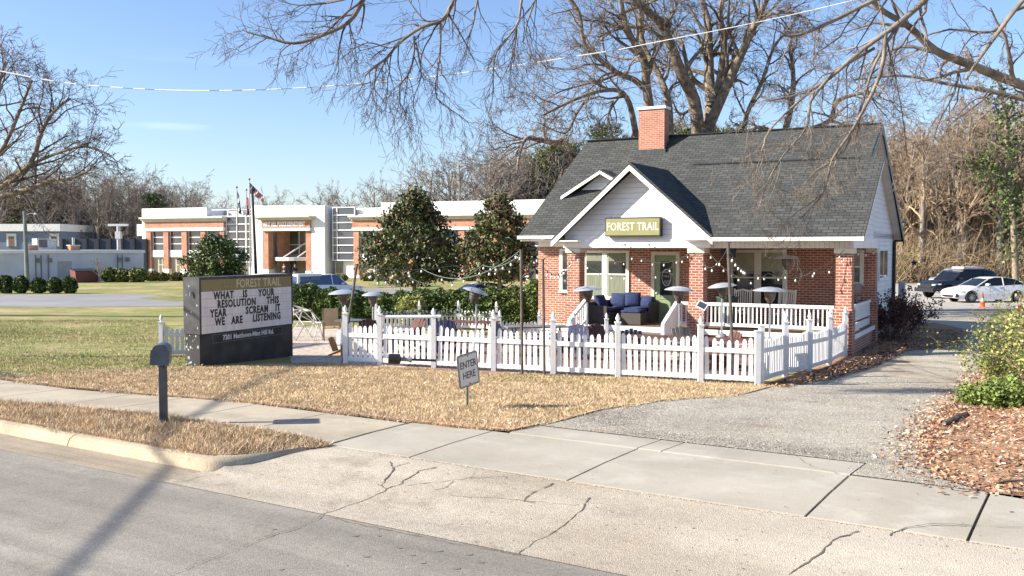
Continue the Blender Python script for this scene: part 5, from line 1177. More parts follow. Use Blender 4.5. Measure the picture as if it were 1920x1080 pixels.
mb = MB(); cb(mb, 493, 584, 427.7, 432.8, -.3, .6); cb(mb, 493.5, 504, 505, None, -.1, 1); cb(mb, 573, 584, 508, None, -.1, 1); pbuild(mb, 'trim', STUC)
mb = MB(); cb(mb, 508, 574, 433, 482, 3.5, 3.7); g = pbuild(mb, 'glass_wall', SHOP)
mb = MB()
for x in (527, 547.5, 551): cb(mb, x-.6, x+.6+(2 if x == 547.5 else 0), 433, 478, 3.35, 3.49)
cb(mb, 508, 574, 458, 459.2, 3.34, 3.48); pbuild(mb, 'mullion', STUC, g)
mb = MB(); cb(mb, 508, 574, 477, None, 3.2, 3.34); pbuild(mb, 'entry_wall', mat('entry_tan', (.30, .23, .16), .8, .2, .5))
mb = MB()
for a_, b_ in ((513, 523), (557, 563), (566, 573)): cb(mb, a_, b_, 490, 512 if a_ < 520 else None, 3.05, 3.19)
d_ = pbuild(mb, 'entrance_doors', TINT); mb = MB()
for x in (549, 555.5, 564.5, 573.5): cb(mb, x-.9, x+.9, 488, None, 2.95, 3.04)
pbuild(mb, 'door_frame', CREAM, d_)
mb = MB(); n = 10                                      # curved canopy with two tie rods
pts = []
for i in range(n+1):
    f = i/n; u = pcen(501)+(pcen(573.5)-pcen(501))*f; pts.append((u, CF+1.2-1.6*math.sin(math.pi*f), cz_(537, 482.5)))
pts += [(pcen(573.5), CF+3.1, cz_(537, 482.5)), (pcen(501), CF+3.1, cz_(537, 482.5))]
mb.slab(pts, .38); cn = pbuild(mb, 'canopy', STUC)
mb = MB(); mb.tube([(pcen(531), CF+.1, cz_(537, 482)), (pcen(545), CF+3.3, cz_(545, 452))], .08, 6); mb.tube([(pcen(557), CF+.1, cz_(557, 482)), (pcen(571), CF+3.3, cz_(570, 450))], .08, 6); pbuild(mb, 'tie_rod', STUC, cn)
mb = MB(); mb.text('MINT HILL POLICE DEPARTMENT', .66, Matrix.Translation(((pcen(495)+pcen(578))/2, CF-.27, cz_(537, 420.5))) @ FRM, .02, .035, xs=(pcen(576)-pcen(498))/9.9); pbuild(mb, 'lettering', WHITE)
mb = MB(); mb.text('7151', .35, Matrix.Translation((pcen(591), CF-.03, cz_(591, 504))) @ FRM, .01, .0); pbuild(mb, 'number', mat('tan_number', (.5, .42, .3), .7))
mb = MB(); mb.box(-1.3, -.02, .5, 1.6, 4.2, 5.6); pbuild(mb, 'wall_unit', mat('unit_pale', (.6, .6, .6), .6))
# flagpoles and flags
def flagpole(x, ytop, Y, label, r=.06, m=None, lean=0):
    t = AT(x, ytop, Y); b = GP(t.x+lean, t.y); o = thing('flagpole', label, 'flagpole', b, 0)
    mb = MB(); mb.tube([(0, 0, -.1), (-lean, 0, t.z-b.z)], [r, r*.7], 8); mb.build('pole', m or mat('pole_silver', (.42, .41, .38), .4, .1, 4, metal=.4), o)
    mb = MB(); mb.lathe([(0, -.1), (.08, -.06), (.11, 0), (.08, .06), (0, .1)], (-lean, 0, t.z-b.z+.1), 10); mb.build('finial', mat('brass', (.3, .2, .07), .3, metal=.8), o); return t
def flag(name, label, x0, y0, Y, pts, mats_rows, m):
    """pts: grid rows of photo points; each cell coloured by mats_rows"""
    mb = MB(); rows = len(pts); cols = len(pts[0]); V = []
    for i, r in enumerate(pts): V.append([AT(x, y, Y + .18*math.sin(j*1.9+i*.5)) for j, (x, y) in enumerate(r)])
    for i in range(rows-1):
        for j in range(cols-1):
            mb.cur = mats_rows(i, j); q = [V[i][j], V[i][j+1], V[i+1][j+1], V[i+1][j]]; o_ = Vector((0, .03, 0)); mb.poly(q); mb.poly([p+o_ for p in q][::-1])
    return tag(mb.build(name, m), label, 'flag')
FN = mat('flag_navy', (.03, .045, .13), .8); FRD = mat('flag_red', (.45, .04, .05), .8); FW = mat('flag_white', (.7, .68, .68), .8); FGD = mat('flag_gold', (.45, .3, .08), .8)
YF = 84
flagpole(444, 353, YF, 'leftmost silver flagpole of the group before the police building'); flagpole(462, 358, YF+1, 'short middle flagpole of the group before the police building'); flagpole(467.5, 338, YF, 'tall silver flagpole flying the striped flag')
flagpole(473, 355, YF-4, 'dark leaning utility mast beside the tall flagpole', .14, DARK, lean=.28)
def quad(a, b, c, d, r, n): # bilinear grid a-b top, d-c bottom
    return [[(a[0]*(1-u)*(1-v)+b[0]*u*(1-v)+c[0]*u*v+d[0]*(1-u)*v, a[1]*(1-u)*(1-v)+b[1]*u*(1-v)+c[1]*u*v+d[1]*(1-u)*v) for u in [j/n for j in range(n+1)]] for v in [i/r for i in range(r+1)]]
flag('flag', 'striped national flag streaming from the tall silver flagpole', 0, 0, YF, quad((468, 342), (492, 366), (496, 380), (468, 362), 13, 8), lambda i, j: 0 if (j < 3 and i < 7) else (1 if i % 2 == 0 else 2), [FN, FRD, FW])
flag('flag', 'red and blue flag hanging limp on the short middle flagpole', 0, 0, YF+1, quad((462, 368), (467, 374), (467, 402), (462, 405), 8, 3), lambda i, j: 0 if j < 1 else (1 if j == 1 or i > 4 else 2), [FN, FRD, FW])
flag('flag', 'dark blue and white flag hanging limp on the leftmost flagpole', 0, 0, YF, quad((445, 358), (448, 366), (453, 402), (447, 400), 8, 3), lambda i, j: 0 if (j+i) % 3 else 2, [FN, FRD, FW])
# low white block building on the left and blue building behind
A = AT(-60, 465, 84); B = AT(269, 465, 96); ang = math.atan2(B.y-A.y, B.x-A.x); L = (Vector(XY(B))-Vector(XY(A))).length
wb = thing('block_building', 'long low white painted block building beyond the side road', 'building', (A.x, A.y, -.5), ang)
mb = MB(); mb.box(0, L, 0, 12, -.2, 2.75); mb.build('wall', mat('painted_block', (.60, .60, .61), .85, .1, .4, col2=(.70, .70, .71)), wb)
mb = MB(); mb.box(-.1, L+.1, -.15, 12.1, 2.75, 3.05); mb.build('roof_edge', WHITE, wb)
mb = MB(); mb.box(L*.475, L*.555, -.05, 0, 0, 2.0); mb.build('door', mat('grey_door', (.42, .42, .40), .7), wb)
mb = MB(); 
for f in (.35, .38, .42, .83, .86): mb.box(L*f, L*f+.08, -.09, -.01, .1, 2.6)
mb.build('conduit', mat('dull_grey', (.22, .22, .22), .7), wb)
mb = MB()
for f in (.365, .425, .84, .89): mb.box(L*f-.1, L*f+.22, -.28, -.095, 1.9, 2.3)
mb.build('wall_lamp', mat('dull_grey', (.22, .22, .22), .7), wb)
def loc_wb(f, y, z=0): v = Matrix.Rotation(ang, 4, 'Z') @ Vector((L*f, y, 0)); return (A.x+v.x, A.y+v.y, -.5+z)
ac = thing('rooftop_unit', 'pale air conditioning unit on the roof of the low white building', 'air conditioner', loc_wb(.475, 3, 3.05), ang)
mb = MB(); mb.box(-.9, .9, -.6, .6, .12, 1.1); mb.build('case', mat('unit_cream', (.55, .55, .50), .6), ac); mb = MB(); mb.box(-.75, .05, -.62, -.605, .25, 1.0); mb.build('grille', mat('dark_grille', (.12, .12, .12), .6), ac)
for f, lab in ((.36, 'squat red brick vent left of the rooftop air conditioner'), (.60, 'red brick vent with metal flue right of the rooftop air conditioner')):
    v = thing('roof_vent', lab, 'vent', loc_wb(f, 1.2, 3.05), ang); mb = MB(); mb.box(-.45, .45, -.4, .4, -.2, .42); mb.build('stack', PBR, v); mb = MB(); mb.box(-.5, .5, -.45, .45, .42, .50); mb.build('cap', CREAM, v)
    if f > .5: mb = MB(); mb.tube([(0, 0, .5), (0, 0, 1.2)], .14, 8); mb.build('flue', STEEL, v)
bb0 = AT(-60, 465, 118); bb1 = AT(113, 465, 118); bz = -.5
bl = thing('blue_building', 'blue grey building with white parapet and white framed windows', 'building', (bb0.x, 118, bz), 0)
wl_ = bb1.x-bb0.x; zt = AT(50, 420, 118).z - bz
mb = MB(); mb.box(0, wl_, 0, 10, 0, zt-.9); mb.build('wall', mat('blue_grey_siding', (.17, .21, .30), .8, .1, .5), bl)
mb = MB(); mb.box(-.2, wl_+.2, -.4, 10, zt-.9, zt); mb.build('parapet', WHITE, bl)
for x in (22, 102):
    p = AT(x, 450, 118); mb = MB(); X = p.x-bb0.x; z1 = AT(x, 438, 118).z-bz; z0 = AT(x, 462, 118).z-bz; mb.box(X-.6, X+.6, -.1, -.01, z0, z1); w = mb.build('window', mat('window_frame', (.6, .6, .6)), bl); mb = MB(); mb.box(X-.35, X+.35, -.13, -.105, z0, z1-.35); mb.build('pane', mat('reddish_pane', (.22, .12, .10), .5), w)
fz = thing('privacy_fence', 'long dark navy fence behind the low white building', 'fence', (AT(118, 465, 112).x, 112, -.5), 0)
mb = MB(); Lf = AT(275, 465, 112).x-AT(118, 465, 112).x; mb.box(0, Lf, 0, .3, 0, AT(200, 448, 112).z+.5); mb.build('panel', mat('navy_panel', (.035, .045, .075), .8, .2, .5), fz); mb = MB()
for i in range(8): mb.box(Lf*i/7-.08, Lf*i/7+.08, -.12, -.01, 0, AT(200, 447, 112).z+.5)
mb.build('post', DARK, fz)
# utility pole
p = GP(*XY(G(52, 545))); t = AT(46, 396, p.y); up_ = thing('utility_pole', 'grey utility pole with a lamp standing among the clipped round shrubs', 'pole', p, 0)
mb = MB(); mb.tube([(0, 0, -.3), (t.x-p.x, 0, t.z-p.z)], [.17, .12], 10); mb.build('shaft', mat('treated_pole', (.19, .21, .19), .9, .2, 3), up_)
mb = MB(); mb.tube([(t.x-p.x, 0, t.z-p.z-.3), (t.x-p.x+.5, -.1, t.z-p.z-.15), (t.x-p.x+.9, -.1, t.z-p.z-.2)], .035, 6); mb.lathe([(0, 0), (.16, -.02), (.2, -.16), (0, -.18)], (t.x-p.x+.95, -.1, t.z-p.z-.1), 10); mb.build('lamp', STEEL, up_)
p = AT(222, 424, 105); fl_ = thing('floodlight_mast', 'short floodlight mast behind the low white building', 'lamp', (p.x, 105, -.5), 0)
mb = MB(); mb.tube([(0, 0, 0), (0, 0, p.z+.5)], .22, 8); mb.build('mast', STEEL, fl_); mb = MB(); mb.box(-1.1, 1.1, -.2, .2, p.z+.5, p.z+.75); mb.box(-.3, .3, -.25, .25, p.z-.9, p.z-.1); mb.build('crossbar', mat('unit_pale', (.6, .6, .6)), fl_)
p = AT(166, 520, 88); bn = thing('waste_container', 'dull red waste container against the low white building', 'container', (p.x, p.y-.8, -.5), ang)
mb = MB(); mb.hexa([(-1, -.5, .1), (1, -.5, .1), (1, .5, .1), (-1, .5, .1)], [(-1.1, -.6, 1.1), (1.1, -.6, 1.1), (1.1, .6, 1.3), (-1.1, .6, 1.3)]); mb.build('bin', mat('dull_red', (.16, .06, .055), .8), bn); mb = MB(); mb.slab([(-1.12, -.62, 1.16), (1.12, -.62, 1.16), (1.12, .62, 1.36), (-1.12, .62, 1.36)], .05); mb.build('lid', DARK, bn)

# ================================================================== VEHICLES
def car(name, label, cat, loc, rz, paint, top, belt, bot, hw_=.9, L=4.8, roof_in=.17, wheels=(.85, 3.75), wr=.33, glass=(1.2, 3.9), pillars=(2.3,), group=None, rim_m=None, glass_m=None, extras=None):
    """top: [(x, z)] upper outline incl. cabin; belt: [(x, z)] belt line; bot: sill height. x from nose 0 to tail L; left side is +y."""
    c = thing(name, label, cat, loc, rz, group); xs = np.unique(np.concatenate([np.linspace(0, L, 49), [p[0] for p in top], [p[0] for p in belt]]))
    tx, tz = zip(*top); bx, bz_ = zip(*belt); zt_ = np.interp(xs, tx, tz); zb = np.minimum(np.interp(xs, bx, bz_), zt_)
    def half(x):
        e = min(x, L-x); return hw_*(1 - .22*math.exp(-e/.28)) 
    # lower body
    mb = MB(); k0 = 0; rows = []
    for x, z, b in zip(xs, zt_, zb):
        w = half(x); e = min(x, L-x); lo = bot + .10*math.exp(-e/.25); m = (lo+b)/2
        cut = lo
        for wx in wheels:
            d = abs(x-wx); Rw = wr+.07
            if d < Rw: cut = max(cut, wr + math.sqrt(Rw*Rw-d*d))
        hz = b
        ring = [(x, -w*.90, cut), (x, -w, max(cut, m-.05)), (x, -w*.985, max(cut, m+.12)), (x, -w*.93, hz), (x, -w*.5, hz+.03), (x, 0, hz+.04), (x, w*.5, hz+.03), (x, w*.93, hz), (x, w*.985, max(cut, m+.12)), (x, w, max(cut, m-.05)), (x, w*.90, cut), (x, 0, lo+.05)]
        rows.append(ring)
    for r in rows: mb.v += r
    n = 12
    for i in range(len(rows)-1):
        for j in range(n): a_ = i*n+j; b_ = i*n+(j+1) % n; mb.face([a_, b_, b_+n, a_+n])
    mb.face(list(range(n))); mb.face([(len(rows)-1)*n+j for j in reversed(range(n))])
    mb.build('body', paint, c, smooth=False)
    # cabin: glass shell + painted roof and pillars
    gx = [x for x, z, b in zip(xs, zt_, zb) if z > b+.015]; g = MB(); rf = MB(); rws = []
    for x, z, b in zip(xs, zt_, zb):
        if z <= b+.015 and not (gx and min(abs(x-gx[0]), abs(x-gx[-1])) < .13): continue
        w = half(x)*.93; t_ = max(0, (z-b))/.5; wt = w - roof_in*min(1.2, t_) ; rws.append((x, w, wt, b, max(z, b+.001)))
    for x, w, wt, b, z in rws: g.v += [(x, -w+.01, b), (x, -wt, z), (x, 0, z+.02), (x, wt, z), (x, w-.01, b)]
    for i in range(len(rws)-1):
        for j in range(4): a_ = i*5+j; g.face([a_, a_+1, a_+6, a_+5])
    g.build('window_glass', glass_m or mat('car_glass', (.010, .012, .015), .12, .2, 1, spec=.4), c, smooth=False)
    R_ = [r for r in rws if r[4]-r[3] > .36 or (r[0] > glass[0] and r[0] < glass[1])]
    for x, w, wt, b, z in R_: rf.v += [(x, -wt-.008, z-.05), (x, -wt+.02, z+.016), (x, 0, z+.04), (x, wt-.02, z+.016), (x, wt+.008, z-.05)]
    for i in range(len(R_)-1):
        for j in range(4): a_ = i*5+j; rf.face([a_, a_+1, a_+6, a_+5])
    for s in (-1, 1):
        def P_(x): i = int(np.argmin([abs(r[0]-x) for r in rws])); r = rws[i]; return Vector((r[0], s*(r[1]+.004), r[3])), Vector((r[0], s*(r[2]+.010), r[4]))
        for px_ in pillars:
            a_, b_ = P_(px_); rf.bar(a_, b_, .06, .02)
        f0, f1 = rws[0], rws[-1]
        for seq in ([r for r in rws if r[0] <= glass[0]+.05], [r for r in rws if r[0] >= glass[1]-.05]):
            for r0, r1 in zip(seq[:-1], seq[1:]):
                rf.bar((r0[0], s*(r0[2]+.008), r0[4]-.01), (r1[0], s*(r1[2]+.008), r1[4]-.01), .035, .05)
    rf.build('roof', paint, c, smooth=False)
    for s in (-1, 1):
        for wx in wheels:
            w_ = MB(); T = Matrix.Translation((wx, s*(hw_-.11), wr)) @ Matrix.Rotation(R(90)*(-s), 4, 'X')
            w_.lathe([(wr*.62, -.10), (wr*.93, -.11), (wr, -.07), (wr, .07), (wr*.93, .11), (wr*.62, .10)], n=22); w_.xf(T); tw = w_.build('wheel', RUBBER, c, smooth=False)
            w_ = MB(); w_.lathe([(wr*.66, .06), (wr*.64, .10), (wr*.58, .085)], n=22)
            for k in range(10):
                a_ = 2*math.pi*k/10; ca, sa = math.cos(a_), math.sin(a_); w_.bar((wr*.1*ca, wr*.1*sa, .08), (wr*.61*ca, wr*.61*sa, .085), .035, .03)
            w_.lathe([(0, .1), (wr*.14, .095), (wr*.15, .06), (0, .05)], n=10); w_.xf(T); w_.build('rim', rim_m or mat('alloy', (.45, .45, .46), .3, metal=.7), tw)
            w_ = MB(); w_.lathe([(0, .02), (wr*.64, .02), (wr*.64, -.02), (0, -.02)], n=18); w_.xf(T); w_.build('disc', DARK, tw)
        h_ = MB(); zb0 = float(np.interp(.12, bx, bz_)); h_.hexa([(.02, s*hw_*.55, zb0-.17), (.02, s*hw_*.80, zb0-.15), (.42, s*hw_*.965, zb0-.10), (.42, s*hw_*.90, zb0-.12)] if s > 0 else [(.02, s*hw_*.80, zb0-.15), (.02, s*hw_*.55, zb0-.17), (.42, s*hw_*.90, zb0-.12), (.42, s*hw_*.965, zb0-.10)], [(.03, s*hw_*.55, zb0-.07), (.03, s*hw_*.78, zb0-.06), (.42, s*hw_*.955, zb0-.02), (.42, s*hw_*.9, zb0-.02)] if s > 0 else [(.03, s*hw_*.78, zb0-.06), (.03, s*hw_*.55, zb0-.07), (.42, s*hw_*.9, zb0-.02), (.42, s*hw_*.955, zb0-.02)])
        h_.build('headlight', mat('lamp_lens', (.5, .52, .55), .1, spec=.9), c)
        h_ = MB(); zl = float(np.interp(L-.2, bx, bz_)); h_.box(L-.32, L-.015, s*hw_*.70, s*hw_*.90, zl-.24, zl-.08); h_.build('tail_light', mat('red_lens', (.35, .015, .012), .2), c)
        mr_ = MB(); x0 = glass[0]-.1; zb1 = float(np.interp(x0, bx, bz_)); mr_.hexa([(x0-.05, s*hw_*.93, zb1+.04), (x0+.10, s*hw_*.93, zb1+.04), (x0+.10, s*(hw_+.17), zb1+.05), (x0-.02, s*(hw_+.17), zb1+.05)], [(x0-.05, s*hw_*.93, zb1+.15), (x0+.10, s*hw_*.93, zb1+.16), (x0+.10, s*(hw_+.17), zb1+.17), (x0-.02, s*(hw_+.17), zb1+.16)]); mr_.build('side_mirror', paint, c)
    for s in (-1, 1):
        ln = MB()
        for px_ in [glass[0]+.12] + list(pillars): bz1 = float(np.interp(px_, bx, bz_)); ln.box(px_-.006, px_+.006, s*(hw_*.985), s*(hw_*.985+.006), bot+.18, bz1-.12)
        for px_ in pillars: bz1 = float(np.interp(px_, bx, bz_)); ln.box(px_-.28, px_-.08, s*(hw_*.965), s*(hw_*.965+.03), bz1-.16, bz1-.13)
        ln.build('door_seam', DARK, c)
    if extras: extras(c)
    return c
WPAINT = mat('white_car_paint', (.80, .80, .80), .25, .02, 1, coat=.6); NPAINT = mat('navy_car_paint', (.008, .010, .018), .3, .1, 1, coat=.25); GPAINT = mat('grey_car_paint', (.32, .34, .36), .3, .05, 1, coat=.5, metal=.3); DPAINT = mat('dark_teal_paint', (.03, .05, .07), .25, .1, 1, coat=.6)
def carloc(x, y, Y): p = AT(x, y, Y); return Vector((p.x, p.y, float(gz(p.x, p.y))))
sedan_top = [(0, .62), (.12, .74), (.5, .84), (1.25, .96), (2.0, 1.36), (2.45, 1.46), (3.1, 1.47), (3.7, 1.38), (4.45, 1.08), (4.75, 1.04), (4.87, .95)]
sedan_belt = [(0, .62), (.12, .74), (.5, .84), (1.25, .96), (2.5, .99), (4.0, 1.05), (4.75, 1.04), (4.87, .95)]
sp_ = carloc(1777, 560, 55.0)
def sed_ex(c):
    m_ = MB(); m_.box(-.012, .02, -.55, .55, .34, .46); m_.build('grille', DARK, c)
    for s in (-1, 1): m_ = MB(); m_.hexa([(.02, s*.62, .33), (.02, s*.8, .33), (.14, s*.84, .33), (.14, s*.66, .33)], [(.02, s*.62, .55), (.02, s*.8, .55), (.14, s*.84, .5), (.14, s*.66, .5)]); m_.build('fog_lamp_surround', DARK, c)
car('sedan', 'white sedan parked side on behind the traffic cones, cut by the right edge', 'car', sp_, R(8), WPAINT, sedan_top, sedan_belt, .20, glass=(1.95, 4.05), pillars=(2.95,), L=4.87, wheels=(.93, 3.78), wr=.34, extras=sed_ex)
suv_top = [(0, .75), (.1, .98), (.35, 1.08), (1.35, 1.16), (1.95, 1.62), (2.3, 1.74), (4.2, 1.76), (4.65, 1.66), (4.95, 1.2), (5.0, .9)]
suv_belt = [(0, .75), (.1, .98), (.35, 1.08), (1.35, 1.16), (4.95, 1.2), (5.0, .9)]
def suv_ex(c):
    m_ = MB(); m_.box(2.3, 4.2, -.72, -.68, 1.80, 1.84); m_.box(2.3, 4.2, .68, .72, 1.80, 1.84)
    for x in (2.5, 3.2, 4.0): m_.box(x-.03, x+.03, -.68, .68, 1.80, 1.83)
    m_.build('roof_rack', DARK, c); m_ = MB(); m_.box(2.4, 4.0, -.5, .5, 1.845, 1.98); m_.build('roof_box', mat('white_case', (.7, .66, .62), .5), c)
    m_ = MB(); m_.box(-.14, .0, -.85, .85, .42, .66); m_.build('bumper', DARK, c)
    m_ = MB(); m_.box(-.012, .0, -.5, .5, .68, .92); m_.build('grille', DARK, c)
    m_ = MB(); m_.tube([(4.05, .45, 1.99), (4.3, .6, 1.96), (4.5, .35, 1.97)], .03, 5); m_.tube([(3.9, .3, 1.99), (4.55, .1, 1.98)], .03, 5); m_.build('roof_straps', mat('maroon_strap', (.25, .05, .06), .8), c)
car('off_road_vehicle', 'black raised off road vehicle with a loaded roof rack behind the white sedan', 'car', carloc(1735, 560, 59.5), R(16), NPAINT, suv_top, suv_belt, .42, hw_=.95, L=5.0, wheels=(.95, 3.95), wr=.42, glass=(1.9, 4.75), pillars=(2.75, 3.8), extras=suv_ex)
car('parked_car', 'grey car mostly hidden behind the black off road vehicle', 'car', carloc(1757, 560, 66), R(35), GPAINT, suv_top, suv_belt, .3, L=5.0, wr=.36, glass=(1.9, 4.75), pillars=(2.75, 3.8))
pk_top = [(0, .8), (.1, 1.02), (1.45, 1.14), (2.1, 1.78), (2.4, 1.88), (3.45, 1.86), (3.55, 1.90), (5.5, 1.90), (5.68, 1.2), (5.75, 1.15)]
pk_belt = [(0, .8), (.1, 1.02), (1.45, 1.14), (3.5, 1.2), (5.7, 1.2), (5.75, 1.15)]
def shell(c):
    m_ = MB(); m_.hexa([(3.56, -.80, 1.22), (5.62, -.80, 1.22), (5.62, .80, 1.22), (3.56, .80, 1.22)], [(3.58, -.70, 1.98), (5.50, -.70, 1.96), (5.50, .70, 1.96), (3.58, .70, 1.98)]); sh = m_.build('bed_canopy', WPAINT, c)
    m_ = MB()
    for s in (-1, 1):
        for a_, b_ in ((3.75, 4.5), (4.58, 5.35)): m_.hexa(*[[(a_, s*.815, 1.38), (b_, s*.815, 1.38), (b_, s*.80, 1.38), (a_, s*.80, 1.38)][::s], [(a_, s*.765, 1.80), (b_, s*.765, 1.80), (b_, s*.74, 1.8), (a_, s*.74, 1.8)][::s]])
    m_.build('canopy_window', mat('car_glass_grey', (.09, .10, .13), .1), sh)
for x, Y, lab in ((606, 68, 'white pickup truck with bed canopy beyond the hedge, left of two'), (668, 68, 'white pickup truck with bed canopy beyond the hedge, right of two')):
    q = AT(x, 540, Y); car('pickup_truck', lab, 'pickup truck', (q.x, q.y, float(gz(q.x, q.y))), R(228), WPAINT, pk_top, pk_belt, .4, hw_=.97, L=5.75, wheels=(1.0, 4.6), wr=.4, glass=(2.05, 5.6), pillars=(2.75,), group='white pickups beyond the hedge', extras=shell, glass_m=mat('car_glass_blue', (.03, .05, .12), .08, spec=.9))
q = AT(832, 540, 60); car('parked_car', 'dark car beyond the hedge between the two magnolia trees', 'car', (q.x, q.y, float(gz(q.x, q.y))), R(30), DPAINT, sedan_top, sedan_belt, .2, glass=(1.95, 4.05), pillars=(2.95,), L=4.87)
# traffic cones
def cone(x, y, label):
    p = G(x, y); o = thing('traffic_cone', label, 'cone', p, 0, 'orange traffic cones by the white sedan'); OR = mat('safety_orange', (.75, .09, .03), .6, .1, 3)
    mb = MB(); mb.box(-.2, .2, -.2, .2, 0, .035); mb.build('base', OR, o); mb = MB(); mb.lathe([(.14, .035), (.10, .34)], n=16); mb.lathe([(.072, .52), (.03, .82), (0, .82)], n=16); mb.build('body', OR, o, smooth=True); mb = MB(); mb.lathe([(.10, .34), (.072, .52)], n=16); mb.build('reflective_band', mat('dirty_white_band', (.50, .50, .42), .6), o, smooth=True)
cone(1842, 577, 'orange traffic cone in front of the front wheel of the white sedan'); cone(1913, 585, 'orange traffic cone in front of the rear wheel of the white sedan')

# ================================================================== PEOPLE AT THE POLICE ENTRANCE
SKIN = mat('skin', (.42, .25, .17), .6)
def person(x, y, Y, label, top_m, leg_m, rz, pose):
    q = AT(x, y, Y); o = thing('person', label, 'person', (q.x, q.y, -.5), rz)
    def skin(nm, J, E, m):                               # joints with radii, edges -> skinned body
        me = bpy.data.meshes.new(nm); me.from_pydata([j[:3] for j in J], E, []); b = bpy.data.objects.new(nm, me); COL.objects.link(b)
        md = b.modifiers.new('s', 'SKIN'); 
        for i, j in enumerate(J): me.skin_vertices[0].data[i].radius = (j[3], j[4] if len(j) > 4 else j[3])
        me.skin_vertices[0].data[0].use_root = True; b.modifiers.new('u', 'SUBSURF').levels = 1; b.modifiers['u'].render_levels = 1
        bpy.context.view_layer.update(); dg = bpy.context.evaluated_depsgraph_get(); m2 = bpy.data.meshes.new_from_object(b.evaluated_get(dg)); m2.name = nm; bpy.data.objects.remove(b)
        m2.materials.clear(); m2.materials.append(m); 
        for p_ in m2.polygons: p_.use_smooth = True
        ob = bpy.data.objects.new(nm, m2); COL.objects.link(ob); ob.parent = o; return ob
    k = pose
    J = [(0, 0, .95, .13, .10), (0, 0, 1.18, .13, .09), (0, -.01, 1.40, .16, .10), (0, -.01, 1.50, .055), (0, -.02, 1.60, .08, .09), (0, -.02, 1.71, .075, .09),
         (-.19, 0, 1.41, .055), (-.24, .03*k, 1.15, .043), (-.20, -.14*k-.03, .93, .033), (-.19, -.2*k-.04, .86, .035),
         (.19, 0, 1.41, .055), (.24, -.04, 1.15, .043), (.21, -.15, .96, .033), (.20, -.2, .90, .035),
         (-.09, 0, .88, .085), (-.10, -.04*k, .48, .06), (-.10, .06*k, .09, .045), (-.11, -.10+.06*k, .04, .04), (.09, 0, .88, .085), (.11, .04*k, .48, .06), (.11, .02, .09, .045), (.12, -.14, .04, .04)]
    E = [(0, 1), (1, 2), (2, 3), (3, 4), (4, 5), (2, 6), (6, 7), (7, 8), (8, 9), (2, 10), (10, 11), (11, 12), (12, 13), (0, 14), (14, 15), (15, 16), (16, 17), (0, 18), (18, 19), (19, 20), (20, 21)]
    skin('body', J, E, SKIN)
    JJ = [(0, 0, .98, .155, .12), (0, 0, 1.18, .15, .11), (0, -.01, 1.40, .18, .12), (-.19, 0, 1.41, .07), (-.24, .03*k, 1.15, .058), (-.205, -.13*k-.03, .95, .045), (.19, 0, 1.41, .07), (.24, -.04, 1.15, .058), (.212, -.14, .98, .045)]
    skin('jacket', JJ, [(0, 1), (1, 2), (2, 3), (3, 4), (4, 5), (2, 6), (6, 7), (7, 8)], top_m)
    JJ = [(0, 0, .94, .15, .12), (-.09, 0, .86, .10), (-.10, -.04*k, .48, .075), (-.10, .06*k, .10, .06), (.09, 0, .86, .10), (.11, .04*k, .48, .075), (.11, .02, .10, .06)]
    skin('trousers', JJ, [(0, 1), (1, 2), (2, 3), (0, 4), (4, 5), (5, 6)], leg_m)
    mb = MB(); mb.lathe([(.0, .11), (.06, .10), (.092, .04), (.095, -.02), (.07, -.05)], (0, .005, 1.70), 12); mb.build('hair', mat('dark_hair', (.03, .022, .018), .8), o, smooth=True)
person(553, 520, 91.0, 'person in dark jacket and pale blue trousers walking by the glass entrance doors', mat('dark_jacket', (.02, .022, .035), .9), mat('pale_trousers', (.25, .30, .38), .9), R(60), 1)
person(533, 515, 92.5, 'person in a dark top standing left of the other before the brick entry wall', mat('dark_purple_top', (.05, .035, .06), .9), mat('dark_trousers', (.05, .05, .06), .9), R(-30), .3)
# ================================================================== VEGETATION
def tubes_np(name, polys, mats, parent=None, label=None):
    """polys: list of (pts, radii); tapered tubes with fewer sides where thin"""
    VV = []; FF = []; k = 0
    for pts, rad in polys:
        P = np.asarray(pts, float); r = np.asarray(rad, float); n = 8 if r[0] > .09 else (5 if r[0] > .03 else 3); m = len(P)
        D = np.empty_like(P); D[1:-1] = P[2:]-P[:-2]; D[0] = P[1]-P[0]; D[-1] = P[-1]-P[-2]; D /= np.linalg.norm(D, axis=1)[:, None] + 1e-9
        ref = np.array([0, 0, 1.]) if abs(D[0, 2]) < .8 else np.array([1., 0, 0]); X = np.cross(D, ref); X /= np.linalg.norm(X, axis=1)[:, None] + 1e-9; Y = np.cross(D, X)
        a = np.arange(n)*2*np.pi/n; V = P[:, None] + r[:, None, None]*(X[:, None]*np.cos(a)[None, :, None] + Y[:, None]*np.sin(a)[None, :, None]); VV.append(V.reshape(-1, 3))
        i, j = np.meshgrid(np.arange(m-1), np.arange(n), indexing='ij'); A = k+i*n+j; B = k+i*n+(j+1) % n; FF.append(np.stack([A, B, B+n, A+n], -1).reshape(-1, 4)); k += m*n
    V = np.concatenate(VV); Fc = np.concatenate(FF); me = bpy.data.meshes.new(name); me.vertices.add(len(V)); me.vertices.foreach_set('co', V.astype(np.float32).ravel())
    me.loops.add(len(Fc)*4); me.loops.foreach_set('vertex_index', Fc.astype(np.int32).ravel()); me.polygons.add(len(Fc)); me.polygons.foreach_set('loop_start', np.arange(0, len(Fc)*4, 4, dtype=np.int32)); me.polygons.foreach_set('loop_total', np.full(len(Fc), 4, np.int32))
    me.polygons.foreach_set('use_smooth', np.ones(len(Fc), bool)); me.materials.append(mats); me.update(calc_edges=True)
    o = bpy.data.objects.new(name, me); COL.objects.link(o); o.parent = parent
    if label: o['label'] = label
    return o
def nrm(v): return v/(np.linalg.norm(v)+1e-9)
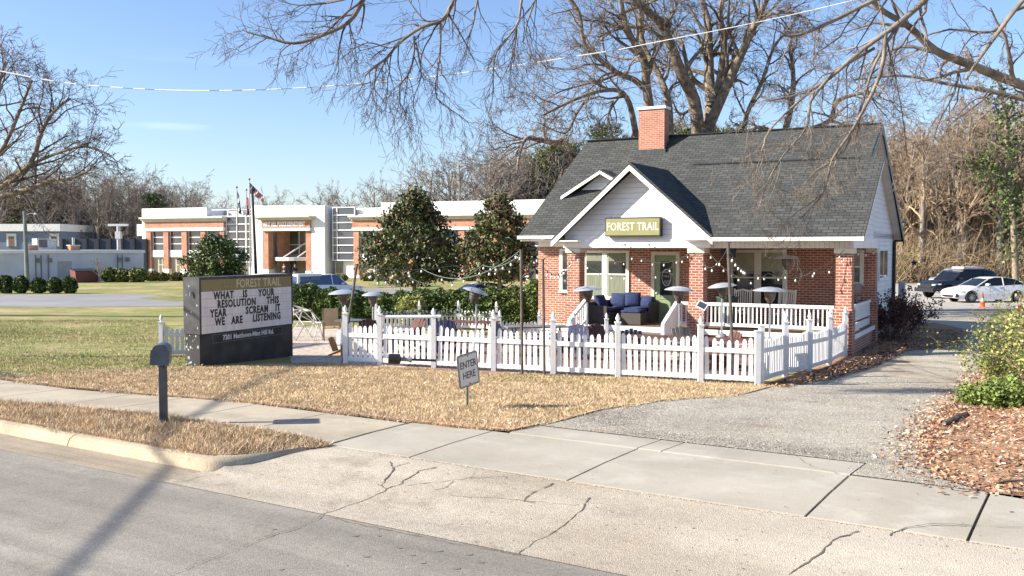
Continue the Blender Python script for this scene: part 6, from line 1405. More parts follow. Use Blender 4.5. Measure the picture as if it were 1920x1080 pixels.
def grow(out, p, d, L, r, lvl, rng, droop=0., wig=.25, kids_=4, spread=.8, taper=.4, ratio=.66, seg=None, minr=.004):
    n = seg or (6 if lvl > 1 else 4); pts = [p]; rad = [r]; d = nrm(d); ds = [d]
    for i in range(n):
        f = (i+1)/n; d = nrm(d + rng.normal(0, wig*.5, 3) + np.array([0, 0, -droop])); p = p + d*L/n; pts.append(p); rad.append(max(minr, r*(1-(1-taper)*f))); ds.append(d)
    out.append((pts, rad, lvl))
    if lvl <= 0: return
    sprout(out, pts, rad, lvl-1, rng, kids_, L, droop, wig, spread, ratio, minr, .22)
    
def sprout(out, pts, rad, lvl, rng, k, L, droop, wig, spread, ratio=.62, minr=.004, f0=.1, down=0.):
    P = np.array(pts); m = len(P)-1
    for i in range(k):
        f = f0 + (1-f0)*(i+rng.uniform(.1, 1))/k; x = min(f*m, m-.001); a = int(x); t = x-a; p = P[a]*(1-t)+P[a+1]*t; r = rad[a]*(1-t)+rad[a+1]*t; dd = nrm(P[a+1]-P[a])
        s = rng.normal(size=3); s -= s@dd*dd; s = nrm(s); s[2] -= down; an = spread*rng.uniform(.6, 1.25); cd = nrm(dd*math.cos(an)+s*math.sin(an))
        grow(out, p, cd, L*ratio*rng.uniform(.5, 1.25)*(1-.2*f), max(minr, r*.55), lvl, rng, droop, wig, 4 if k > 4 else k, spread, .3, ratio, None, minr)
def split_tree(name, label, cat, polys, base, bark, twigm, group=None):
    t = thing(name, label, cat, base, 0, group); b = np.array(base); A = [([np.array(p)-b for p in pts], rad) for pts, rad, l in polys if l >= 90]; B = [([np.array(p)-b for p in pts], rad) for pts, rad, l in polys if l < 90]
    if A: tubes_np('trunk', A, bark, t)
    tubes_np('crown', B, twigm, t); return t
def limb(pix, Y0, Y1, w0, w1):                       # photo-guided limb: pixel path, distances, widths in photo pixels
    n = len(pix); P = []; r = []
    for i, (x, y) in enumerate(pix):
        f = i/(n-1); Y = Y0+(Y1-Y0)*f; P.append(np.array(AT(x, y, Y))); r.append((w0+(w1-w0)*f)/2*Y/F)
    # refine
    Q = [P[0]]; q = [r[0]]
    for i in range(n-1):
        for k in (1, 2, 3):
            t = k/3; p0 = P[max(i-1, 0)]; p1, p2 = P[i], P[i+1]; p3 = P[min(i+2, n-1)]
            c = .5*((2*p1)+(-p0+p2)*t+(2*p0-5*p1+4*p2-p3)*t*t+(-p0+3*p1-3*p2+p3)*t**3); Q.append(c); q.append(r[i]*(1-t)+r[i+1]*t)
    return Q, q

# ---- the big bare trees behind the house
def back_tree(label, base_px, Y, limbs, seed, k1=9, L1=3.6, lv=3, roots=None):
    rng = np.random.default_rng(seed); out = []
    b = AT(base_px[0], base_px[1], Y); g = float(gz(b.x, b.y)); base = (b.x, b.y, g)
    out.append(([np.array((b.x, b.y, g-.3)), np.array((b.x, b.y, g+1.5)), np.array(b)], [base_px[2]/2*Y/F*1.25, base_px[2]/2*Y/F*1.05, base_px[2]/2*Y/F], 99))
    for pix, w0, w1, dY in limbs:
        Q, q = limb(pix, Y, Y+dY, w0, w1); out.append((Q, q, 99)); sprout(out, Q, q, lv, rng, k1+3, L1*1.15*min(1.2, max(.6, len(pix)/5)), .0, .42, .80, .68, .0075, .2)
    return split_tree('bare_tree', label, 'tree', out, base, BARK, TWIG, 'tall bare trees behind the house')
back_tree('large bare tree with many stems directly behind the roof right of the chimney', (1316, 262, 44), 46, [
    ([(1310, 262), (1302, 190), (1279, 142), (1259, 87), (1239, 43), (1200, 12), (1150, -40)], 26, 9, -3), ([(1325, 262), (1334, 198), (1330, 150), (1330, 99), (1326, 32), (1300, -40)], 27, 8, 2),
    ([(1332, 200), (1350, 150), (1358, 71), (1350, 24), (1365, -50)], 18, 6, 0), ([(1332, 230), (1348, 195), (1382, 119), (1413, 51), (1437, 0), (1450, -50)], 22, 7, -2),
    ([(1302, 200), (1275, 215), (1262, 190)], 7, 2, -1), ([(1259, 87), (1225, 60), (1180, 50), (1120, 70)], 8, 3, -3), ([(1413, 51), (1450, 25), (1500, 28), (1530, 55)], 8, 3, -3)], 11, 9, 3.6)
back_tree('bare twin stemmed tree rising just behind the brick chimney', (1216, 215, 24), 44, [
    ([(1218, 205), (1212, 160), (1207, 111), (1184, 71), (1168, 24), (1160, -40)], 19, 7, -2), ([(1256, 255), (1253, 190), (1235, 139), (1207, 87), (1200, 30), (1210, -40)], 15, 6, 2),
    ([(1212, 170), (1190, 150), (1160, 138), (1125, 112), (1095, 80), (1085, 20), (1050, -20)], 13, 5, -2), ([(1160, 138), (1130, 150), (1090, 160), (1050, 172), (1010, 195)], 6, 2, -3), ([(1168, 24), (1230, 0), (1270, -20)], 7, 4, 0)], 12, 9, 3.4)
back_tree('leaning bare tree left of the chimney with long drooping limbs', (1192, 250, 16), 43, [
    ([(1192, 250), (1180, 194), (1160, 170), (1120, 172), (1070, 190), (1020, 215)], 12, 4, -3), ([(1110, 171), (1080, 215), (1060, 250), (1010, 230)], 6, 2, -3), ([(1062, 262), (1040, 268), (1000, 260), (985, 262), (975, 285), (968, 330)], 12, 4, -4), ([(1165, 175), (1140, 215), (1150, 260)], 7, 3, -1)], 13, 8, 2.8)
back_tree('low crooked bare tree behind the right half of the ridge', (1470, 262, 20), 46, [
    ([(1470, 255), (1485, 190), (1487, 130), (1480, 90)], 14, 5, -1), ([(1460, 250), (1430, 240), (1413, 241), (1390, 262)], 9, 4, -1), ([(1516, 245), (1556, 226), (1570, 190), (1619, 174), (1650, 178)], 12, 4, -3), ([(1395, 262), (1400, 215), (1430, 150), (1450, 90), (1475, 60)], 10, 4, 0), ([(1556, 226), (1600, 240), (1640, 262)], 6, 3, -2)], 14, 8, 2.8)
# ---- street-side tree on the right whose limbs reach over the drive and lawn (trunk outside the picture)
def big_overhang():
    rng = np.random.default_rng(21); out = []; base = GP(16.5, 21.0); b = np.array(base); top = b + np.array([-.5, -.2, 8.2])
    out.append(([b-np.array([0, 0, .3]), b+np.array([.1, 0, 3]), top], [.50, .40, .30], 99))
    def L(pix, Y0, Y1, w0, w1, k=8, L1=2.2, droop=.05, lv=3, root=True, down=.3):
        Q, q = limb(pix, Y0, Y1, w0, w1)
        if root: mid = (top + Q[0])/2 + np.array([0, 0, .8]); Q = [top, mid] + Q; q = [q[0]*1.6, q[0]*1.25] + q
        out.append((Q, q, 99)); sprout(out, Q[2 if root else 0:], q[2 if root else 0:], lv, rng, k, L1*1.25, droop, .42, .80, .66, .0030, .12, down)
        return Q, q
    L([(1990, 180), (1912, 158), (1813, 119), (1754, 95), (1706, 51), (1655, 20), (1620, -15)], 20, 19, 21, 8, 11, 2.0)
    L([(1760, -30), (1734, 0), (1686, 43), (1615, 95), (1556, 146), (1508, 174), (1437, 190)], 19, 19, 13, 3, 12, 2.1, .04)
    L([(1686, 43), (1640, 120), (1610, 215), (1580, 285), (1530, 320), (1510, 345)], 19, 19, 7, 2, 11, 1.4, .10, root=False)
    L([(1660, 60), (1650, 140), (1600, 240), (1560, 300), (1545, 360), (1500, 410)], 19, 18.5, 9, 2, 11, 1.3, .10, root=False)
    L([(1560, 140), (1520, 190), (1512, 240), (1470, 290), (1440, 340), (1420, 400)], 19, 18.5, 7, 1.5, 10, 1.2, .12, root=False)
    L([(1640, 90), (1560, 140), (1450, 235), (1425, 300), (1410, 360)], 19, 19.5, 6, 1.5, 9, 1.2, .12, root=False)
    L([(1990, 195), (1920, 186), (1853, 170), (1780, 158), (1694, 142), (1600, 150)], 22, 22, 12, 3, 10, 2.0, .03)
    L([(1975, -60), (1912, 8), (1853, 87), (1830, 120), (1811, 150)], 15, 15, 10, 5, 5, 1.0, .02)
    L([(1900, 20), (1860, 60), (1780, 55), (1700, 80)], 20, 20, 8, 2, 8, 1.6, .04)
    L([(1700, -20), (1640, 0), (1560, 40), (1500, 65), (1470, 67)], 18, 17.5, 10, 4, 6, 1.5, .03)
    L([(1640, -40), (1660, 60), (1690, 200), (1700, 290)], 19, 19, 5, 1.5, 9, 1.2, .1, root=False)
    L([(1800, 110), (1790, 170), (1760, 230), (1740, 300)], 20, 20, 6, 1.5, 9, 1.4, .08, root=False)
    return split_tree('overhanging_tree', 'large bare street tree reaching over the driveway and the right of the roof', 'tree', out, tuple(base), BARKG, TWIG)
big_overhang()
def top_overhang():
    rng = np.random.default_rng(22); out = []; base = GP(13.5, 14.5); b = np.array(base); top = b + np.array([-1.2, .3, 10.5])
    out.append(([b-np.array([0, 0, .3]), b+np.array([-.2, 0, 4]), top], [.42, .34, .26], 99))
    hub = np.array([1.5, 16.5, 10.6]); out.append(([top, (top+hub)/2+np.array([0, 0, .7]), hub], [.24, .19, .13], 99)); hub2 = np.array([-1.2, 17, 9.6]); out.append(([hub, hub2], [.13, .09], 99))
    def L(pix, w0, w1, k, L1, droop, lv=2, rt=None, Y=17.5, down=.5):
        Q, q = limb(pix, Y, Y, w0, w1)
        if rt is not None: Q = [rt, (rt+Q[0])/2+np.array([0, 0, .25])] + Q; q = [q[0]*1.3, q[0]*1.1] + q
        out.append((Q, q, 99)); s = 2 if rt is not None else 0; sprout(out, Q[s:], q[s:], lv, rng, k, L1*1.15, droop, .40, .78, .68, .0030, .08, down)
    L([(690, -20), (680, 0), (654, 41), (601, 67), (552, 81), (507, 71), (470, 62), (455, 56)], 11, 2, 16, 1.35, .02, rt=hub2, down=.1)
    L([(870, -25), (852, 0), (830, 37), (789, 52), (747, 82), (725, 109), (700, 128), (684, 142)], 10, 3, 15, 1.4, .10, rt=hub2)
    L([(654, 41), (660, 65), (668, 82), (690, 85)], 4, 1.5, 6, .9, .05)
    L([(777, 68), (775, 110), (765, 140), (750, 160), (748, 195), (735, 235)], 5, 1.3, 12, 1.1, .14)
    L([(826, 41), (825, 100), (819, 139), (819, 184), (852, 210), (880, 230)], 5, 1.3, 12, 1.1, .14)
    L([(980, -20), (976, 15), (968, 50), (931, 97), (925, 140), (924, 180), (915, 215)], 6, 1.3, 13, 1.1, .14, rt=hub)
    L([(968, 50), (965, 90), (955, 120), (935, 160)], 4, 1.2, 8, .9, .12)
    L([(900, -20), (893, 10), (887, 45), (878, 75), (873, 95)], 5, 1.3, 8, .9, .08, rt=hub)
    L([(780, 80), (790, 140), (775, 190), (785, 240)], 3.5, 1.2, 10, .9, .14); L([(725, 109), (705, 150), (690, 190)], 3, 1.2, 8, .9, .12); L([(747, 82), (730, 90), (690, 80), (660, 95), (630, 120)], 4, 1.2, 9, 1.0, .03)
    L([(830, 37), (800, 40), (780, 20), (760, -10)], 4, 2, 6, 1, .02); L([(1010, -30), (1000, 10), (985, 60), (1000, 110)], 5, 1.5, 9, 1.2, .08, rt=hub)
    L([(601, 67), (560, 95), (530, 105)], 3, 1, 6, .8, .08); L([(680, -10), (620, 5), (560, 10), (520, 0)], 5, 1.5, 9, 1.2, .02)
    return split_tree('overhanging_tree', 'bare tree whose drooping twigs hang into the sky above the lawn', 'tree', out, tuple(base), BARKG, mat('dark_twigs', (.10, .07, .055), .9, .3, 3, island=.3))
top_overhang()
# ---- bare tree at the left edge
def left_tree():
    rng = np.random.default_rng(31); out = []; Y = 42; b = AT(-75, 500, Y); base = GP(b.x, b.y); bb = np.array(base)
    t1 = np.array(AT(-60, 390, Y)); out.append(([bb-np.array([0, 0, .2]), (bb+t1)/2, t1], [.5, .42, .36], 99))
    def L(pix, w0, w1, k, L1, lv=3): Q, q = limb([(-60, 390)] + pix, Y, Y-1, w0, w1); out.append((Q, q, 99)); sprout(out, Q, q, lv, rng, k, L1*1.2, -.01, .38, .75, .66, .0075, .2)
    L([(0, 352), (57, 307), (79, 244), (105, 205), (132, 185)], 12, 4, 15, 2.9); L([(0, 370), (57, 354), (94, 338), (132, 335), (170, 318)], 13, 4, 15, 2.7); L([(-30, 330), (10, 270), (40, 200), (60, 150)], 12, 4, 14, 2.6)
    L([(-50, 300), (-20, 220), (0, 150), (10, 115)], 12, 4, 13, 2.6); L([(20, 330), (100, 290), (160, 275), (205, 290)], 8, 3, 13, 2.4)
    return split_tree('bare_tree', 'spreading bare tree at the left edge over the side road', 'tree', out, tuple(base), BARK, mat('reddish_twigs', (.13, .095, .085), .9, .3, 3, island=.3))
left_tree()

# ---- generic far trees: a few prototypes copied
def bare_proto(seed, H, spreadL, label, group, lv=4, k=6, tw=None, up=.9):
    rng = np.random.default_rng(seed); out = []; t = []; h = 0; p = np.zeros(3); d = np.array([0, 0, 1.]); pts = [p]; rad = [H*.017]
    for i in range(7): d = nrm(d+rng.normal(0, .06, 3)*[1, 1, 0]); p = p+d*H*.8/7; pts.append(p); rad.append(H*.017*(1-.8*(i+1)/7)+.02)
    out.append((pts, rad, 99)); P = pts
    for i in range(k*2+2):
        f = .28+.7*i/(k*2+2); x = f*7; a = min(6, int(x)); q = P[a]+(P[a+1]-P[a])*(x-a); az = rng.uniform(0, 6.28); el = rng.uniform(.45, up+.1); dd = np.array([math.cos(az)*math.cos(el), math.sin(az)*math.cos(el), math.sin(el)])
        grow(out, q, dd, spreadL*rng.uniform(.7, 1.1)*(1.15-.6*f), rad[a]*.55, 3 if lv > 3 else 2, rng, -.03, .35, 4, .65, .35, .64, None, .012)
    return split_tree('bare_tree', label, 'tree', out, (0, 0, 0), BARKG, tw or TWIG, group)
TW_BROWN = mat('brown_brush', (.30, .225, .15), .95, .25, 3, island=.35); TW_GREY = mat('grey_twigs', (.21, .175, .15), .95, .25, 3, island=.3)
def place_row(protos, spots, label_fn, used, H0):
    for i, (x, Y, ytop, zb) in enumerate(spots):
        p = protos[i % len(protos)]; t = AT(x, ytop, Y); H = (t.z-zb); s = H/H0; rz = (i*2.399) % 6.28
        if p.name not in used: used.add(p.name); p.location = (t.x, t.y, zb); p.rotation_euler = (0, 0, rz); p.scale = (s, s, s); o = p
        else: o = copy_tree(p, (t.x, t.y, zb), rz, sc=s)
        o['label'] = label_fn(x, Y)
rr = random.Random(4); used = set()
G1 = 'bare trees beyond the white building'; PB = [bare_proto(40+i, 12, 4.2, 'tall bare grey tree in the wood beyond the low white building', G1, tw=TW_GREY) for i in range(3)]
spotsL = [(x + rr.uniform(-8, 8), rr.uniform(122, 150), yt + rr.uniform(-14, 14), -.6) for x, yt in [(-40, 320), (-10, 300), (20, 318), (50, 322), (75, 330), (100, 322), (125, 318), (150, 330), (172, 335), (190, 328), (210, 332), (232, 335), (-20, 340), (8, 335), (62, 338), (90, 342), (115, 335), (160, 345), (182, 340), (200, 338), (242, 345), (275, 352), (312, 352), (342, 360), (250, 345), (268, 340), (285, 350), (300, 345), (318, 352), (335, 350), (350, 358), (368, 366), (140, 345), (80, 350), (30, 350), (220, 355), (260, 362), (300, 368)]]
place_row(PB, spotsL, lambda x, Y: 'tall bare grey tree in the wood beyond the low white building', used, 10.6)
G2 = 'distant bare trees above the police building'; spotsM = [(x, rr.uniform(150, 165), yt, -.6) for x, yt in [(402, 380), (425, 380), (490, 374), (512, 372), (532, 380), (598, 368), (620, 362), (640, 364), (662, 376), (700, 350), (722, 344), (744, 352), (768, 366)]]
for o in spotsM: pass
PM = [bare_proto(50+i, 12, 4.6, 'rounded bare tree far behind the flat white parapet', G2, tw=TW_GREY, up=.7) for i in range(2)]
place_row(PM, spotsM, lambda x, Y: 'rounded bare tree far behind the flat white parapet', used, 10.2)
G3 = 'bare trees left of the house'; PN = [bare_proto(60+i, 12, 3.8, 'bare brown tree standing between police building and house', G3, tw=TW_GREY) for i in range(2)]
spotsN = [(812, 116, 300, -.6), (835, 117, 292, -.6), (862, 114, 285, -.6), (885, 117, 298, -.6), (908, 118, 290, -.6), (930, 117, 280, -.6), (955, 118, 278, -.6), (975, 119, 285, -.6), (1000, 118, 272, -.6), (1025, 121, 262, -.6), (1045, 118, 258, -.6), (1075, 120, 265, -.6), (1130, 118, 255, -.6), (990, 124, 300, -.6), (1040, 126, 300, -.6), (820, 118, 310, -.6), (848, 120, 300, -.6), (895, 120, 305, -.6), (920, 121, 300, -.6), (942, 119, 300, -.6), (965, 122, 295, -.6), (1010, 120, 285, -.6), (1060, 124, 270, -.6)]
place_row(PN, spotsN, lambda x, Y: 'bare brown tree standing between police building and house', used, 10.6)
G4 = 'bare trees of the wood behind the rear lot'; PR = [bare_proto(70+i, 13, 3.0, 'slim bare tree in the brown wood behind the parked cars', G4, tw=TW_BROWN, k=7, up=1.2) for i in range(3)]
spotsR = []
for i in range(92):
    x = 1660+rr.uniform(-40, 330); Y = rr.uniform(86, 118); yt = rr.uniform(222, 300) - (30 if x > 1790 else 0)
    spotsR.append((x, Y, yt, -.7))
for i in range(16): x = 1240+i*26+rr.uniform(-9, 9); spotsR.append((x, rr.uniform(95, 115), rr.uniform(232, 262), -.7))
place_row(PR, spotsR, lambda x, Y: 'slim bare tree in the brown wood behind the parked cars', used, 11.2)
# brush: tangled undergrowth along the wood edge (uncountable)
def brush(name, label, x0, x1, Y0, Y1, n, h, seed, m, zf=-.65):
    rng = np.random.default_rng(seed); polys = []
    for i in range(n):
        x = rng.uniform(x0, x1); Y = rng.uniform(Y0, Y1); b = np.array([(x-960)/F*Y, Y, zf]); a = rng.uniform(0, 6.28); ln = rng.uniform(.1, .7); d = nrm(np.array([math.cos(a)*ln, math.sin(a)*ln, 1])); H = h*rng.uniform(.5, 1.3)
        pts = [b]; 
        for k in range(4): d = nrm(d+rng.normal(0, .22, 3)); pts.append(pts[-1]+d*H/4)
        polys.append((pts, [.035, .028, .02, .014, .01]))
        for k in range(4):
            j = rng.integers(1, 4); dd = nrm(d+rng.normal(0, .8, 3)); polys.append(([pts[j], pts[j]+dd*H*.2, pts[j]+nrm(dd+rng.normal(0, .4, 3))*H*.38], [.016, .012, .008]))
    o = tubes_np(name, polys, m); o['kind'] = 'stuff'; return tag(o, label, 'brush')
brush('undergrowth', 'tangled tan brush along the foot of the wood behind the rear lot', 1640, 2100, 85, 104, 3600, 5.0, 3, mat('tan_brush', (.36, .27, .17), .95, .25, 3, island=.4))
brush('undergrowth', 'grey brown brush beyond the low white building', -60, 400, 132, 155, 4200, 8.5, 5, mat('grey_brush', (.20, .16, .12), .95, .25, 3, island=.4))
brush('undergrowth', 'brown brush behind the house and the magnolias', 960, 1180, 116, 128, 900, 6, 6, TW_BROWN)

# ---- leafy things
LF1 = mat('magnolia_leaf', (.06, .08, .028), .55, .3, 2, island=.6, spec=.4); LF2 = mat('magnolia_bronze_leaf', (.19, .11, .045), .5, .3, 2, island=.4); LF3 = mat('magnolia_light_leaf', (.12, .15, .05), .6, .3, 2, island=.4)
HG1 = mat('hedge_leaf', (.06, .10, .022), .6, .3, 2, island=.6); HG2 = mat('hedge_light_leaf', (.19, .24, .055), .6, .3, 2, island=.4)
def leaf_obj(name, P, size, mats, w, rng, parent, aspect=.55, up=.3):
    return npmesh(name, leaves(P, size, rng, up, aspect), 4, mats, parent, rng.choice(len(mats), len(P), p=w))
def trunkmesh(par, H, r, lims, rng, nm='trunk', m=BARK):
    out = [([np.zeros(3), np.array([.03, 0, H*.5]), np.array([0, .02, H])], [r, r*.7, r*.2])]
    for i in range(lims):
        z = H*rng.uniform(.15, .85); a = rng.uniform(0, 6.28); l_ = H*.25; out.append(([np.array([0, 0, z]), np.array([math.cos(a)*l_, math.sin(a)*l_, z+l_*.5])], [r*.4, r*.1]))
    return tubes_np(nm, out, m, par)
def magnolia(label, x, Y, ytop, ybot, wpx, n, seed, prof=None, mats=(LF1, LF2, LF3), w=(.62, .14, .24), size=.12, cat='tree', nm='magnolia_tree', group=None):
    rng = np.random.default_rng(seed); t = AT(x, ytop, Y); zb = float(gz(t.x, t.y)); o = thing(nm, label, cat, (t.x, t.y, zb), 0, group); H = t.z-zb; zl = max(.2, AT(x, ybot, Y).z-zb); Rm = wpx/2*Y/F
    prof = prof or [(0, .55), (.12, .92), (.25, 1), (.45, .86), (.65, .62), (.85, .30), (1, .03)]; pf, pr = zip(*prof)
    # clumps in shell, leaves around each
    nc = n//34; f = rng.beta(1.1, 1.45, nc); az = rng.uniform(0, 6.28, nc); rad = np.interp(f, pf, pr)*Rm*(rng.uniform(.2, 1.28, nc)**.55)*(1+.16*np.sin(az*3+f*11)+.13*np.sin(az*5+f*23)); C = np.stack([rad*np.cos(az), rad*np.sin(az), zl+(H-zl)*f], 1)
    P = np.repeat(C, 34, 0) + rng.normal(0, .15*Rm**.5, (nc*34, 3))*[1, 1, .75]
    leaf_obj('crown', P, size, list(mats), w, rng, o); trunkmesh(o, H*.85, .06+.03*Rm, 10, rng); return o
magnolia('big conical magnolia tree with bronze leaves rising in front of the police building', 776, 52, 357, 528, 170, 15000, 1, size=.115)
magnolia('narrower magnolia tree beside the left end of the house roof', 936, 50, 366, 522, 132, 12000, 2, size=.11, w=(.52, .26, .22))
magnolia('dark rounded evergreen tree before the left wing of the police building', 404, 78, 441, 524, 92, 9000, 3, prof=[(0, .8), (.2, 1), (.5, .95), (.75, .7), (.92, .4), (1, .1)], mats=(HG1, LF1, LF3), w=(.5, .35, .15), size=.13, nm='evergreen_tree')
# hedge shrubs
def shrub(label, x, Y, ytop, wpx, n, seed, m=(HG1, HG2), w=(.6, .4), size=.055, depth=1., group=None, cat='shrub', nm='hedge_shrub', boxy=2.6, zb=None, ybot=None):
    rng = np.random.default_rng(seed); t = AT(x, ytop, Y); zb = zb if zb is not None else float(gz(t.x, t.y)); H = t.z-zb; o = thing(nm, label, cat, (t.x, t.y, zb), 0, group); Rx = wpx/2*Y/F; Ry = Rx*depth
    v = rng.normal(size=(n, 3)); v /= (np.abs(v)**boxy).sum(1)[:, None]**(1/boxy); r = rng.uniform(.55, 1.0, n)**.35; lump = 1+.07*np.sin(v[:, 0]*7+seed)+.06*np.sin(v[:, 2]*9+v[:, 1]*6)
    P = v*(r*lump)[:, None]*[Rx, Ry, H*.52] + [0, 0, H*.5]; P[:, 2] = np.clip(P[:, 2], .03, None); P += rng.normal(0, .02, P.shape)
    leaf_obj('foliage', P, size, list(m), w, rng, o, .6, .6); 
    out = []
    for i in range(9): a = rng.uniform(0, 6.28); out.append(([np.array([.1*math.cos(a), .1*math.sin(a), 0]), np.array([Rx*.55*math.cos(a), Ry*.55*math.sin(a), H*.7])], [.03, .01]))
    tubes_np('stem', out, BARK, o)
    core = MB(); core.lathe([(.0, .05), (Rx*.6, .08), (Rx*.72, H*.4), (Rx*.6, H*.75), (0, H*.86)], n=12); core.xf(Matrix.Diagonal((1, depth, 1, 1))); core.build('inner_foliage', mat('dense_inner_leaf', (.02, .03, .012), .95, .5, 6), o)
    return o
hs = [(572, 538, 78), (618, 545, 66), (664, 548, 66), (722, 552, 76), (762, 548, 70), (806, 542, 84), (862, 542, 76), (915, 538, 84), (965, 536, 74), (1005, 532, 60)]
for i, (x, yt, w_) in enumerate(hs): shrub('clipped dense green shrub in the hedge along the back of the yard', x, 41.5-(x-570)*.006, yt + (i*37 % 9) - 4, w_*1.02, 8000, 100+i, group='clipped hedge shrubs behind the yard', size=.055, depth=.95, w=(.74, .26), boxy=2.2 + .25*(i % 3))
shrub('loose yellowish green shrub standing out of the hedge behind the white table', 772, 38.5, 556, 62, 4200, 130, m=(HG2, GOLV), w=(.5, .5), nm='loose_shrub', boxy=2)
for i, (x, y0, w_) in enumerate([(10, 517, 30), (39, 518, 27), (72, 522, 28), (102, 521, 28), (130, 520, 27)]):
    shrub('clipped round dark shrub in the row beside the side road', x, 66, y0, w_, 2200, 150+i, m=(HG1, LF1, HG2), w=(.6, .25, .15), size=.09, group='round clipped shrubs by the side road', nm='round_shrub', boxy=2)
for i, (x, y0, w_) in enumerate([(206, 503, 30), (229, 505, 26), (258, 503, 34)]): shrub('rounded clipped bush between the low white building and the police building', x, 88, y0, w_, 1800, 160+i, m=(HG1, GOLV), w=(.6, .4), size=.11, group='clipped bushes at the corner of the police building', nm='round_shrub', boxy=2.4)
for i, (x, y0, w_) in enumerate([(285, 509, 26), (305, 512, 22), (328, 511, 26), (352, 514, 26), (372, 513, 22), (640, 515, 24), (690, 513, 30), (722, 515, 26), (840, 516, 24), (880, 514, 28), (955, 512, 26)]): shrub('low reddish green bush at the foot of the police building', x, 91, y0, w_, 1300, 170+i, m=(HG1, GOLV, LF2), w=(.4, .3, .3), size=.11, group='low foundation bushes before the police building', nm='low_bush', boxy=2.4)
# pines and evergreens in the woods
def pine(label, x, Y, ytop, wpx, n, seed, ybot=None, group=None, mats=None, w=(.6, .4), size=.26, low=.35):
    rng = np.random.default_rng(seed); t = AT(x, ytop, Y); zb = -.6; H = t.z-zb; o = thing('pine_tree', label, 'tree', (t.x, t.y, zb), 0, group); Rm = wpx/2*Y/F; nc = n//40
    f = rng.uniform(low, 1, nc); az = rng.uniform(0, 6.28, nc); rad = Rm*np.sqrt(np.clip(1-((f-.5*(low+1)-.05)/(.55*(1-low)+.08))**2, .05, 1))*rng.uniform(.2, 1.05, nc); C = np.stack([rad*np.cos(az), rad*np.sin(az), H*f], 1)
    P = np.repeat(C, 40, 0)+rng.normal(0, 1, (nc*40, 3))*[.42, .42, .22]; leaf_obj('crown', P, size, list(mats or (PN1, PN2)), w, rng, o, .25, .2)
    out = [([np.zeros(3), np.array([.1, 0, H*.5]), np.array([0, 0, H*.96])], [.22, .16, .05])]
    for c in C[::3]: z = max(.2*H, c[2]-.5); out.append(([np.array([0, 0, z-.4]), c], [.05, .02]))
    tubes_np('trunk', out, BARK, o); return o
PN1 = mat('pine_needle', (.055, .085, .03), .8, .3, 2, island=.5); PN2 = mat('pine_yellow_needle', (.15, .165, .045), .8, .3, 2, island=.4)  # second needle tone is yellower, strewn at random through the crown
for i, (x, Y, yt, w_) in enumerate([(45, 134, 372, 60), (105, 133, 345, 70), (135, 136, 352, 60), (75, 135, 385, 60), (12, 134, 378, 60)]): pine('dark green pine in the wood beyond the low white building', x, Y, yt, w_, 5200, 200+i, group='pines beyond the white building', size=.3)
pine('small dark cedar rising behind the left end of the police building', 288, 128, 366, 40, 3000, 210, mats=(HG1, PN1), size=.28)
for i, (x, Y, yt, w_) in enumerate([(1030, 120, 275, 70), (1072, 122, 266, 60), (998, 124, 292, 50)]): pine('yellow green pine behind the left end of the house', x, Y, yt, w_, 6500, 220+i, group='pines behind the left end of the house', w=(.45, .55), size=.28)
for i, (x, Y, yt, w_) in enumerate([(1128, 95, 238, 52), (1285, 95, 236, 50), (1350, 98, 240, 55), (1375, 96, 234, 40), (1180, 96, 262, 50), (1420, 98, 248, 50)]): pine('green pine top showing above the ridge of the house', x, Y, yt, w_, 3200, 230+i, group='pines behind the roof ridge', size=.24, low=.5)
for i, (x, Y, yt, w_) in enumerate([(1715, 88, 470, 60), (1765, 90, 500, 40), (1840, 92, 470, 60)]): shrub('olive evergreen thicket at the foot of the brown wood', x, Y, yt, w_, 2200, 240+i, m=(GOLV, HG2), w=(.6, .4), size=.16, group='evergreen thickets behind the rear lot', nm='thicket', boxy=2, zb=-.7)
# ivy-clad tree at the right edge
def ivy_tree():
    rng = np.random.default_rng(55); Y = 74; b = AT(1905, 465, Y); base = GP(b.x, b.y); out = []; bb = np.array(base)
    Q, q = limb([(1905, 560), (1900, 420), (1890, 330), (1888, 250), (1880, 190), (1870, 130)], Y, Y, 12, 6); out.append((Q, q, 99)); Q2, q2 = limb([(1893, 380), (1850, 320), (1820, 300), (1780, 295)], Y, Y, 9, 3); out.append((Q2, q2, 99)); Q3, q3 = limb([(1890, 300), (1920, 250), (1950, 200)], Y, Y, 9, 4); out.append((Q3, q3, 99))
    for A_, B_ in ((Q, q), (Q2, q2), (Q3, q3)): sprout(out, A_, B_, 3, rng, 9, 4.4, .0, .3, .9, .6, .014, .3)
    t = split_tree('ivy_tree', 'bare tree wrapped in green ivy at the right edge of the wood', 'tree', out, tuple(base), BARK, TWIG)
    C = np.concatenate([np.array(Q)[2:14], np.array(Q2)[:6]]) - bb; P = np.repeat(C, 130, 0)+rng.normal(0, .62, (len(C)*130, 3)); leaf_obj('ivy', P, .13, [LGRN, HG1, LF1], (.2, .5, .3), rng, t, .8)
ivy_tree()
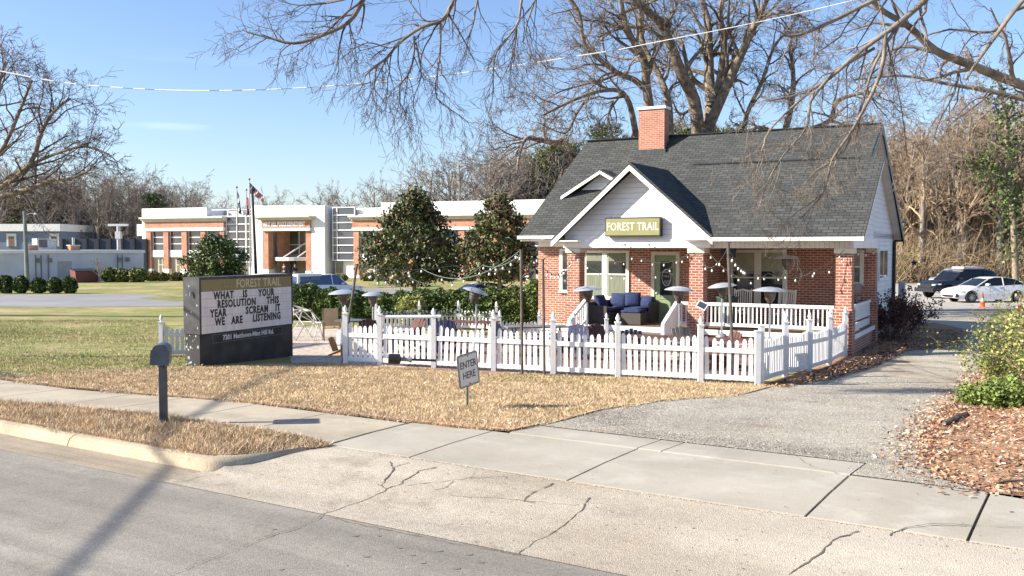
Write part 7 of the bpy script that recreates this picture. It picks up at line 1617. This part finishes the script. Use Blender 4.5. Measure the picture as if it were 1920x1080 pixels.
# shrubs on the right bank
def bank_shrub(label, x, y, Y, hpx, wpx, n, seed, nst=26, lsize=.035, mats=(LGRN, GOLV), w=(.5, .5)):
    rng = np.random.default_rng(seed); b = AT(x, y, Y); base = GP(b.x, b.y); o = thing('bank_shrub', label, 'shrub', base, 0, None); H = hpx*Y/F; Rm = wpx/2*Y/F; out = []; tips = []
    for i in range(nst):
        a = rng.uniform(0, 6.28); l_ = rng.uniform(.1, .55); d = nrm(np.array([math.cos(a)*l_, math.sin(a)*l_, 1.])); loc = []; grow(loc, np.array([.15*math.cos(a), .15*math.sin(a), 0]), d, H*rng.uniform(.6, 1.05), .014, 2, rng, .02, .3, 4, .7, .3, .5, None, .003); out += loc; tips += [p[0][-1] for p in loc] + [p[0][2] for p in loc]
    tubes_np('stem', [(p, r) for p, r, l in out], mat('pale_stems', (.30, .24, .17), .9, .2, 3, island=.3), o); T = np.array(tips); T = T[rng.integers(0, len(T), n)] + rng.normal(0, .07, (n, 3)); T[:, 2] = np.clip(T[:, 2], .02, None)
    leaf_obj('foliage', T, lsize, list(mats), w, rng, o, .55, .5); return o
bank_shrub('tall leggy green shrub at the right edge beside the driveway', 1930, 735, 19.5, 150, 120, 5200, 1, 30)
bank_shrub('yellow green bush spilling over the driveway edge', 1885, 745, 20.5, 62, 60, 4200, 2, 22)
bank_shrub('bare twiggy shrub behind the green bush at the driveway edge', 1925, 690, 24, 130, 80, 900, 3, 26)
bank_shrub('low bright green groundcover clump on the leaf strewn bank', 1885, 800, 16.8, 40, 110, 5000, 4, 26, .04, (LGRN, HG2), (.7, .3))
bank_shrub('small bright green clump nearest the driveway on the leafy bank', 1835, 790, 17.2, 30, 60, 2600, 5, 18, .035, (LGRN, HG2), (.7, .3))
bank_shrub('leafy shrub cut by the right edge above the fallen leaves', 1950, 770, 17.5, 170, 130, 5200, 6, 26)
def dead_hydrangea():
    rng = np.random.default_rng(66); base = HW(-.45, 6.2, -.42); o = thing('dried_shrub', 'dark dried flowering shrub in the shade against the right wall of the house', 'shrub', tuple(base), 0); out = []; tips = []
    for i in range(46):
        a = rng.uniform(0, 6.28); l_ = rng.uniform(.2, 1.0); d = nrm(np.array([math.cos(a)*l_, math.sin(a)*l_, 1.])); loc = []; grow(loc, np.array([.4*math.cos(a)*rng.uniform(), .9*math.sin(a)*rng.uniform(), 0]), d, rng.uniform(.8, 1.5), .014, 1, rng, .0, .15, 3, .5, .4, .4, None, .005); out += loc; tips += [p[0][-1] for p in loc]
    tubes_np('stem', [(p, r) for p, r, l in out], mat('dark_stems', (.09, .055, .045), .9), o); T = np.array(tips); T = np.repeat(T, 34, 0)+rng.normal(0, .085, (len(T)*34, 3)); leaf_obj('dried_heads', T, .04, [mat('dried_flower', (.10, .055, .05), .9, .3, 2, island=.5), LDRK], (.6, .4), rng, o, .8)
dead_hydrangea()
# twig and log on the bank, star lantern, small things
def stick(label, px, r): P = [G(*p)+Vector((0, 0, .05)) for p in px]; o = P[0]; mb = MB(); mb.tube([p-o for p in P], r, 6); b = mb.build('fallen_branch', BARK); b.location = o; tag(b, label, 'branch')
stick('short dark log on the leafy bank beside the driveway', [(1770, 800), (1792, 790), (1812, 780)], [.03, .055, .03]); stick('thin dark stick on the leaves near the sidewalk', [(1866, 915), (1890, 910), (1918, 908)], [.012, .018, .012]); stick('pale forked twig at the gravel edge', [(1762, 757), (1785, 760), (1797, 774)], [.012, .014, .008])
st = thing('star_lantern', 'small dark star lantern hanging from the rear eave corner', 'lantern', HW(-.45, 12.2, 2.15), -HA)
mb = MB(); pts = [(math.cos(R(90+36*i))*(.15 if i % 2 == 0 else .065), 0, math.sin(R(90+36*i))*(.15 if i % 2 == 0 else .065)) for i in range(10)]
for i in range(10): mb.poly([pts[i], pts[(i+1) % 10], (0, -.05, 0)][::-1]); mb.poly([pts[i], pts[(i+1) % 10], (0, .05, 0)])
mb.build('star', DARK, st); mb = MB(); mb.tube([(0, 0, .14), (0, 0, .95)], .008, 4); mb.build('cord', DARK, st)
bx_ = thing('utility_box', 'pale grey utility box at the rear right corner of the house', 'box', HW(.0, 12.3, -.1), -HA); mb = MB(); mb.box(-.12, .12, -.15, .15, .3, 1.5); mb.build('case', mat('unit_pale', (.6, .6, .6)), bx_); mb = MB(); mb.box(-.10, .10, -.165, -.152, .4, 1.4); mb.build('door', mat('unit_grey2', (.5, .5, .52)), bx_); mb = MB(); mb.tube([(0, 0, -.35), (0, 0, .3)], .04, 6); mb.build('leg', STEEL, bx_)
rk = G(1703, 529); mb = MB(); rngk = random.Random(2); mb.lathe([(0, 0), (.9, .05), (1.0, .4), (.6, .75), (0, .85)], n=9); mb.v = [(x*rngk.uniform(.85, 1.15), y*rngk.uniform(.6, .8), z*rngk.uniform(.8, 1.1)) for x, y, z in mb.v]; o = mb.build('boulder', mat('tan_rock', (.42, .34, .27), .9, .2, 2, bump=.6)); o.location = rk; tag(o, 'tan boulder at the far edge of the rear lot', 'rock')
mc = HW(-1.2, 3.0, 0); 
# ---- overhead cables: the striped span across the sky, thin service wires, and the one above the street that throws the long shadow
def cable(label, P, r, m, stripes=None):
    o = thing('overhead_cable', label, 'cable', tuple(P[0]), 0); mb = MB(); mb.tube([p-P[0] for p in P], r, 6); mb.build('wire', m, o)
    if stripes:
        s = MB(); acc = 0; on = True; seg = stripes
        for a_, b_ in zip(P[:-1], P[1:]):
            L_ = (b_-a_).length; n = max(1, int(L_/seg)); 
            for i in range(n):
                if (i % 2) == 0: s.tube([a_.lerp(b_, i/n)-P[0], a_.lerp(b_, (i+.55*2)/n if i+1.1 < n else 1)-P[0]], r*1.55, 6)
        s.build('white_sleeves', WHITE, o)
    return o
def arc(pix, Y0, Y1, n=6):
    Q, q = limb(pix, Y0, Y1, 1, 1); return [Vector(v) for v in Q]
cable('pale segmented overhead cable sagging across the whole sky', arc([(-60, 118), (0, 133), (120, 155), (250, 166), (370, 170), (500, 168), (650, 159), (800, 145), (960, 124), (1160, 93)], 26, 24), .010, mat('cable_grey', (.22, .22, .20), .6), .30)
#cable('thin upper service wire running to the trees right of the chimney', arc([(1160, 90), (1300, 62), (1420, 45), (1560, 10), (1640, -20)], 24, 20), .010, STEEL)
cable('short pair of pale wires crossing behind the chimney', arc([(1165, 168), (1200, 162), (1240, 157)], 43, 43), .02, STEEL)
cable('street cable high above the left verge casting a long shadow on the road', [Vector((-14.3, -12, 7.5)), Vector((-16.1, 0, 7.2)), Vector((-17.9, 12, 7.3)), Vector((-19.4, 22, 7.8))], .040, DARK)
for x, y, lab in ((-14.3, -12.2, 'wooden utility pole outside the left of the picture, nearer end of the street cable'), (-19.4, 22.2, 'wooden utility pole outside the left of the picture, farther end of the street cable')):
    u_ = thing('utility_pole', lab, 'pole', GP(x, y), 0); mb = MB(); mb.tube([(0, 0, -.3), (0, 0, 7.5)], [.13, .08], 10); mb.build('shaft', mat('treated_pole', (.19, .21, .19)), u_); mb = MB(); mb.box(-.4, .4, -.04, .04, 7.2, 7.3); mb.build('crossarm', WOOD, u_)
# small leafless tree against the white building
sm = bare_proto(88, 3.2, 1.1, 'small bare tree growing against the low white building', None, lv=3, k=4); q = AT(186, 522, 87); sm.location = (q.x, q.y, -.5); sm.scale = (.8, .8, .8)
for o in [o for o in bpy.data.objects if 'group' in o and o.get('group') is None]: del o['group']
cable('thin pale end of the segmented cable running on to the upper right', arc([(1160, 93), (1250, 75), (1380, 50), (1540, 15), (1700, -25)], 24, 20), .009, mat('pale_wire', (.6, .6, .58), .6))
